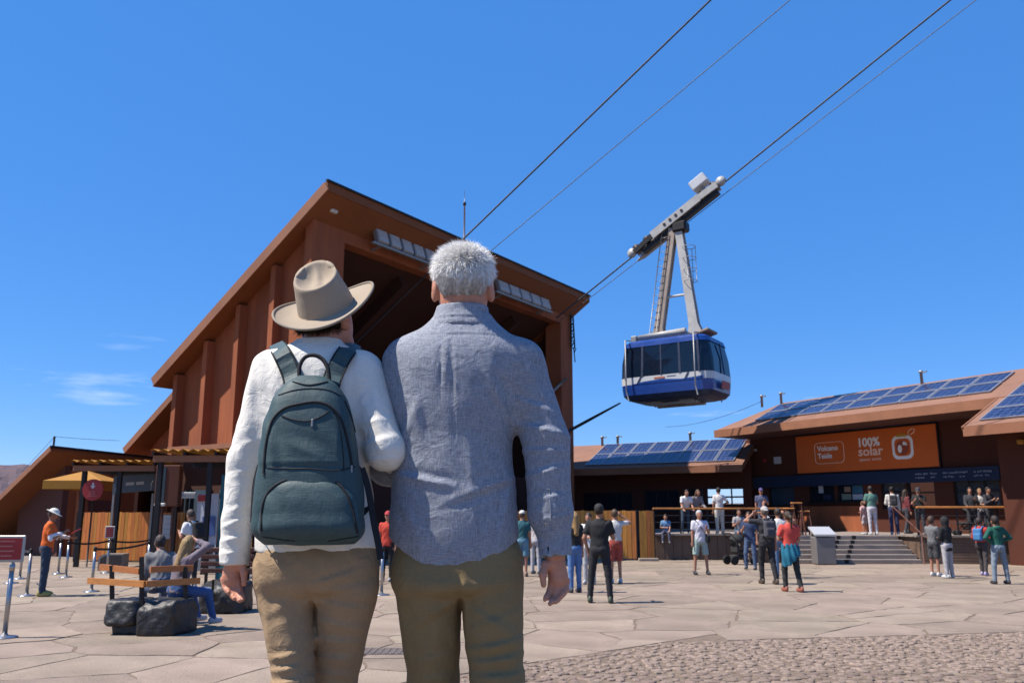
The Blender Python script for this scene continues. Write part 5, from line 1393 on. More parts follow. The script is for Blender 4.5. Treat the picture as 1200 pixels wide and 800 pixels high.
def person(label, pos, yaw, H=1.74, top=((.5, .5, .5), 'short'), bottom=('trousers', (.05, .05, .07)), shoes=(.05, .05, .05), hair=('short', (.05, .03, .02)), hat=None,
           arms=('down', 'down'), legs='stand', lean=0.0, extras=(), skin=SKIN, wide=1.0, seat=None, h=.02, child=False, hemz=-.10, head_turn=0.0, head_pitch=0.0, cat='person', group='visitors in the square'):
    s = H / 1.75; hs = s * (1.16 if child else 1.0)
    t = thing('person', label, cat, pos, yaw, group)
    L = LEG[legs] if isinstance(legs, str) else legs
    nrm = lambda v: np.array(v, float) / np.linalg.norm(v)
    TH_, SH_ = .43 * s, .41 * s
    mir = lambda v, sg: np.array((v[0] * sg, v[1], v[2]), float)
    hipo = [np.array((sg * .088 * wide * s, 0, -.05 * s)) for sg in (-1, 1)]
    drops = [-(nrm(L[i][0])[2] * TH_ + nrm(L[i][1])[2] * SH_) + .05 * s for i in (0, 1)]
    pz = max(drops) + .085 * s if seat is None else seat + .10 * s
    pel = np.array((0, 0, pz))
    cl, sl = math.cos(lean), math.sin(lean); M = np.array([[1, 0, 0], [0, cl, sl], [0, -sl, cl]])
    T = lambda v: pel + M @ (np.array(v, float) * s)
    hip, knee, ank = [], [], []
    for i, sg in enumerate((-1, 1)):
        hp = pel + hipo[i]; kn = hp + nrm(mir(L[i][0], sg)) * TH_; an = kn + nrm(mir(L[i][1], sg)) * SH_
        if seat is not None: an[2] = max(an[2], .085 * s)
        hip.append(hp); knee.append(kn); ank.append(an)
    sho, elb, wri, hd = [], [], [], []
    for i, sg in enumerate((-1, 1)):
        a = ARM[arms[i]] if isinstance(arms[i], str) else arms[i]
        sp = T((sg * .172 * wide, 0, .438)); e = sp + nrm(M @ mir(a[0], sg)) * .285 * s; w = e + nrm(M @ mir(a[1], sg)) * .25 * s
        sho.append(sp); elb.append(e); wri.append(w); hd.append(nrm(w - e))
    hc = T((0, .02, .66 if not child else .655)); ch_, sh_ = math.cos(head_turn), math.sin(head_turn); cp_, sp_ = math.cos(head_pitch), math.sin(head_pitch)
    HM = np.array([[ch_, -sh_, 0], [sh_, ch_, 0], [0, 0, 1]]) @ np.array([[1, 0, 0], [0, cp_, -sp_], [0, sp_, cp_]]); hv = lambda v: hc + HM @ (np.array(v, float) * hs)
    # ---- body
    B = SDF()
    B.prof([(-.1, 0, 0, .13 * wide * s, .095 * s), (.12 * s, 0, 0, .12 * wide * s, .085 * s), (.3 * s, 0, 0, .14 * wide * s, .09 * s), (.46 * s, 0, 0, .12 * wide * s, .07 * s), (.5 * s, 0, 0, .06 * s, .05 * s)], o=pel, M=M)
    B.rc(T((0, -.005, .46)), hc - (0, .0, .03 * s), .056 * s, .052 * s, .03)
    B.ell(hc, np.array((.074, .094, .108)) * hs, .02, M=HM); B.rc(hv((0, .03, -.05)), hv((0, .062, -.085)), .052 * hs, .03 * hs, .03)
    B.rc(hv((0, .088, .0)), hv((0, .105, -.028)), .010 * hs, .015 * hs, .012)
    for sg in (-1, 1): B.ell(hv((sg * .077, -.005, -.01)), np.array((.012, .02, .032)) * hs, .008)
    for i, sg in enumerate((-1, 1)):
        B.rc(sho[i], elb[i], .047 * s, .04 * s, .04); B.rc(elb[i], wri[i], .04 * s, .027 * s, .01)
        d = hd[i]; sd_ = nrm(np.cross(d, (0, 1, .3)) + 1e-6); pn = nrm(np.cross(sd_, d))
        pm = wri[i] + d * .085 * s; B.rc(wri[i], pm, .026 * s, .036 * s, .015, sq=(pn, .55))
        for q in range(4):
            o_ = pm + sd_ * (q - 1.5) * .021 * s; ln = (.062, .074, .07, .055)[q] * s; k_ = o_ + d * ln * .55; B.rc(o_, k_, .0115 * s, .0105 * s, .006); B.rc(k_, k_ + nrm(d * .8 + pn * .6) * ln * .5, .0105 * s, .009 * s, .004)
        tb_ = wri[i] + d * .03 * s + sd_ * .03 * s; B.rc(tb_, tb_ + nrm(d + sd_ * .9) * .055 * s, .014 * s, .010 * s, .008)
        B.rc(hip[i], knee[i], .075 * s, .05 * s, .04); B.rc(knee[i], ank[i], .05 * s, .034 * s, .02); B.rc(ank[i], ank[i] + (0, .08 * s, -.045 * s), .034 * s, .026 * s, .02)
    B.build('body', skin, t, min(h, .018))
    for sg in (-1, 1):
        e = MB(); c_ = hv((sg * .032, .0855, .012)); e.lathe([(0, -.008), (.007, -.005), (.009, 0), (.007, .005), (0, .008)], 8, c_); e.build('eye', EYE_M, t)
    # ---- top
    tc_, sleeve = top; S_ = SDF(); w_ = wide
    S_.prof([(hemz * s, 0, 0, .172 * w_ * s, .125 * s), (.03 * s, 0, 0, .163 * w_ * s, .122 * s), (.16 * s, 0, 0, .155 * w_ * s, .115 * s), (.33 * s, 0, 0, .178 * w_ * s, .122 * s), (.42 * s, 0, -.004, .168 * w_ * s, .105 * s), (.475 * s, 0, -.006, .115 * w_ * s, .078 * s), (.52 * s, 0, -.006, .066 * s, .06 * s)], o=pel, M=M, k=.02)
    for i in (0, 1):
        if sleeve == 'none': continue
        if sleeve == 'short': S_.cc(sho[i], sho[i] + (elb[i] - sho[i]) * .72, .062 * s, .062 * s, .05)
        else:
            S_.rc(sho[i], elb[i], .066 * s, .056 * s, .05); S_.cc(elb[i], elb[i] + (wri[i] - elb[i]) * (.97 if sleeve == 'long' else .35), .056 * s, .043 * s, .02)
    ph = rng.uniform(0, 6)
    S_.disp(lambda P: .006 * np.sin(P[:, 2] * 34 + 9 * np.sin(P[:, 0] * 11 + ph)) * np.sin(P[:, 0] * 17 + P[:, 1] * 21 + ph))
    S_.build('shirt', fabric(tc_), t, h)
    # ---- bottom
    Q = SDF(); kind_, bc = bottom; fl = 1.12 if kind_ == 'loose' else 1.0
    Q.prof([(-.13 * s, 0, 0, .15 * w_ * s, .115 * s), (-.04 * s, 0, -.01, .168 * w_ * s, .128 * s), (.06 * s, 0, 0, .155 * w_ * s, .115 * s), (.10 * s, 0, 0, .15 * w_ * s, .11 * s)], o=pel, k=.03)
    for i in (0, 1):
        if kind_ == 'shorts': Q.cc(hip[i], hip[i] + (knee[i] - hip[i]) * .92, .094 * s, .088 * s, .03)
        else: Q.rc(hip[i], knee[i], .092 * s * fl, .068 * s * fl, .03); Q.cc(knee[i], ank[i] + (ank[i] - knee[i]) * .06, .066 * s * fl, .052 * s * fl, .02)
    Q.disp(lambda P: .005 * np.sin(P[:, 2] * 41 + 7 * np.sin(P[:, 0] * 13 + ph)) * np.sin(P[:, 1] * 19 + ph))
    Q.build('shorts' if kind_ == 'shorts' else 'trousers', fabric(bc), t, h)
    for i in (0, 1):
        o_ = ank[i]; X = SDF().ell(o_ + np.array((0, .065, -.045)) * s, np.array((.046, .138, .06)) * s, .02).ell(o_ + np.array((0, -.015, -.02)) * s, np.array((.043, .065, .07)) * s, .03)
        X.fn(lambda P, z=o_[2] - .082 * s: z - P[:, 2], o_ - 1, o_ + 1, .004, 'i')
        X.build('shoe', mat('shoe %.2f %.2f %.2f' % shoes, shoes, .6, .08, 8, .05, 40), t, .016)
    # ---- hair, hats
    hst, hcl = hair; HMt = mat('hair %.2f %.2f %.2f' % hcl, hcl, .6, .3, 30, .5, 60, stretch=(1, 1, .2))
    if hst:
        K = SDF().ell(hv((0, -.014, .018)), np.array((.086, .102, .112)) * hs, .02, M=HM)
        fo = hv((0, .095, -.035)); K.box(fo, np.array((.075, .07, .075)) * hs, .03 * hs, .02, 's', M=HM)
        K.box(hv((0, .0, -.13)), np.array((.2, .2, .06)) * hs, .01, .01, 's', M=HM)
        if hst == 'long':
            K.rc(hv((0, -.07, .0)), T((0, -.10, .30)), .078 * hs, .062 * s, .03); K.rc(hv((.06, -.02, -.02)), T((.08, -.06, .40)), .04 * hs, .04 * s, .02); K.rc(hv((-.06, -.02, -.02)), T((-.08, -.06, .40)), .04 * hs, .04 * s, .02)
        if hst == 'pony': K.rc(hv((0, -.10, .03)), hv((0, -.15, -.02)), .03 * hs, .035 * hs, .02); K.rc(hv((0, -.15, -.02)), hv((0, -.135, -.25)), .035 * hs, .018 * hs, .02)
        if hst == 'bun': K.ell(hv((0, -.11, .05)), np.array((.045, .045, .045)) * hs, .02)
        K.disp(lambda P: .004 * np.sin(P[:, 0] * 120 + P[:, 2] * 40) * np.sin(P[:, 1] * 90))
        K.build('hair', HMt, t, .016)
    if hat:
        ht, hcol = hat; hm = fabric(hcol)
        K = SDF().ell(hv((0, -.008, .045)), np.array((.088, .106, .088)) * hs, .01, M=HM)
        K.box(hv((0, 0, -.06)), np.array((.2, .2, .09)) * hs, .005, .006, 's', M=HM)
        if ht == 'cap': K.ell(hv((0, .105, .036)), np.array((.068, .075, .012)) * hs, .012, M=HM)
        if ht == 'capback': K.ell(hv((0, -.105, .036)), np.array((.06, .06, .012)) * hs, .012, M=HM)
        if ht == 'brim': K.ell(hv((0, 0, .036)), np.array((.165, .18, .014)) * hs, .015, M=HM)
        K.build('hat', hm, t, .014)
    for ex in extras:
        kd = ex[0]; c_ = ex[1]; own = t
        if kd in ('backpack', 'bag', 'phone', 'clipboard'): t = thing(kd, ex[-1], {'bag': 'shoulder bag'}.get(kd, kd), pos, yaw)
        if kd == 'backpack':
            X = SDF().box(T((0, -.205, .27)), np.array((.13, .07, .19)) * s, .05 * s, .01, M=M).box(T((0, -.27, .2)), np.array((.1, .025, .09)) * s, .02 * s, .02, M=M); X.build('pack_body', fabric(c_), t, .018)
            for sg in (-1, 1):
                mb = MB(); pts = [T((sg * .085, -.13, .42)), T((sg * .1, -.09, .50)), T((sg * .11, .03, .52)), T((sg * .115, .115, .42)), T((sg * .13, .125, .28)), T((sg * .15, .03, .16)), T((sg * .12, -.13, .12))]
                mb.tube(pts, .018 * s, 6).build('strap', fabric(c_), t)
        elif kd == 'bag':
            X = SDF().box(T((.20 * ex[2], .02, .0)), np.array((.06, .13, .1)) * s, .04 * s, .01); X.build('bag_body', fabric(c_), t, .018)
            mb = MB(); mb.tube([T((.2 * ex[2], .02, .08)), T((.02 * ex[2], .135, .28)), T((-.12 * ex[2], .06, .5)), T((-.08 * ex[2], -.12, .42)), T((.16 * ex[2], -.07, .1))], .012 * s, 6).build('strap', fabric(c_), t)
        elif kd == 'jacket':
            X = SDF().prof([(-.36 * s, 0, -.03, .19 * w_ * s, .15 * s), (-.2 * s, 0, -.03, .2 * w_ * s, .16 * s), (.0, 0, 0, .185 * w_ * s, .145 * s), (.07 * s, 0, 0, .17 * w_ * s, .13 * s)], o=pel, n=2.0, hem=lambda q: -.3 * s + .12 * s * np.sin(q[:, 0] * 9 / s) + .35 * np.clip(q[:, 1], 0, 1))
            X.disp(lambda P: .014 * np.sin(np.arctan2(P[:, 1], P[:, 0]) * 9 + P[:, 2] * 8)); X.build('jacket', fabric(c_), t, .018)
            for sg in (-1, 1): MB().tube([T((sg * .1, .12, .04)), T((sg * .05, .17, -.05)), T((sg * .06, .165, -.28))], [.035 * s, .032 * s, .026 * s], 8).build('jacket_sleeve', fabric(c_), t)
        elif kd == 'hood':
            X = SDF().ell(hv((0, -.02, .012)), np.array((.10, .115, .128)) * hs, .02); X.box(hv((0, .115, -.01)), np.array((.065, .07, .085)) * hs, .03, .02, 's'); X.rc(T((0, -.03, .5)), hv((0, -.03, -.05)), .09 * s, .085 * s, .04); X.build('hood', fabric(c_), t, .018)
        elif kd == 'hooddown':
            X = SDF().ell(T((0, -.085, .475)), np.array((.11, .06, .06)) * s, .02); X.build('hood', fabric(c_), t, .018)
        elif kd == 'phone':
            i = ex[2]; p_ = wri[i] + hd[i] * .11 * s; MB().bev(p_ + np.array((0, .02, .01)), (.075, .012, .15), .004).build('case', mat('phone black', (.02, .02, .022), .25, .05, 3, 0), t)
        elif kd == 'clipboard':
            i = ex[2]; p_ = (wri[0] + wri[1]) / 2 + np.array((.0, .13, .06)); MB().bev(p_, (.24, .32, .012), .004, Matrix.Rotation(R(30), 3, 'X')).build('board', fabric(c_), t)
        elif kd == 'cuffs':
            for i in (0, 1): SDF().cc(elb[i] + (sho[i] - elb[i]) * .2, wri[i], .052 * s, .036 * s).rc(elb[i], elb[i], .05 * s, .05 * s).build('sleeve', fabric(c_), t, .018)
        t = own
    return t

BLK = (.018, .018, .02); WHT = (.72, .72, .72); JEAN = (.07, .13, .25); BEI = (.5, .42, .32); DRK = (.035, .035, .045)
def g3(px, py, z=0.0): p = gnd(px, py, z); return (p.x, p.y, z)
person('staff person in orange polo and white sun hat reading a red clipboard by queue posts', g3(49, 698), R(-70), 1.76, ((.72, .13, .018), 'short'), ('trousers', (.03, .05, .085)), (.5, .4, .12), ('short', (.1, .06, .04)), ('brim', (.7, .68, .6)),
       ('front', 'phone'), 'stand', .06, [('cuffs', (.7, .7, .74)), ('clipboard', (.4, .03, .04), 0, 'red clipboard held by the orange-shirted staff person')], SKIN2, head_pitch=-.45)
person('person in black T-shirt and cap with black trousers photographing, feet apart before timber fence', g3(704, 706), R(-12), 1.84, (BLK, 'short'), ('trousers', (.022, .022, .026)), (.10, .12, .08), ('short', (.03, .02, .015)), ('cap', (.03, .03, .03)), ('pocket', 'phone'), 'wide', .0, [('phone', BLK, 1, 'black phone held up by the black-clad photographer')], wide=1.08)
person('long-haired blonde person in black top and blue jeans beside the black-clad photographer', g3(674, 694), R(20), 1.70, ((.02, .02, .022), 'short'), ('trousers', (.10, .20, .42)), (.08, .08, .09), ('long', (.42, .25, .09)), None, ('phone', 'down'), 'stand', .0, [], wide=.9)
person('person in white top and red shorts with raised arms behind the black-clad photographer', g3(722, 683), R(10), 1.76, ((.6, .58, .55), 'short'), ('shorts', (.36, .07, .05)), (.7, .7, .7), ('short', (.1, .06, .03)), None, ('phone', 'brow'), 'stand', h=.022)
person('person in white T-shirt half hidden behind the black-clad photographer', g3(691, 684), R(160), 1.68, (WHT, 'short'), ('trousers', (.45, .45, .46)), (.6, .6, .6), ('short', (.05, .03, .02)), None, ('down', 'fold'), 'stand', h=.022)
person('person in white cap, teal shirt and denim shorts seen just right of the walking man', g3(612, 675), R(-10), 1.74, ((.02, .10, .12), 'short'), ('shorts', (.12, .25, .34)), (.3, .2, .15), ('short', (.1, .06, .04)), ('cap', (.65, .63, .58)), ('down', 'down'), 'stand', h=.022)
person('dark-haired person in pale top and pale trousers beside the teal shirt', g3(628, 672), R(-30), 1.68, ((.55, .5, .5), 'short'), ('trousers', (.42, .42, .46)), (.3, .3, .3), ('short', (.03, .02, .015)), None, ('strap', 'down'), 'stand', 0, [('bag', BLK, -1, 'black shoulder bag on the pale-trousered person right of the walking man')], h=.022)
person('person in red shirt, red cap and dark trousers seen between the walking couple', g3(453, 681), R(170), 1.72, ((.50, .05, .03), 'short'), ('trousers', BLK), (.4, .4, .42), ('short', (.03, .02, .015)), ('cap', (.45, .05, .06)), ('down', 'down'), 'stand', h=.022)
person('white-haired person in pale shirt and green shorts on the open square', g3(822, 673), R(185), 1.76, ((.66, .64, .70), 'short'), ('shorts', (.34, .44, .40)), (.05, .05, .06), ('short', (.6, .58, .55)), None, ('phone', 'down'), 'wide', .02, [('bag', BLK, -1, 'black bag slung on the person in green shorts')])
person('person in black T-shirt with grey backpack and pale cap shading their eyes', g3(901, 684), R(8), 1.84, ((.03, .03, .036), 'short'), ('trousers', (.022, .022, .025)), (.10, .07, .05), ('short', (.2, .15, .12)), ('capback', (.45, .42, .40)), ('brow', 'down'), 'walk', 0, [('backpack', (.07, .07, .085), 'grey backpack worn by the person shading their eyes')], SKIN, 1.05)
person('person in white shirt raising an arm behind the red-topped person', g3(916, 677), R(-5), 1.80, ((.62, .6, .58), 'short'), ('trousers', (.12, .2, .34)), (.1, .1, .1), ('short', (.05, .03, .02)), None, ('up', 'brow'), 'stand', h=.022)
person('long-haired person in coral red top with teal jacket tied round the waist', g3(929, 693), R(10), 1.72, ((.62, .075, .055), 'short'), ('trousers', (.025, .025, .03)), (.4, .12, .08), ('pony', (.06, .035, .02)), None, ('fold', 'fold'), 'walk', 0, [('jacket', (.012, .14, .22))], wide=1.06)
person('child in grey T-shirt and dark shorts eating beside the black-hooded child', g3(1097, 675), R(-60), 1.58, ((.16, .16, .165), 'short'), ('shorts', (.06, .06, .065)), (.75, .75, .75), ('short', (.09, .05, .03)), None, ('phone', 'phone'), 'stand', 0, [], SKIN, .95, child=True)
person('child in black hooded jacket and grey sweatpants with back turned by the terrace wall', g3(1113, 677), R(25), 1.56, ((.016, .016, .018), 'long'), ('loose', (.42, .40, .41)), (.75, .75, .75), (None, (0, 0, 0)), None, ('fold', 'fold'), 'stand', 0, [('hood', (.016, .016, .018))], hemz=-.2, child=True)
person('child in red jacket with bright patterned backpack near the right picture edge', g3(1154, 674), R(-50), 1.56, ((.45, .035, .03), 'long'), ('trousers', (.06, .05, .05)), (.5, .42, .65), ('short', (.04, .025, .02)), None, ('strap', 'fold'), 'walk', 0, [('backpack', (.06, .2, .42), 'bright blue backpack worn by the child in red jacket')], child=True)
person('child in green hooded sweatshirt and faded jeans with hands on hips at right edge', g3(1174, 684), R(5), 1.60, ((.012, .10, .072), 'long'), ('trousers', (.20, .25, .30)), (.05, .05, .06), ('short', (.035, .022, .015)), None, ('hip', 'hip'), 'wide', 0, [('hooddown', (.012, .10, .072))], child=True)
TZp = TZ + .004
def gt(px, Y, z=TZp): p = at(px, 600, Y); return (p.x, Y, z)
person('person in green T-shirt and pale trousers standing at top of the steps, back turned', gt(1022, 32.0), R(0), 1.76, ((.10, .22, .18), 'short'), ('trousers', (.55, .52, .55)), (.7, .68, .68), ('short', (.03, .02, .015)), None, ('fold', 'fold'), 'stand', 0, [], h=.024)
person('person in white top with dark shoulder bag and leggings on terrace beside the green T-shirt', gt(1047, 32.2), R(-15), 1.74, ((.62, .58, .54), 'long'), ('trousers', (.03, .035, .09)), (.6, .6, .6), ('bun', (.03, .02, .015)), None, ('fold', 'down'), 'stand', 0, [('backpack', (.04, .04, .045), 'dark bag on the back of the person beside the green T-shirt')], h=.024)
person('small child in pink shirt beside the timber stools on the terrace', gt(1012, 32.6), R(30), 1.22, ((.62, .38, .38), 'short'), ('shorts', (.5, .4, .4)), (.6, .6, .6), ('short', (.12, .07, .04)), None, ('down', 'fold'), 'stand', h=.022, child=True)
person('person in black T-shirt and cap looking down at top of the terrace by the handrail', gt(1078, 31.9), R(150), 1.70, (BLK, 'short'), ('trousers', (.05, .05, .06)), (.1, .1, .1), ('short', (.04, .03, .02)), ('cap', (.05, .05, .06)), ('phone', 'phone'), 'stand', h=.024, head_pitch=-.4)
person('person in white trousers and white shirt standing on the left terrace, back turned', gt(843, 33.2), R(5), 1.74, ((.68, .64, .60), 'short'), ('loose', (.66, .63, .56)), (.6, .58, .55), ('short', (.03, .02, .015)), None, ('down', 'hip'), 'stand', h=.024)
person('person in white T-shirt leaning on the left terrace railing', gt(803, 33.1), R(185), 1.72, (WHT, 'short'), ('trousers', (.05, .08, .12)), (.2, .2, .2), ('short', (.04, .025, .02)), None, ('lean', 'lean'), 'rest', .45, [], h=.024)
person('person in blue shorts seated on the left terrace ledge above the stroller', (gt(866, 32.35)[0], 32.45, 0), R(180), 1.74, ((.35, .33, .33), 'short'), ('shorts', (.10, .16, .24)), (.1, .1, .1), ('short', (.05, .03, .02)), None, ('rest', 'phone'), 'sit', .1, [], seat=TZ + .06, h=.024)
person('person in violet cap behind the person shading their eyes', gt(893, 33.4), R(170), 1.72, ((.08, .09, .16), 'short'), ('trousers', (.12, .14, .2)), (.1, .1, .1), ('short', (.04, .03, .02)), ('cap', (.10, .08, .22)), ('phone', 'down'), 'stand', h=.024)
person('dark-clothed person with bulky hair behind the right terrace railing, left of two', gt(1139, 30.75), R(160), 1.68, (DRK, 'long'), ('trousers', DRK), (.1, .1, .1), ('long', (.02, .014, .012)), None, ('phone', 'rest'), 'stand', h=.024)
person('dark-clothed person behind the right terrace railing, right of two, beside the pillar', gt(1160, 30.6), R(200), 1.68, ((.04, .04, .05), 'long'), ('trousers', DRK), (.1, .1, .1), ('short', (.02, .014, .012)), None, ('phone', 'phone'), 'stand', h=.024)
person('child in blue top sitting on the terrace ledge next to the narrow fence', (gt(779, 32.5)[0], 32.4, 0), R(170), 1.35, ((.12, .24, .42), 'short'), ('trousers', (.1, .1, .14)), (.2, .2, .2), ('short', (.02, .015, .012)), None, ('rest', 'fold'), 'sit', .1, [], seat=TZ + .06, h=.022, child=True)
person('person in navy polo and jeans standing close behind the stroller', g3(881, 667), R(150), 1.72, ((.03, .05, .12), 'short'), ('trousers', (.07, .11, .2)), (.2, .2, .2), ('short', (.06, .04, .03)), None, ('down', 'phone'), 'rest', .05, [], h=.024)
person('person in maroon top walking along the ticket windows behind the others', gt(1062, 33.6), R(-80), 1.70, ((.16, .03, .035), 'long'), ('trousers', (.05, .05, .06)), (.2, .2, .2), ('long', (.05, .03, .02)), None, ('front', 'down'), 'walk', .05, [], h=.024)
person('person in light shirt at the far window between the two dark-clothed people', gt(1150, 31.6), R(170), 1.66, ((.5, .48, .45), 'short'), ('trousers', (.08, .08, .1)), (.2, .2, .2), ('short', (.30, .18, .08)), None, ('phone', 'fold'), 'rest', .05, [], h=.024)
person('person in grey top bending over the left terrace rail next to the leaning person', gt(815, 33.2), R(200), 1.70, ((.22, .2, .2), 'long'), ('trousers', (.06, .06, .08)), (.1, .1, .1), ('long', (.12, .07, .04)), None, ('lean', 'fold'), 'rest', .35, [], h=.024)
# the pair on the stone bench, and the man behind them
sb = gnd(168, 745)
bx_ = lambda px, Y: at(px, 700, Y).x
person('long-haired blonde person in mauve top and blue jeans seated on the stone bench, arm raised', (bx_(206, 12.9), 12.95, 0), R(-28), 1.70, ((.17, .14, .17), 'long'), ('trousers', (.045, .10, .26)), (.62, .56, .56), ('long', (.40, .25, .10)), None, ('rest', 'neck'), 'sitout', .22, [], seat=.50, h=.018, wide=.92)
person('dark-haired person in grey jumper seated on the stone bench, leaning forward', (bx_(184, 13.5), 13.6, 0), R(35), 1.74, ((.20, .19, .185), 'long'), ('trousers', (.06, .09, .16)), (.1, .1, .1), ('short', (.05, .032, .028)), None, ('rest', 'rest'), 'sit', .35, [], seat=.50, h=.018)
person('person in white T-shirt with black backpack standing behind the stone bench', g3(222, 690), R(62), 1.76, (WHT, 'short'), ('trousers', (.03, .03, .035)), (.5, .5, .5), ('short', (.07, .05, .04)), None, ('phone', 'phone'), 'stand', .18, [('backpack', (.02, .02, .024), 'black backpack worn by the person behind the stone bench')], h=.018, head_pitch=-.3)

# ================================================================== stroller on the square, pushchair on the terrace
def stroller(pos, rz, lab):
    t = thing('stroller', lab, 'stroller', pos, rz); f = fabric((.025, .025, .03))
    for x, y, r_ in ((-.22, -.38, .15), (.22, -.38, .15), (-.2, .36, .1), (.2, .36, .1)):
        w = MB().lathe([(r_ * .5, -.02), (r_, -.022), (r_, .022), (r_ * .5, .02)], 18, (x, y, r_), Matrix.Rotation(R(90), 3, 'Y')).build('wheel', mat('tyre', (.02, .02, .02), .8, .1, 5, .1, 40), t)
        MB().lathe([(0, -.012), (r_ * .5, -.012), (r_ * .5, .012), (0, .012)], 12, (x, y, r_), Matrix.Rotation(R(90), 3, 'Y')).build('rim', GREYMETAL, w)
    for x in (-.22, .22):
        MB().tube([(x, -.38, .15), (x, -.1, .5), (x, .36, .1)], .014, 6).build('frame', DARKMETAL, t); MB().tube([(x, .15, .3), (x, -.15, .7), (x, -.5, 1.02)], .014, 6).build('handle_tube', DARKMETAL, t)
    MB().tube([(-.22, -.5, 1.02), (.22, -.5, 1.02)], .02, 8).build('handle', mat('grip', (.02, .02, .02), .8, .1, 5, .1, 40), t)
    SDF().box((0, .05, .42), (.2, .22, .05), .04).box((0, -.2, .62), (.2, .05, .24), .04, .06).build('seat', f, t, .02)
    K = SDF().ell((0, -.1, .78), (.23, .26, .22), .01); K.ell((0, -.02, .72), (.21, .28, .2), .01, 's'); K.box((0, 0, .5), (.4, .5, .2), .01, .01, 's'); K.build('hood', f, t, .02)
    SDF().box((0, -.1, .26), (.18, .22, .06), .04).build('basket', f, t, .02)
stroller(g3(868, 661), R(-70), 'black folding stroller parked in front of the terrace wall')
stroller((gt(1132, 30.95)[0], 30.95, TZp), R(80), 'dark pushchair behind the right terrace railing')

# ================================================================== the couple in the foreground
LZ = 0.70            # top of the ledge they stand on
def W(px, py, Y=2.6): return np.array(at(px, py, Y))
def rows(rws, Yc):
    """(py, left px, right px, ry, cy offset) outline rows -> profile sections"""
    out = []
    for r_ in rws:
        py, a, b, ry = r_[:4]; dy = r_[4] if len(r_) > 4 else 0.0
        p, q = at(a, py, Yc), at(b, py, Yc); out.append((p.z, (p.x + q.x) / 2, Yc + dy, (q.x - p.x) / 2, ry))
    return sorted(out)
def surf(sdf, px, py, y0=2.1, y1=2.75, off=0.0):
    """where the sight line first meets a surface"""
    d = ray(px, py); Ys = np.linspace(y0, y1, 220); P = np.array([np.array(EYE) + np.array(d) * (Y / d.y) for Y in Ys]); f = sdf.eval(P)
    i = np.argmax(f < 0) if (f < 0).any() else len(Ys) - 1
    if i > 0 and f[i] < 0: t = f[i - 1] / (f[i - 1] - f[i]); p = P[i - 1] + (P[i] - P[i - 1]) * t
    else: p = P[i]
    return p - np.array(d) / np.linalg.norm(d) * off
def smooth_path(pts, n=8):
    pts = [np.array(p, float) for p in pts]; out = []
    for i in range(len(pts) - 1):
        p0 = pts[max(i - 1, 0)]; p1 = pts[i]; p2 = pts[i + 1]; p3 = pts[min(i + 2, len(pts) - 1)]
        for k in range(n):
            t = k / n; out.append(.5 * ((2 * p1) + (-p0 + p2) * t + (2 * p0 - 5 * p1 + 4 * p2 - p3) * t * t + (-p0 + 3 * p1 - 3 * p2 + p3) * t ** 3))
    out.append(pts[-1]); return out
def seam(sdf, pix, r, name, m, parent, base, off=0.0, n=8, y0=2.1, y1=2.75):
    pp = smooth_path([np.array(p, float) for p in pix], n); pts = [surf(sdf, p[0], p[1], y0, y1, off) - base for p in pp]
    return MB().tube(pts, r, 6).build(name, m, parent)
def ribbon(pts, w, th, name, m, parent, nrm):
    """flat band through 3-D points, facing nrm"""
    mb = MB(); V = []; F = []; n = len(pts)
    for i, p in enumerate(pts):
        p = Vector(p); d = Vector(pts[min(i + 1, n - 1)]) - Vector(pts[max(i - 1, 0)]); d.normalize(); nn = Vector(nrm(i) if callable(nrm) else nrm); s_ = d.cross(nn).normalized(); nn = s_.cross(d).normalized()
        for a, b in ((-1, -.3), (-.85, 1), (.85, 1), (1, -.3), (.85, -1), (-.85, -1)): V.append(p + s_ * (a * w / 2) + nn * (b * th / 2))
    for i in range(n - 1):
        for k in range(6): F.append((i * 6 + k, i * 6 + (k + 1) % 6, (i + 1) * 6 + (k + 1) % 6, (i + 1) * 6 + k))
    F.append(tuple(range(6))[::-1]); F.append(tuple((n - 1) * 6 + k for k in range(6)))
    return mb.add(V, F, False).build(name, m, parent)
def folds(lst, Yc, back=True):
    """creases: (px,py)-(px,py), amplitude, width. Positive amplitude raises the cloth."""
    L_ = []
    for (a, b, amp, w) in lst: p, q = W(*a, Yc), W(*b, Yc); L_.append((p[[0, 2]], q[[0, 2]], amp, w))
    def f(P):
        X = P[:, [0, 2]]; r_ = np.zeros(len(P))
        for p, q, amp, w in L_:
            d = q - p; t = np.clip((X - p) @ d / (d @ d), 0, 1); e = X - p - t[:, None] * d
            nx = np.array((-d[1], d[0])) / np.linalg.norm(d); s_ = e @ nx; al = np.sqrt((e * e).sum(1)) 
            g_ = np.exp(-(al / w) ** 1.25) - .6 * np.exp(-((s_ - 1.5 * w) / (w * .9)) ** 2 - np.maximum(0, al * al - s_ * s_) / (w * w))
            r_ -= amp * g_ * np.sin(np.pi * np.clip(t * .86 + .07, 0, 1))
        fade = np.clip((Yc + .03 - P[:, 1]) / .05, 0, 1) if back else 1.0
        return r_ * fade
    return f
def crumple(amp, sc, ph):
    def f(P):
        x, y, z = P[:, 0] * sc, P[:, 1] * sc, P[:, 2] * sc
        u = x + .9 * np.sin(z * .55 + ph) + .4 * np.sin(y * 1.1); v = z + .7 * np.sin(x * .6 + ph * 1.7)
        return amp * (np.sin(u * 1.9 + .8 * np.sin(v * .8)) * .5 + np.sin(v * 1.3 + 1.3 * np.sin(u * .7) + ph) * .5 + .35 * np.sin(u * 3.7 + v * 2.1 + ph))
    return f

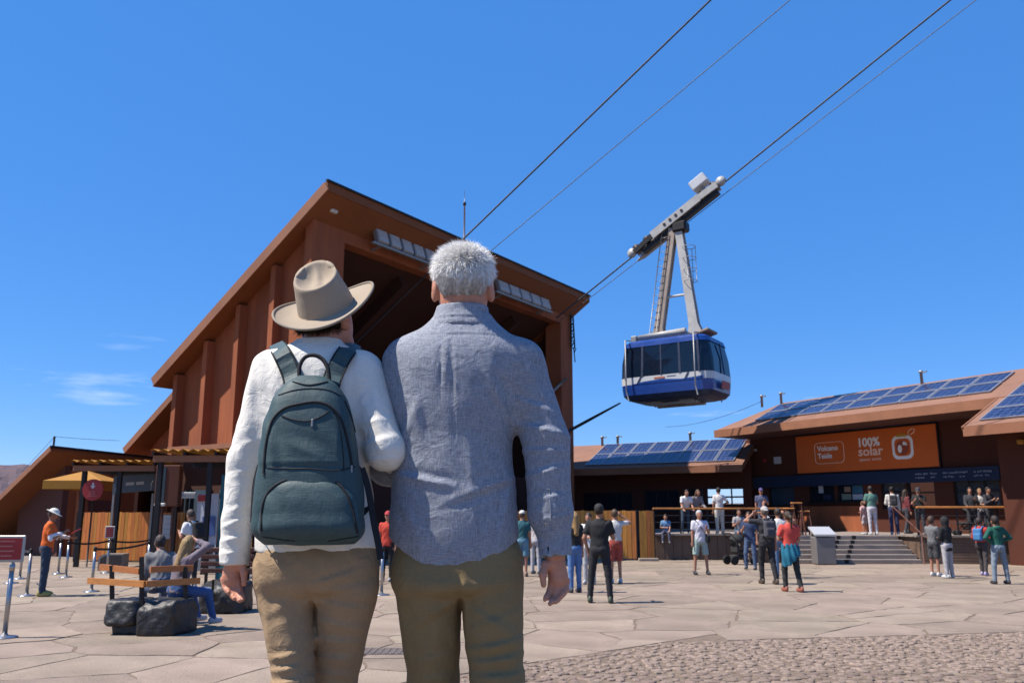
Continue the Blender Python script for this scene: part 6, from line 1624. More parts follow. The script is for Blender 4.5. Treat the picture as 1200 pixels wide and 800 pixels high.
def cloth(name, c, rough=.9, weave=0.0, scale=420.0, var=.08, bump=.25, sheen=.2, wrinkle=.45):
    if name in _M: return _M[name]
    m = mat(name, c, rough, var, 9, 0, sheen=sheen, k=.93); t = m.node_tree; n = t.nodes; l = t.links; b = n['Principled BSDF']
    tcn = [q for q in n if q.type == 'TEX_COORD'][0]; hs_ = []
    for st in ((1, .12, .05), (.05, .12, 1)):
        mp_ = n.new('ShaderNodeMapping'); mp_.inputs['Scale'].default_value = st; l.new(tcn.outputs['Object'], mp_.inputs['Vector'])
        nz_ = n.new('ShaderNodeTexNoise'); nz_.inputs['Scale'].default_value = scale; nz_.inputs['Detail'].default_value = 2; l.new(mp_.outputs[0], nz_.inputs['Vector']); hs_.append(nz_.outputs['Fac'])
    ad = n.new('ShaderNodeMath'); ad.operation = 'ADD'; l.new(hs_[0], ad.inputs[0]); l.new(hs_[1], ad.inputs[1])
    wr = n.new('ShaderNodeTexNoise'); wr.inputs['Scale'].default_value = 17; wr.inputs['Detail'].default_value = 4; wr.inputs['Distortion'].default_value = 1.6; l.new(tcn.outputs['Object'], wr.inputs['Vector'])
    bw = n.new('ShaderNodeBump'); bw.inputs['Strength'].default_value = wrinkle; bw.inputs['Distance'].default_value = .012; l.new(wr.outputs['Fac'], bw.inputs['Height'])
    bp_2 = n.new('ShaderNodeBump'); bp_2.inputs['Strength'].default_value = bump; bp_2.inputs['Distance'].default_value = .002; l.new(ad.outputs[0], bp_2.inputs['Height']); l.new(bw.outputs[0], bp_2.inputs['Normal']); l.new(bp_2.outputs[0], b.inputs['Normal'])
    if weave:
        src = b.inputs['Base Color'].links[0].from_socket
        mr_ = n.new('ShaderNodeMapRange'); mr_.inputs[1].default_value = .72; mr_.inputs[2].default_value = 1.28; mr_.inputs[3].default_value = 1 - weave; mr_.inputs[4].default_value = 1 + weave
        l.new(ad.outputs[0], mr_.inputs[0]); mm = n.new('ShaderNodeMix'); mm.data_type = 'RGBA'; mm.blend_type = 'MULTIPLY'; mm.inputs[0].default_value = 1
        cb_ = n.new('ShaderNodeCombineColor')
        for i in range(3): l.new(mr_.outputs[0], cb_.inputs[i])
        l.new(src, mm.inputs[6]); l.new(cb_.outputs[0], mm.inputs[7]); l.new(mm.outputs[2], b.inputs['Base Color'])
    return m
FSKIN = mat('weathered skin', (.48, .21, .13), .5, .12, 40, .25, 220, k=1.0)
_b = FSKIN.node_tree.nodes['Principled BSDF']; _b.inputs['Subsurface Weight'].default_value = .18; _b.inputs['Subsurface Radius'].default_value = (.012, .004, .002)
SHIRT = cloth('blue grey woven shirt', (.235, .25, .29), .9, .42, 900, .06, .35, 0)
SWEATER = cloth('cream knit', (.68, .65, .585), .9, .05, 700, .04, .25, 0)
KHAKI = cloth('khaki cotton', (.305, .205, .115), .85, .10, 900, .07, .2, 0)
OLIVE = cloth('olive cotton', (.215, .15, .068), .8, .10, 900, .07, .2, 0)
PACK = cloth('teal nylon', (.030, .062, .068), .6, .22, 700, .06, .3, 0, .16)
WEB = cloth('black webbing', (.012, .013, .016), .8, .1, 900, .05, .3, 0, .05)
HATM = cloth('felt hat', (.31, .25, .185), .95, .05, 500, .06, .2, 0, .12)
SHOE = mat('brown leather', (.10, .055, .03), .5, .15, 10, .1, 60)

def hand(B, wrist, palm_end, pn, fingers, thumb, s=1.0):
    pn = np.array(pn, float) / np.linalg.norm(pn)
    B.rc(wrist, palm_end, .026 * s, .030 * s, .010, sq=(pn, .62))
    for (a, b, c) in fingers:
        B.rc(palm_end * .35 + np.array(a) * .65, a, .0115 * s, .0095 * s, .006); B.rc(a, b, .0098 * s, .0088 * s, .003); m_ = np.array(b) * .4 + np.array(c) * .6; B.rc(b, m_, .0088 * s, .0082 * s, .003); B.rc(m_, c, .0082 * s, .0066 * s, .003)
    a, b, c = thumb; B.rc(wrist * .55 + palm_end * .45, a, .019 * s, .013 * s, .010); B.rc(a, b, .0125 * s, .0112 * s, .004); B.rc(b, c, .0112 * s, .0078 * s, .004)
def face(B, hc, HM, s=1.0):
    hv = lambda v: hc + HM @ (np.array(v, float) * s)
    B.ell(hc, np.array((.078, .098, .112)) * s, .02, M=HM); B.ell(hv((0, .012, -.055)), np.array((.066, .078, .07)) * s, .03, M=HM); B.rc(hv((-.02, .078, -.098)), hv((.02, .078, -.098)), .02 * s, .02 * s, .03)
    B.rc(hv((-.035, .082, .028)), hv((.035, .082, .028)), .014 * s, .014 * s, .02)
    B.rc(hv((0, .092, .018)), hv((0, .115, -.022)), .009 * s, .015 * s, .012); B.rc(hv((-.012, .1, -.026)), hv((.012, .1, -.026)), .009 * s, .009 * s, .008)
    for sg in (-1, 1): B.ell(hv((sg * .032, .096, .008)), np.array((.016, .012, .010)) * s, .01, 's')
    B.rc(hv((-.02, .094, -.055)), hv((.02, .094, -.055)), .007 * s, .007 * s, .008); B.rc(hv((-.018, .092, -.068)), hv((.018, .092, -.068)), .008 * s, .008 * s, .006)
    for sg in (-1, 1):
        B.ell(hv((sg * .090, -.016, -.012)), np.array((.012, .024, .036)) * s, .008, M=HM @ rotz3(sg * -.35)); B.ell(hv((sg * .099, -.006, -.006)), np.array((.006, .013, .022)) * s, .006, 's', M=HM @ rotz3(sg * -.35))
def eyes(t, hc, HM, s, base):
    for sg in (-1, 1):
        c_ = hc + HM @ (np.array((sg * .032, .086, .008)) * s) - base
        e = MB().lathe([(0, -.012), (.007, -.010), (.011, -.005), (.012, 0), (.011, .005), (.007, .010), (0, .012)], 12, c_).build('eye', mat('eye white', (.7, .68, .65), .3, .03, 5, 0), t)
        MB().lathe([(0, -.006), (.005, -.004), (.006, 0), (.005, .004), (0, .006)], 10, c_ + HM @ np.array((0, .008, 0))).build('iris', EYE_M, e)
def shoe(t, ank, yaw, base, m=SHOE):
    Rm = rotz3(yaw); v = lambda a: ank + Rm @ np.array(a, float)
    X = SDF().ell(v((0, .085, -.05)), (.047, .135, .055), .02, M=Rm).ell(v((0, -.02, -.02)), (.045, .07, .085), .03, M=Rm).ell(v((.004, .15, -.06)), (.046, .07, .04), .03, M=Rm)
    X.fn(lambda P: (LZ + .003) - P[:, 2], ank - 1, ank + 1, .006, 'i'); X.build('shoe', m, t, .008, base)

# ------------------------------------------------------------------ the man
mb_ = np.array((at(540, 700, 2.62).x, 2.62, LZ))
man = thing('person', 'grey-haired person in blue-grey long-sleeved shirt and olive trousers, seen from behind', 'person', mb_, 0, 'walking couple')
Ym = 2.62
hcM = W(543, 337, 2.655); aP = .16; HMm = np.array([[1, 0, 0], [0, math.cos(aP), -math.sin(aP)], [0, math.sin(aP), math.cos(aP)]])
hipL, hipR = W(502, 668, Ym), W(574, 668, Ym)
knL, knR = W(508, 800, Ym + .06), W(583, 796, Ym - .02)
anL = np.array((W(508, 800, Ym)[0] + .005, Ym + .10, LZ + .09)); anR = np.array((W(583, 800, Ym)[0] + .01, Ym - .12, LZ + .10))
shL, shR = W(484, 428, Ym), W(606, 428, Ym); elL, elR = W(456, 545, 2.70), W(640, 515, 2.60); wrL, wrR = W(520, 560, 2.93), W(650, 648, 2.585)
B = SDF(); face(B, hcM, HMm, 1.0)
B.rc(W(543, 405, Ym), W(543, 350, 2.645), .066, .060, .03)
B.prof(rows([(400, 492, 596, .07), (440, 475, 608, .09), (520, 475, 590, .09), (620, 472, 592, .09), (660, 478, 592, .09)], Ym), k=.03)
for s_, e_, w_2 in ((shL, elL, wrL), (shR, elR, wrR)): B.rc(s_, e_, .042, .040, .04); B.rc(e_, w_2, .042, .028, .01)
for h_, k_, a_ in ((hipL, knL, anL), (hipR, knR, anR)): B.rc(h_, k_, .07, .05, .04); B.rc(k_, a_, .05, .034, .02); B.rc(a_, a_ + (0, .09, -.055), .034, .025, .02)
hy = 2.585
hand(B, wrR, W(654, 676, hy), (0.15, 1, 0), [
    (W(646.5, 682, hy + .004), W(643, 695, hy - .004), W(638.5, 702, hy - .022)), (W(652.5, 685, hy), W(650, 700, hy - .008), W(644.5, 707, hy - .028)),
    (W(658.5, 684.5, hy + .002), W(657, 698, hy - .008), W(651, 705, hy - .026)), (W(664, 680, hy + .006), W(663.5, 690, hy - .004), W(658.5, 698, hy - .020))],
    (W(640, 661, hy - .014), W(636, 673, hy - .026), W(637, 685, hy - .030)))
hl = wrL + (.06, .05, 0)
hand(B, wrL, hl, (0, .3, 1), [(hl + (.02, .03 - .02 * q, .0), hl + (.055, .035 - .022 * q, -.01), hl + (.07, .025 - .022 * q, -.035)) for q in range(4)], (hl + (-.01, .045, .01), hl + (.02, .06, .0), hl + (.045, .06, -.01)))
bodyM = B; B.build('body', FSKIN, man, .0055, mb_, newton=1); eyes(man, hcM, HMm, 1.0, mb_)
# shirt
hz = W(530, 661, Ym)[2]; hx = W(533, 661, Ym)[0]
def hemM(q): return hz + .9 * np.clip(np.abs(q[:, 0] - hx) - .03, 0, 1) ** 2 * 3.4
Sm = SDF().prof(rows([(666, 464, 603, .118), (640, 458, 607, .128), (610, 457, 607, .132), (570, 459, 604, .128), (520, 461, 601, .124), (470, 456, 609, .128, .0), (430, 453, 620, .126), (412, 460, 618, .115), (400, 471, 608, .10), (390, 486, 596, .086), (379, 501, 583, .072), (368, 510, 575, .064)], Ym), k=.02, hem=hemM, n=2.25)
Sm.rc(W(613, 422, Ym), elR, .062, .067, .045); Sm.rc(elR, W(645, 600, 2.59), .070, .066, .02); Sm.cc(W(645, 600, 2.59), W(650, 634, 2.585), .066, .047, .02)
Sm.rc(W(477, 422, Ym), elL, .062, .060, .045); Sm.cc(elL, elL * .2 + wrL * .8, .062, .048, .02)
Sm.disp(folds([((487, 399), (612, 399), -0.0028, .0035), ((521, 402), (520, 478), -0.0044, .0045), ((533, 402), (536, 520), -0.0032, .005), ((527, 402), (527, 455), 0.0032, .007),
               ((600, 500), (566, 430), 0.0048, .014), ((604, 560), (520, 590), 0.0064, .013), ((462, 556), (540, 572), 0.0088, .012), ((462, 545), (500, 470), 0.0048, .016),
               ((585, 640), (600, 560), 0.0048, .014), ((500, 650), (480, 590), 0.0040, .016), ((552, 520), (560, 640), 0.0040, .018), ((485, 440), (500, 540), 0.0040, .018), ((575, 420), (590, 520), 0.0040, .016),
               ((604, 470), (652, 488), 0.0056, .010), ((607, 500), (664, 512), 0.0072, .011), ((609, 530), (662, 530), 0.0056, .009), ((612, 560), (664, 548), 0.0064, .011), ((616, 585), (668, 580), 0.0048, .010), ((625, 610), (668, 602), 0.0040, .008), ((618, 430), (640, 480), 0.0048, .013)], Ym))
Sm.disp(lambda P: .0018 * np.exp(-((P[:, 2] - hemM(P) - .011) / .0022) ** 2))
Sm.disp(crumple(.0015, 26, 1.3))
Sm.build('shirt', SHIRT, man, .0065, mb_, newton=1)
Cm = SDF().prof(rows([(386, 499, 585, .080, -.004), (378, 505, 579, .075, -.004), (366, 510, 573, .068), (360, 512, 572, .066)], Ym), n=2.1); Cm.prof(rows([(372, 515, 569, .060), (355, 514, 570, .060)], Ym), op='s', k=.003, n=2.1)
Cm.disp(folds([((508, 377), (577, 377), -.003, .004)], Ym)); Cm.build('collar', SHIRT, man, .005, mb_, newton=1)
Cu = SDF().cc(W(648.5, 622, 2.586), W(651.5, 652, 2.583), .0505, .0475, both=True); Cu.cc(W(650, 640, 2.585), W(652, 660, 2.583), .042, .042, .002, 's', both=True); Cu.disp(crumple(.0015, 40, .4)); Cu.build('cuff', SHIRT, man, .0055, mb_, newton=1)
pk = [(632, 574), (644, 573), (646, 622), (635, 624), (632, 574)]
for i in range(4): seam(Sm, [pk[i], pk[i + 1]], .0016, 'placket_seam', SHIRT, man, mb_, .0005, 6, 2.4)
for q in ((638, 579), (640, 613)):
    p = surf(Sm, *q, 2.4) - mb_; MB().lathe([(0, -.004), (.0048, -.003), (.0052, 0), (.0035, .002), (0, .001)], 14, p, Matrix.Rotation(R(90), 3, 'X')).build('button', mat('button', (.55, .5, .45), .4, .05, 5, 0), man)
# trousers
Tm = SDF().prof(rows([(700, 490, 588, .07, .0), (690, 474, 602, .11, -.004), (668, 463, 612, .117, -.004), (650, 462, 612, .115, -.002), (630, 468, 604, .112)], Ym), k=.03)
Tm.rc(W(503, 684, Ym - .004), knL, .100, .074, .05); Tm.cc(knL, anL + (0, 0, -.03), .074, .068, .02); Tm.rc(W(574, 684, Ym - .004), knR, .100, .075, .012); Tm.cc(knR, anR + (0, 0, -.03), .075, .068, .02)
Tm.disp(folds([((540, 668), (541, 742), -0.0090, .010), ((536, 700), (480, 735), 0.0045, .012), ((545, 705), (600, 735), 0.0053, .012), ((545, 735), (612, 712), 0.0045, .012), ((470, 690), (480, 790), 0.0037, .016), ((548, 757), (613, 745), 0.0083, .010), ((552, 772), (615, 763), 0.0090, .010), ((556, 788), (614, 784), 0.0083, .010), ((484, 775), (535, 762), 0.0037, .012), ((486, 795), (536, 790), 0.0037, .012), ((510, 700), (520, 780), 0.0037, .016), ((592, 690), (598, 750), 0.0037, .015)], Ym))
Tm.disp(crumple(.0022, 24, 2.2)); Tm.build('trousers', OLIVE, man, .0075, mb_, newton=1)
for q in ([(468, 668), (476, 730), (483, 798)], [(606, 668), (611, 730), (612, 798)]): pass
shoe(man, anL, .05, mb_); shoe(man, anR, -.08, mb_)
# hair: a close cap with many fine tapered strands
HAIRM = mat('silver hair', (.50, .47, .44), .6, .25, 60, .4, 160, k=1.0)
K = SDF().ell(hcM + HMm @ np.array((0, -.010, .024)), (.0895, .1045, .098), .01, M=HMm)
K.box(hcM + HMm @ np.array((0, .115, -.055)), (.2, .075, .10), .03, .02, 's', M=HMm); K.box(hcM + HMm @ np.array((0, 0, -.155)), (.2, .2, .10), .02, .02, 's', M=HMm)
for sg in (-1, 1): K.box(hcM + HMm @ np.array((sg * .095, .01, -.062)), (.03, .075, .062), .02, .015, 's', M=HMm)
K.disp(lambda P: .0025 * np.sin(P[:, 0] * 210 + 3 * np.sin(P[:, 2] * 60)) * np.sin(P[:, 2] * 90 + P[:, 1] * 130))
hair = K.build('hair', HAIRM, man, .0055, mb_, newton=1)
rs_ = np.random.RandomState(5)
GB, GV = MB(), [[], [], [], []]
hcc = np.array((0, -.010, .024)); hrr = np.array((.0885, .1035, .097)); whorl = np.array((.12, .05, 1.0)); whorl /= np.linalg.norm(whorl)
for i in range(26000):
    d = rs_.normal(size=3); d /= np.linalg.norm(d)
    if d[2] < -.8 or (d[1] > .5 and d[2] < .3): continue
    lp = hcc + d * hrr
    low = -.066 + .006 * rs_.normal()
    if lp[2] < low or (lp[2] < .012 and lp[1] > -.055): continue
    p = hcM + HMm @ lp; nn_ = d / hrr; nn_ /= np.linalg.norm(nn_)
    tg = d - whorl * (d @ whorl); tg = tg - nn_ * (tg @ nn_); tg /= np.linalg.norm(tg) + 1e-6           # combed away from the crown whorl
    up = np.clip((d[2] - .1) / .7, 0, 1); tuft = .5 + .5 * math.sin(lp[0] * 190 + 2.5 * math.sin(lp[1] * 80)) * math.sin(lp[2] * 150 + lp[1] * 120)
    out = .07 + .55 * up + .25 * rs_.rand() * (.15 + up)
    g_ = tg * (1 - .45 * up) + nn_ * out + np.array((0, 0, .35 * up)) + rs_.normal(size=3) * (.07 + .12 * up) + np.array((.25 * (tuft - .5), 0, 0)); g_ = HMm @ (g_ / np.linalg.norm(g_))
    ln = (.020 + .012 * up + .010 * rs_.rand()) * (.55 + .45 * np.clip((lp[2] + .07) / .06, 0, 1)) * (.8 + .4 * tuft)
    s_ = np.cross(g_, rs_.normal(size=3)); s_ /= np.linalg.norm(s_); w_ = .00055 + .0003 * rs_.rand(); m_ = p + g_ * ln * .5; e_ = m_ + (g_ + np.array((0, 0, -.22)) + rs_.normal(size=3) * .1) * ln * .5
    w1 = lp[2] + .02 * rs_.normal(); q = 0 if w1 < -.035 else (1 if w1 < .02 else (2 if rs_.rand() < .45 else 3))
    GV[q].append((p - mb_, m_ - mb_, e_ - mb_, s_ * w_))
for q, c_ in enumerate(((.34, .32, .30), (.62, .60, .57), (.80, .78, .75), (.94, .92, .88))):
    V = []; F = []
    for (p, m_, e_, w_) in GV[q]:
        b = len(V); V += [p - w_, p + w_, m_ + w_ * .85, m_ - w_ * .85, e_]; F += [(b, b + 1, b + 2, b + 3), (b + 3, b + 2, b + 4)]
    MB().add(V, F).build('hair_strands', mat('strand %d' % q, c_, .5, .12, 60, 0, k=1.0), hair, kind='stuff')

# ------------------------------------------------------------------ the woman
wb_ = np.array((at(372, 700, 2.6).x, 2.60, LZ)); Yw = 2.60
woman = thing('person', 'person in cream jumper, khaki trousers and felt hat, walking arm in arm, seen from behind', 'person', wb_, 0, 'walking couple')
hcW = W(382, 373, 2.658); ty, tp = -.42, .30
HMw = rotz3(ty) @ np.array([[1, 0, 0], [0, math.cos(tp), -math.sin(tp)], [0, math.sin(tp), math.cos(tp)]])
hL, hR = W(339, 668, Yw), W(406, 668, Yw); kL, kR = W(343, 800, Yw - .05), W(392, 800, Yw + .08)
aL = np.array((kL[0] + .0, Yw - .14, LZ + .10)); aR = np.array((kR[0] + .0, Yw + .12, LZ + .09))
sL, sR = W(315, 430, Yw), W(428, 430, Yw); eL, eR = W(287, 540, 2.60), W(452, 528, 2.535); wL, wR = W(274, 652, 2.58), W(478, 548, 2.80)
B = SDF(); face(B, hcW, HMw, .94)
B.rc(W(374, 420, Yw), W(377, 385, 2.635), .056, .052, .03)
B.prof(rows([(412, 335, 412, .06), (450, 325, 420, .08), (540, 328, 416, .08), (630, 318, 428, .09), (665, 318, 428, .09)], Yw), k=.03)
for s_, e_, w_2 in ((sL, eL, wL), (sR, eR, wR)): B.rc(s_, e_, .041, .035, .04); B.rc(e_, w_2, .035, .024, .01)
for h_, k_, a_ in ((hL, kL, aL), (hR, kR, aR)): B.rc(h_, k_, .07, .046, .04); B.rc(k_, a_, .046, .032, .02); B.rc(a_, a_ + (0, .08, -.055), .032, .024, .02)
hy = 2.58
hand(B, wL, W(271, 677, hy), (-.15, 1, 0), [
    (W(279.5, 681, hy + .002), W(281.5, 693, hy - .006), W(284.5, 702, hy - .026)), (W(273.5, 684, hy), W(276, 696, hy - .008), W(280.5, 704, hy - .030)),
    (W(267.5, 683, hy + .002), W(269.5, 693.5, hy - .008), W(274.5, 701, hy - .028)), (W(262, 678, hy + .005), W(263.5, 687, hy - .002), W(268, 694, hy - .022))],
    (W(282.5, 661, hy - .012), W(286, 671, hy - .02), W(286, 684, hy - .024)), .92)
hr_ = wR + (.04, .05, -.01)
hand(B, wR, hr_, (0, .3, 1), [(hr_ + (.02 - .018 * q, .03, .0), hr_ + (.03 - .02 * q, .06, -.008), hr_ + (.028 - .02 * q, .075, -.03)) for q in range(4)], (hr_ + (.035, .0, .01), hr_ + (.055, .02, .0), hr_ + (.06, .045, -.01)), .92)
B.build('body', FSKIN, woman, .0055, wb_, newton=1); eyes(woman, hcW, HMw, .94, wb_)
hzw = W(372, 645, Yw)[2]
Sw = SDF().prof(rows([(655, 300, 445, .120), (630, 301, 444, .124), (600, 305, 440, .118), (540, 311, 432, .108), (480, 307, 437, .112), (445, 304, 440, .110), (428, 307, 436, .100), (415, 320, 424, .085), (408, 334, 412, .072), (402, 346, 402, .062), (399, 349, 400, .058)], Yw), k=.02, hem=lambda q: hzw + .03 * (q[:, 0] - W(372, 645, Yw)[0]) + .006 * np.sin(q[:, 0] * 40))
Sw.rc(W(318, 432, Yw), eL, .056, .050, .04); Sw.rc(eL, W(278, 610, 2.59), .050, .044, .02); Sw.cc(W(278, 610, 2.59), W(274, 662, 2.58), .046, .042, .015)
Sw.rc(W(427, 434, Yw), eR, .056, .056, .04); Sw.cc(eR, wR, .056, .042, .02)
Sw.disp(folds([((272, 600), (298, 590), 0.0035, .008), ((264, 618), (292, 608), 0.0045, .007), ((262, 634), (292, 628), 0.0050, .007), ((260, 648), (290, 645), 0.0030, .006), ((275, 560), (304, 548), 0.0030, .010), ((280, 530), (310, 515), 0.0030, .012), ((300, 440), (295, 520), 0.0020, .014), ((438, 440), (455, 520), 0.0030, .013), ((432, 500), (466, 492), 0.0025, .010), ((430, 525), (470, 515), 0.0035, .010), ((432, 543), (468, 540), 0.0035, .008), ((310, 632), (440, 628), 0.0020, .010), ((428, 560), (440, 630), 0.0030, .014)], Yw))
Sw.disp(crumple(.0018, 30, .7)); Sw.build('jumper', SWEATER, woman, .0065, wb_, newton=1)
Tw = SDF().prof(rows([(700, 325, 420, .07, .0), (688, 312, 434, .11, -.004), (668, 302, 444, .124, -.008), (650, 302, 444, .124, -.006), (630, 308, 438, .108)], Yw), k=.03)
Tw.rc(W(338, 684, Yw - .004), kL, .091, .054, .05); Tw.cc(kL, aL + (0, 0, -.03), .054, .058, .02); Tw.rc(W(407, 684, Yw - .004), kR, .094, .063, .012); Tw.cc(kR, aR + (0, 0, -.03), .063, .058, .02)
Tw.disp(folds([((371, 655), (370, 760), -0.0084, .009), ((375, 682), (432, 664), 0.0056, .009), ((374, 690), (440, 684), 0.0056, .010), ((372, 700), (436, 712), 0.0056, .011), ((372, 722), (430, 735), 0.0056, .011), ((368, 745), (426, 752), 0.0056, .011), ((366, 768), (420, 772), 0.0056, .010), ((364, 788), (418, 792), 0.0056, .010), ((366, 690), (318, 720), 0.0035, .012), ((320, 766), (362, 758), 0.0070, .008), ((322, 780), (362, 774), 0.0077, .008), ((322, 795), (362, 790), 0.0070, .008), ((315, 680), (325, 750), 0.0035, .014)], Yw))
Tw.disp(crumple(.0022, 26, 3.1)); Tw.build('trousers', KHAKI, woman, .0075, wb_, newton=1)
shoe(woman, aL, .1, wb_); shoe(woman, aR, -.05, wb_)
HB_ = mat('dark brown hair', (.045, .026, .017), .5, .3, 60, .3, 160)
K = SDF().ell(hcW + HMw @ np.array((0, -.016, .012)), (.080, .096, .106), .01, M=HMw); K.rc(W(366, 384, 2.585), W(360, 389, 2.59), .036, .026, .03)
K.box(hcW + HMw @ np.array((0, .095, -.03)), (.2, .075, .2), .03, .02, 's', M=HMw); K.box(W(378, 420, 2.62), (.2, .2, .075), .02, .02, 's')
hn_ = np.array(Matrix.Rotation(R(-16), 3, 'Y') @ Matrix.Rotation(R(34), 3, 'X') @ Vector((0, 0, 1))); hp_ = W(382, 360, 2.625)
K.fn(lambda P: (P - hp_) @ hn_ + .006, hp_ - 1, hp_ + 1, .004, 'i')
K.disp(lambda P: .004 * np.sin(P[:, 0] * 150 + 4 * np.sin(P[:, 2] * 70)) * np.sin(P[:, 2] * 60)); K.build('hair', HB_, woman, .0055, wb_, newton=1)
V = []; F = []
for i in range(1500):
    px = rs_.uniform(348, 398); py = rs_.uniform(376, 388) + (372 - px) * .05; p = surf(K, px, py, 2.4, 2.7, .001)
    if K.eval(p[None])[0] > .01: continue
    g_ = np.array((rs_.normal() * .5, -.25 + rs_.normal() * .2, -1)); g_ /= np.linalg.norm(g_); ln = rs_.uniform(.012, .028); s_ = np.cross(g_, (0, 1, 0)); w_ = .0009; e_ = p + g_ * ln + rs_.normal(size=3) * .003
    b = len(V); V += [p - s_ * w_ - wb_, p + s_ * w_ - wb_, e_ - wb_]; F.append((b, b + 1, b + 2))
MB().add(V, F).build('hair_strands', HB_, woman, kind='stuff')
# hat: felt crown with pinched teardrop top, rolled brim
HC = W(382, 360, 2.625)
tilt = Matrix.Rotation(R(-16), 3, 'Y') @ Matrix.Rotation(R(34), 3, 'X')
def hat_pt(u, th):
    """u: 0 top centre .. 1 crown foot .. 2 brim edge"""
    c_, s_ = math.cos(th), math.sin(th)
    ax, ay = .088, .104; hgt = .116
    if u <= .5:
        t = u / .5; rx, ry = ax * .74 * t, ay * .78 * t; x, y = rx * c_, ry * s_
        z = hgt - .006 * t * t - .010 * (1 - t)
        z -= .030 * (1 - t ** 3.2)
        z += .016 * math.exp(-((x / .013) ** 2)) * (1 - t ** 2) * (.4 + .6 * min(1, max(0, .5 + y / .08)))
        z += .020 * (y / .08) * t        # crown a little lower at the back
    elif u <= 1:
        t = (u - .5) / .5; e = .74 + .26 * t ** .8; e2 = .78 + .22 * t ** .8; x, y = ax * e * c_, ay * e2 * s_
        z = hgt * (1 - t) - .006 * (1 - t) + .020 * (y / .08) * (1 - t) + (.006 * math.sin(math.pi * min(1, t * 4)) if t < .25 else 0)
        for sg in (-1, 1):   # front pinches
            dx, dz = (x - sg * .052), (z - .088); dy = y - .055; q = dx * dx / .0009 + dz * dz / .0011 + dy * dy / .0012
            k = math.exp(-q); x -= sg * .020 * k; y -= .012 * k
    else:
        t = u - 1; x = (ax + (.164 - ax) * t) * c_; y = (ay + (.172 - ay) * t) * s_
        z = .004 * (1 - t) - .004 + .030 * t ** 2.2 * c_ * c_ - .016 * t * s_ * s_ * (1 if s_ > 0 else .2)
        if t > .93: z += .004 * (t - .93) / .07
    return Vector((x, y, z))
nu, nth = 60, 72; V = []; F = []
for i in range(nu + 1):
    u = 2.0 * i / nu
    for k in range(nth): p = HC + np.array(tilt @ hat_pt(u, 2 * math.pi * k / nth)) - wb_; V.append(p)
for i in range(nu):
    for k in range(nth): F.append((i * nth + k, i * nth + (k + 1) % nth, (i + 1) * nth + (k + 1) % nth, (i + 1) * nth + k))
hat_o = MB().add(V, F, True).build('hat', HATM, woman)
sm_ = hat_o.modifiers.new('thick', 'SOLIDIFY'); sm_.thickness = .0045; sm_.offset = 0
MB().tube([HC + np.array(tilt @ (hat_pt(1.97, 2 * math.pi * k / 60) + Vector((0, 0, .001)))) - wb_ for k in range(60)], .0042, 6, closed=True).build('brim_binding', mat('binding', (.36, .30, .23), .9, .05, 20, 0), hat_o)

# ------------------------------------------------------------------ backpack
pb0 = np.array((W(365, 636, 2.44)[0], 2.44, W(365, 636, 2.44)[2]))
pack = thing('backpack', 'dark teal backpack with black zips worn by the person in the felt hat', 'backpack', pb0)
Yp = 2.435
PK = SDF().prof(rows([(638, 311, 415, .060, .0), (631, 304, 423, .078), (600, 300, 427, .088, -.004), (560, 303, 424, .088, -.004), (520, 308, 418, .084), (485, 315, 411, .074, .004), (460, 325, 402, .062, .010), (447, 336, 391, .048, .016), (440, 348, 379, .032, .022)], Yp), k=.01, n=2.9)
def pocket(P):
    return None
pz = rows([(633, 309, 419, .03), (626, 304, 423, .052), (600, 304, 424, .060), (580, 309, 417, .054), (565, 322, 402, .040), (557, 336, 388, .020)], Yp - .055)
PKc = SDF().prof(pz, n=2.6)
PK.disp(crumple(.0022, 20, 5.0))
PK.disp(folds([((322, 500), (330, 560), .004, .016), ((400, 500), (405, 556), .004, .014), ((340, 520), (390, 540), .004, .02), ((312, 548), (420, 548), -.003, .008)], Yp))
PK.build('main_compartment', PACK, pack, .006, pb0, newton=1)
PKc.disp(crumple(.0020, 22, 4.0)); PKc.build('front_pocket', PACK, pack, .006, pb0, newton=1)
seam(PK, [(309, 556), (311, 525), (318, 495), (332, 479), (352, 473), (372, 471), (388, 477), (400, 492), (408, 520), (413, 548)], .0042, 'zip', WEB, pack, pb0, .001)
seam(PK, [(404, 470), (412, 490), (419, 520), (422, 548)], .0030, 'zip', WEB, pack, pb0, .001)
seam(PKc, [(306, 622), (307, 598), (312, 580), (325, 567), (345, 560), (365, 559), (384, 561), (400, 570), (411, 590), (417, 615), (419, 624)], .0040, 'zip', WEB, pack, pb0, .001)
seam(PK, [(330, 487), (345, 492), (362, 493), (376, 488), (386, 481)], .0022, 'zip', WEB, pack, pb0, .001)
seam(PK, [(343, 447), (362, 451), (384, 447)], .0024, 'zip', WEB, pack, pb0, .001)
seam(PK, [(326, 463), (345, 457), (365, 455), (385, 457), (400, 464)], .0018, 'piping', WEB, pack, pb0, .0005)
seam(PK, [(389, 478), (398, 500), (402, 530), (403, 552)], .0016, 'piping', WEB, pack, pb0, .0005)
seam(PK, [(313, 548), (340, 549), (365, 549), (392, 551), (416, 547)], .0020, 'piping', WEB, pack, pb0, .0005)
seam(PKc, [(304, 628), (340, 633), (380, 634), (420, 628)], .0020, 'piping', WEB, pack, pb0, .0005)
for q in ((366, 491), (306, 600), (412, 545)):
    p = surf(PK if q[1] < 560 else PKc, *q, 2.1, 2.75, .004) - pb0; MB().bev(p + np.array((0, 0, -.010)), (.006, .004, .022), .002).build('zip_pull', GREYMETAL, pack)
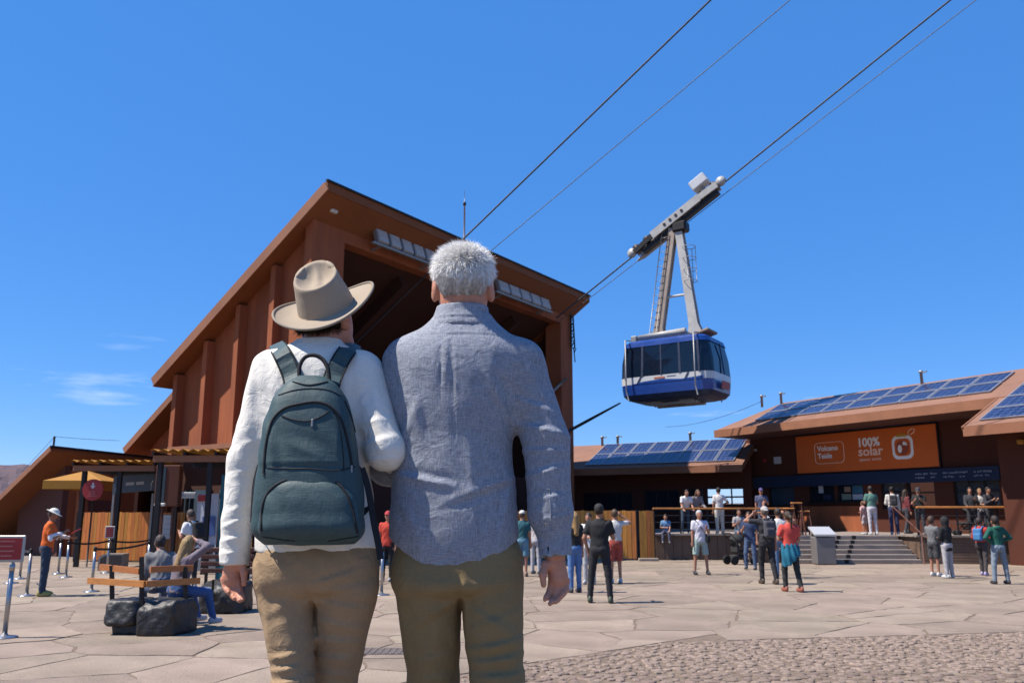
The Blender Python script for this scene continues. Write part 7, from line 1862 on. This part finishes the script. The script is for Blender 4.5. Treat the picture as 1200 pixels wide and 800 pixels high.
MB().tube([p - pb0 for p in smooth_path([W(351, 446, 2.44), W(351, 430, 2.445), W(357, 419, 2.45), W(367, 416, 2.45), W(377, 420, 2.45), W(384, 431, 2.445), W(386, 446, 2.44)], 5)], .0062, 8).build('grab_handle', WEB, pack)
for sg, pix in ((-1, [(344, 452), (342, 440), (336, 425), (329, 411), (324, 404)]), (1, [(388, 450), (391, 440), (398, 425), (407, 411), (414, 404)])):
    pts = [surf(Sw, *q, 2.35, 2.75, .008) for q in pix]
    pts[0] = W(*pix[0], 2.455); e_ = pts[-1]
    pts += [e_ + np.array((sg * .006, .03, -.004)), e_ + np.array((sg * .006, .07, -.022)), e_ + np.array((sg * .006, .115, -.055)), e_ + np.array((sg * .004, .165, -.12)), e_ + np.array((sg * .01, .165, -.24)), np.array((e_[0] + sg * .03, Yw + .10, e_[2] - .36)), W(311 if sg < 0 else 432, 585, 2.57), W(312 if sg < 0 else 418, 605, 2.50)]
    pts = smooth_path([p - pb0 for p in pts], 4)
    nf = lambda i, n=len(pts), sg=sg: (sg * .25, -1, .5) if i < n * .3 else ((sg * .5, -.1, 1) if i < n * .5 else ((sg * .2, 1, .2) if i < n * .8 else (sg, 0, 0)))
    ribbon(pts[:int(len(pts) * .75)], .052, .010, 'shoulder_strap', PACK, pack, nf); ribbon(pts[int(len(pts) * .75) - 1:], .024, .004, 'webbing', WEB, pack, nf)
    for dx in (-.0265, .0265): MB().tube([pts[i] + np.array((dx * .92, -.0035, -sg * dx * .35)) for i in range(0, int(len(pts) * .32))], .0028, 6).build('strap_edge', WEB, pack)
ribbon([p - pb0 for p in smooth_path([W(424, 548, 2.47), W(431, 570, 2.475), W(438, 610, 2.47), W(444, 640, 2.465), W(446, 655, 2.465)], 4)], .020, .003, 'loose_strap', WEB, pack, (.6, -1, 0))
ribbon([p - pb0 for p in smooth_path([W(304, 545, 2.46), W(299, 565, 2.47), W(297, 590, 2.475), W(296, 612, 2.475)], 4)], .020, .003, 'loose_strap', WEB, pack, (-.6, -1, 0))
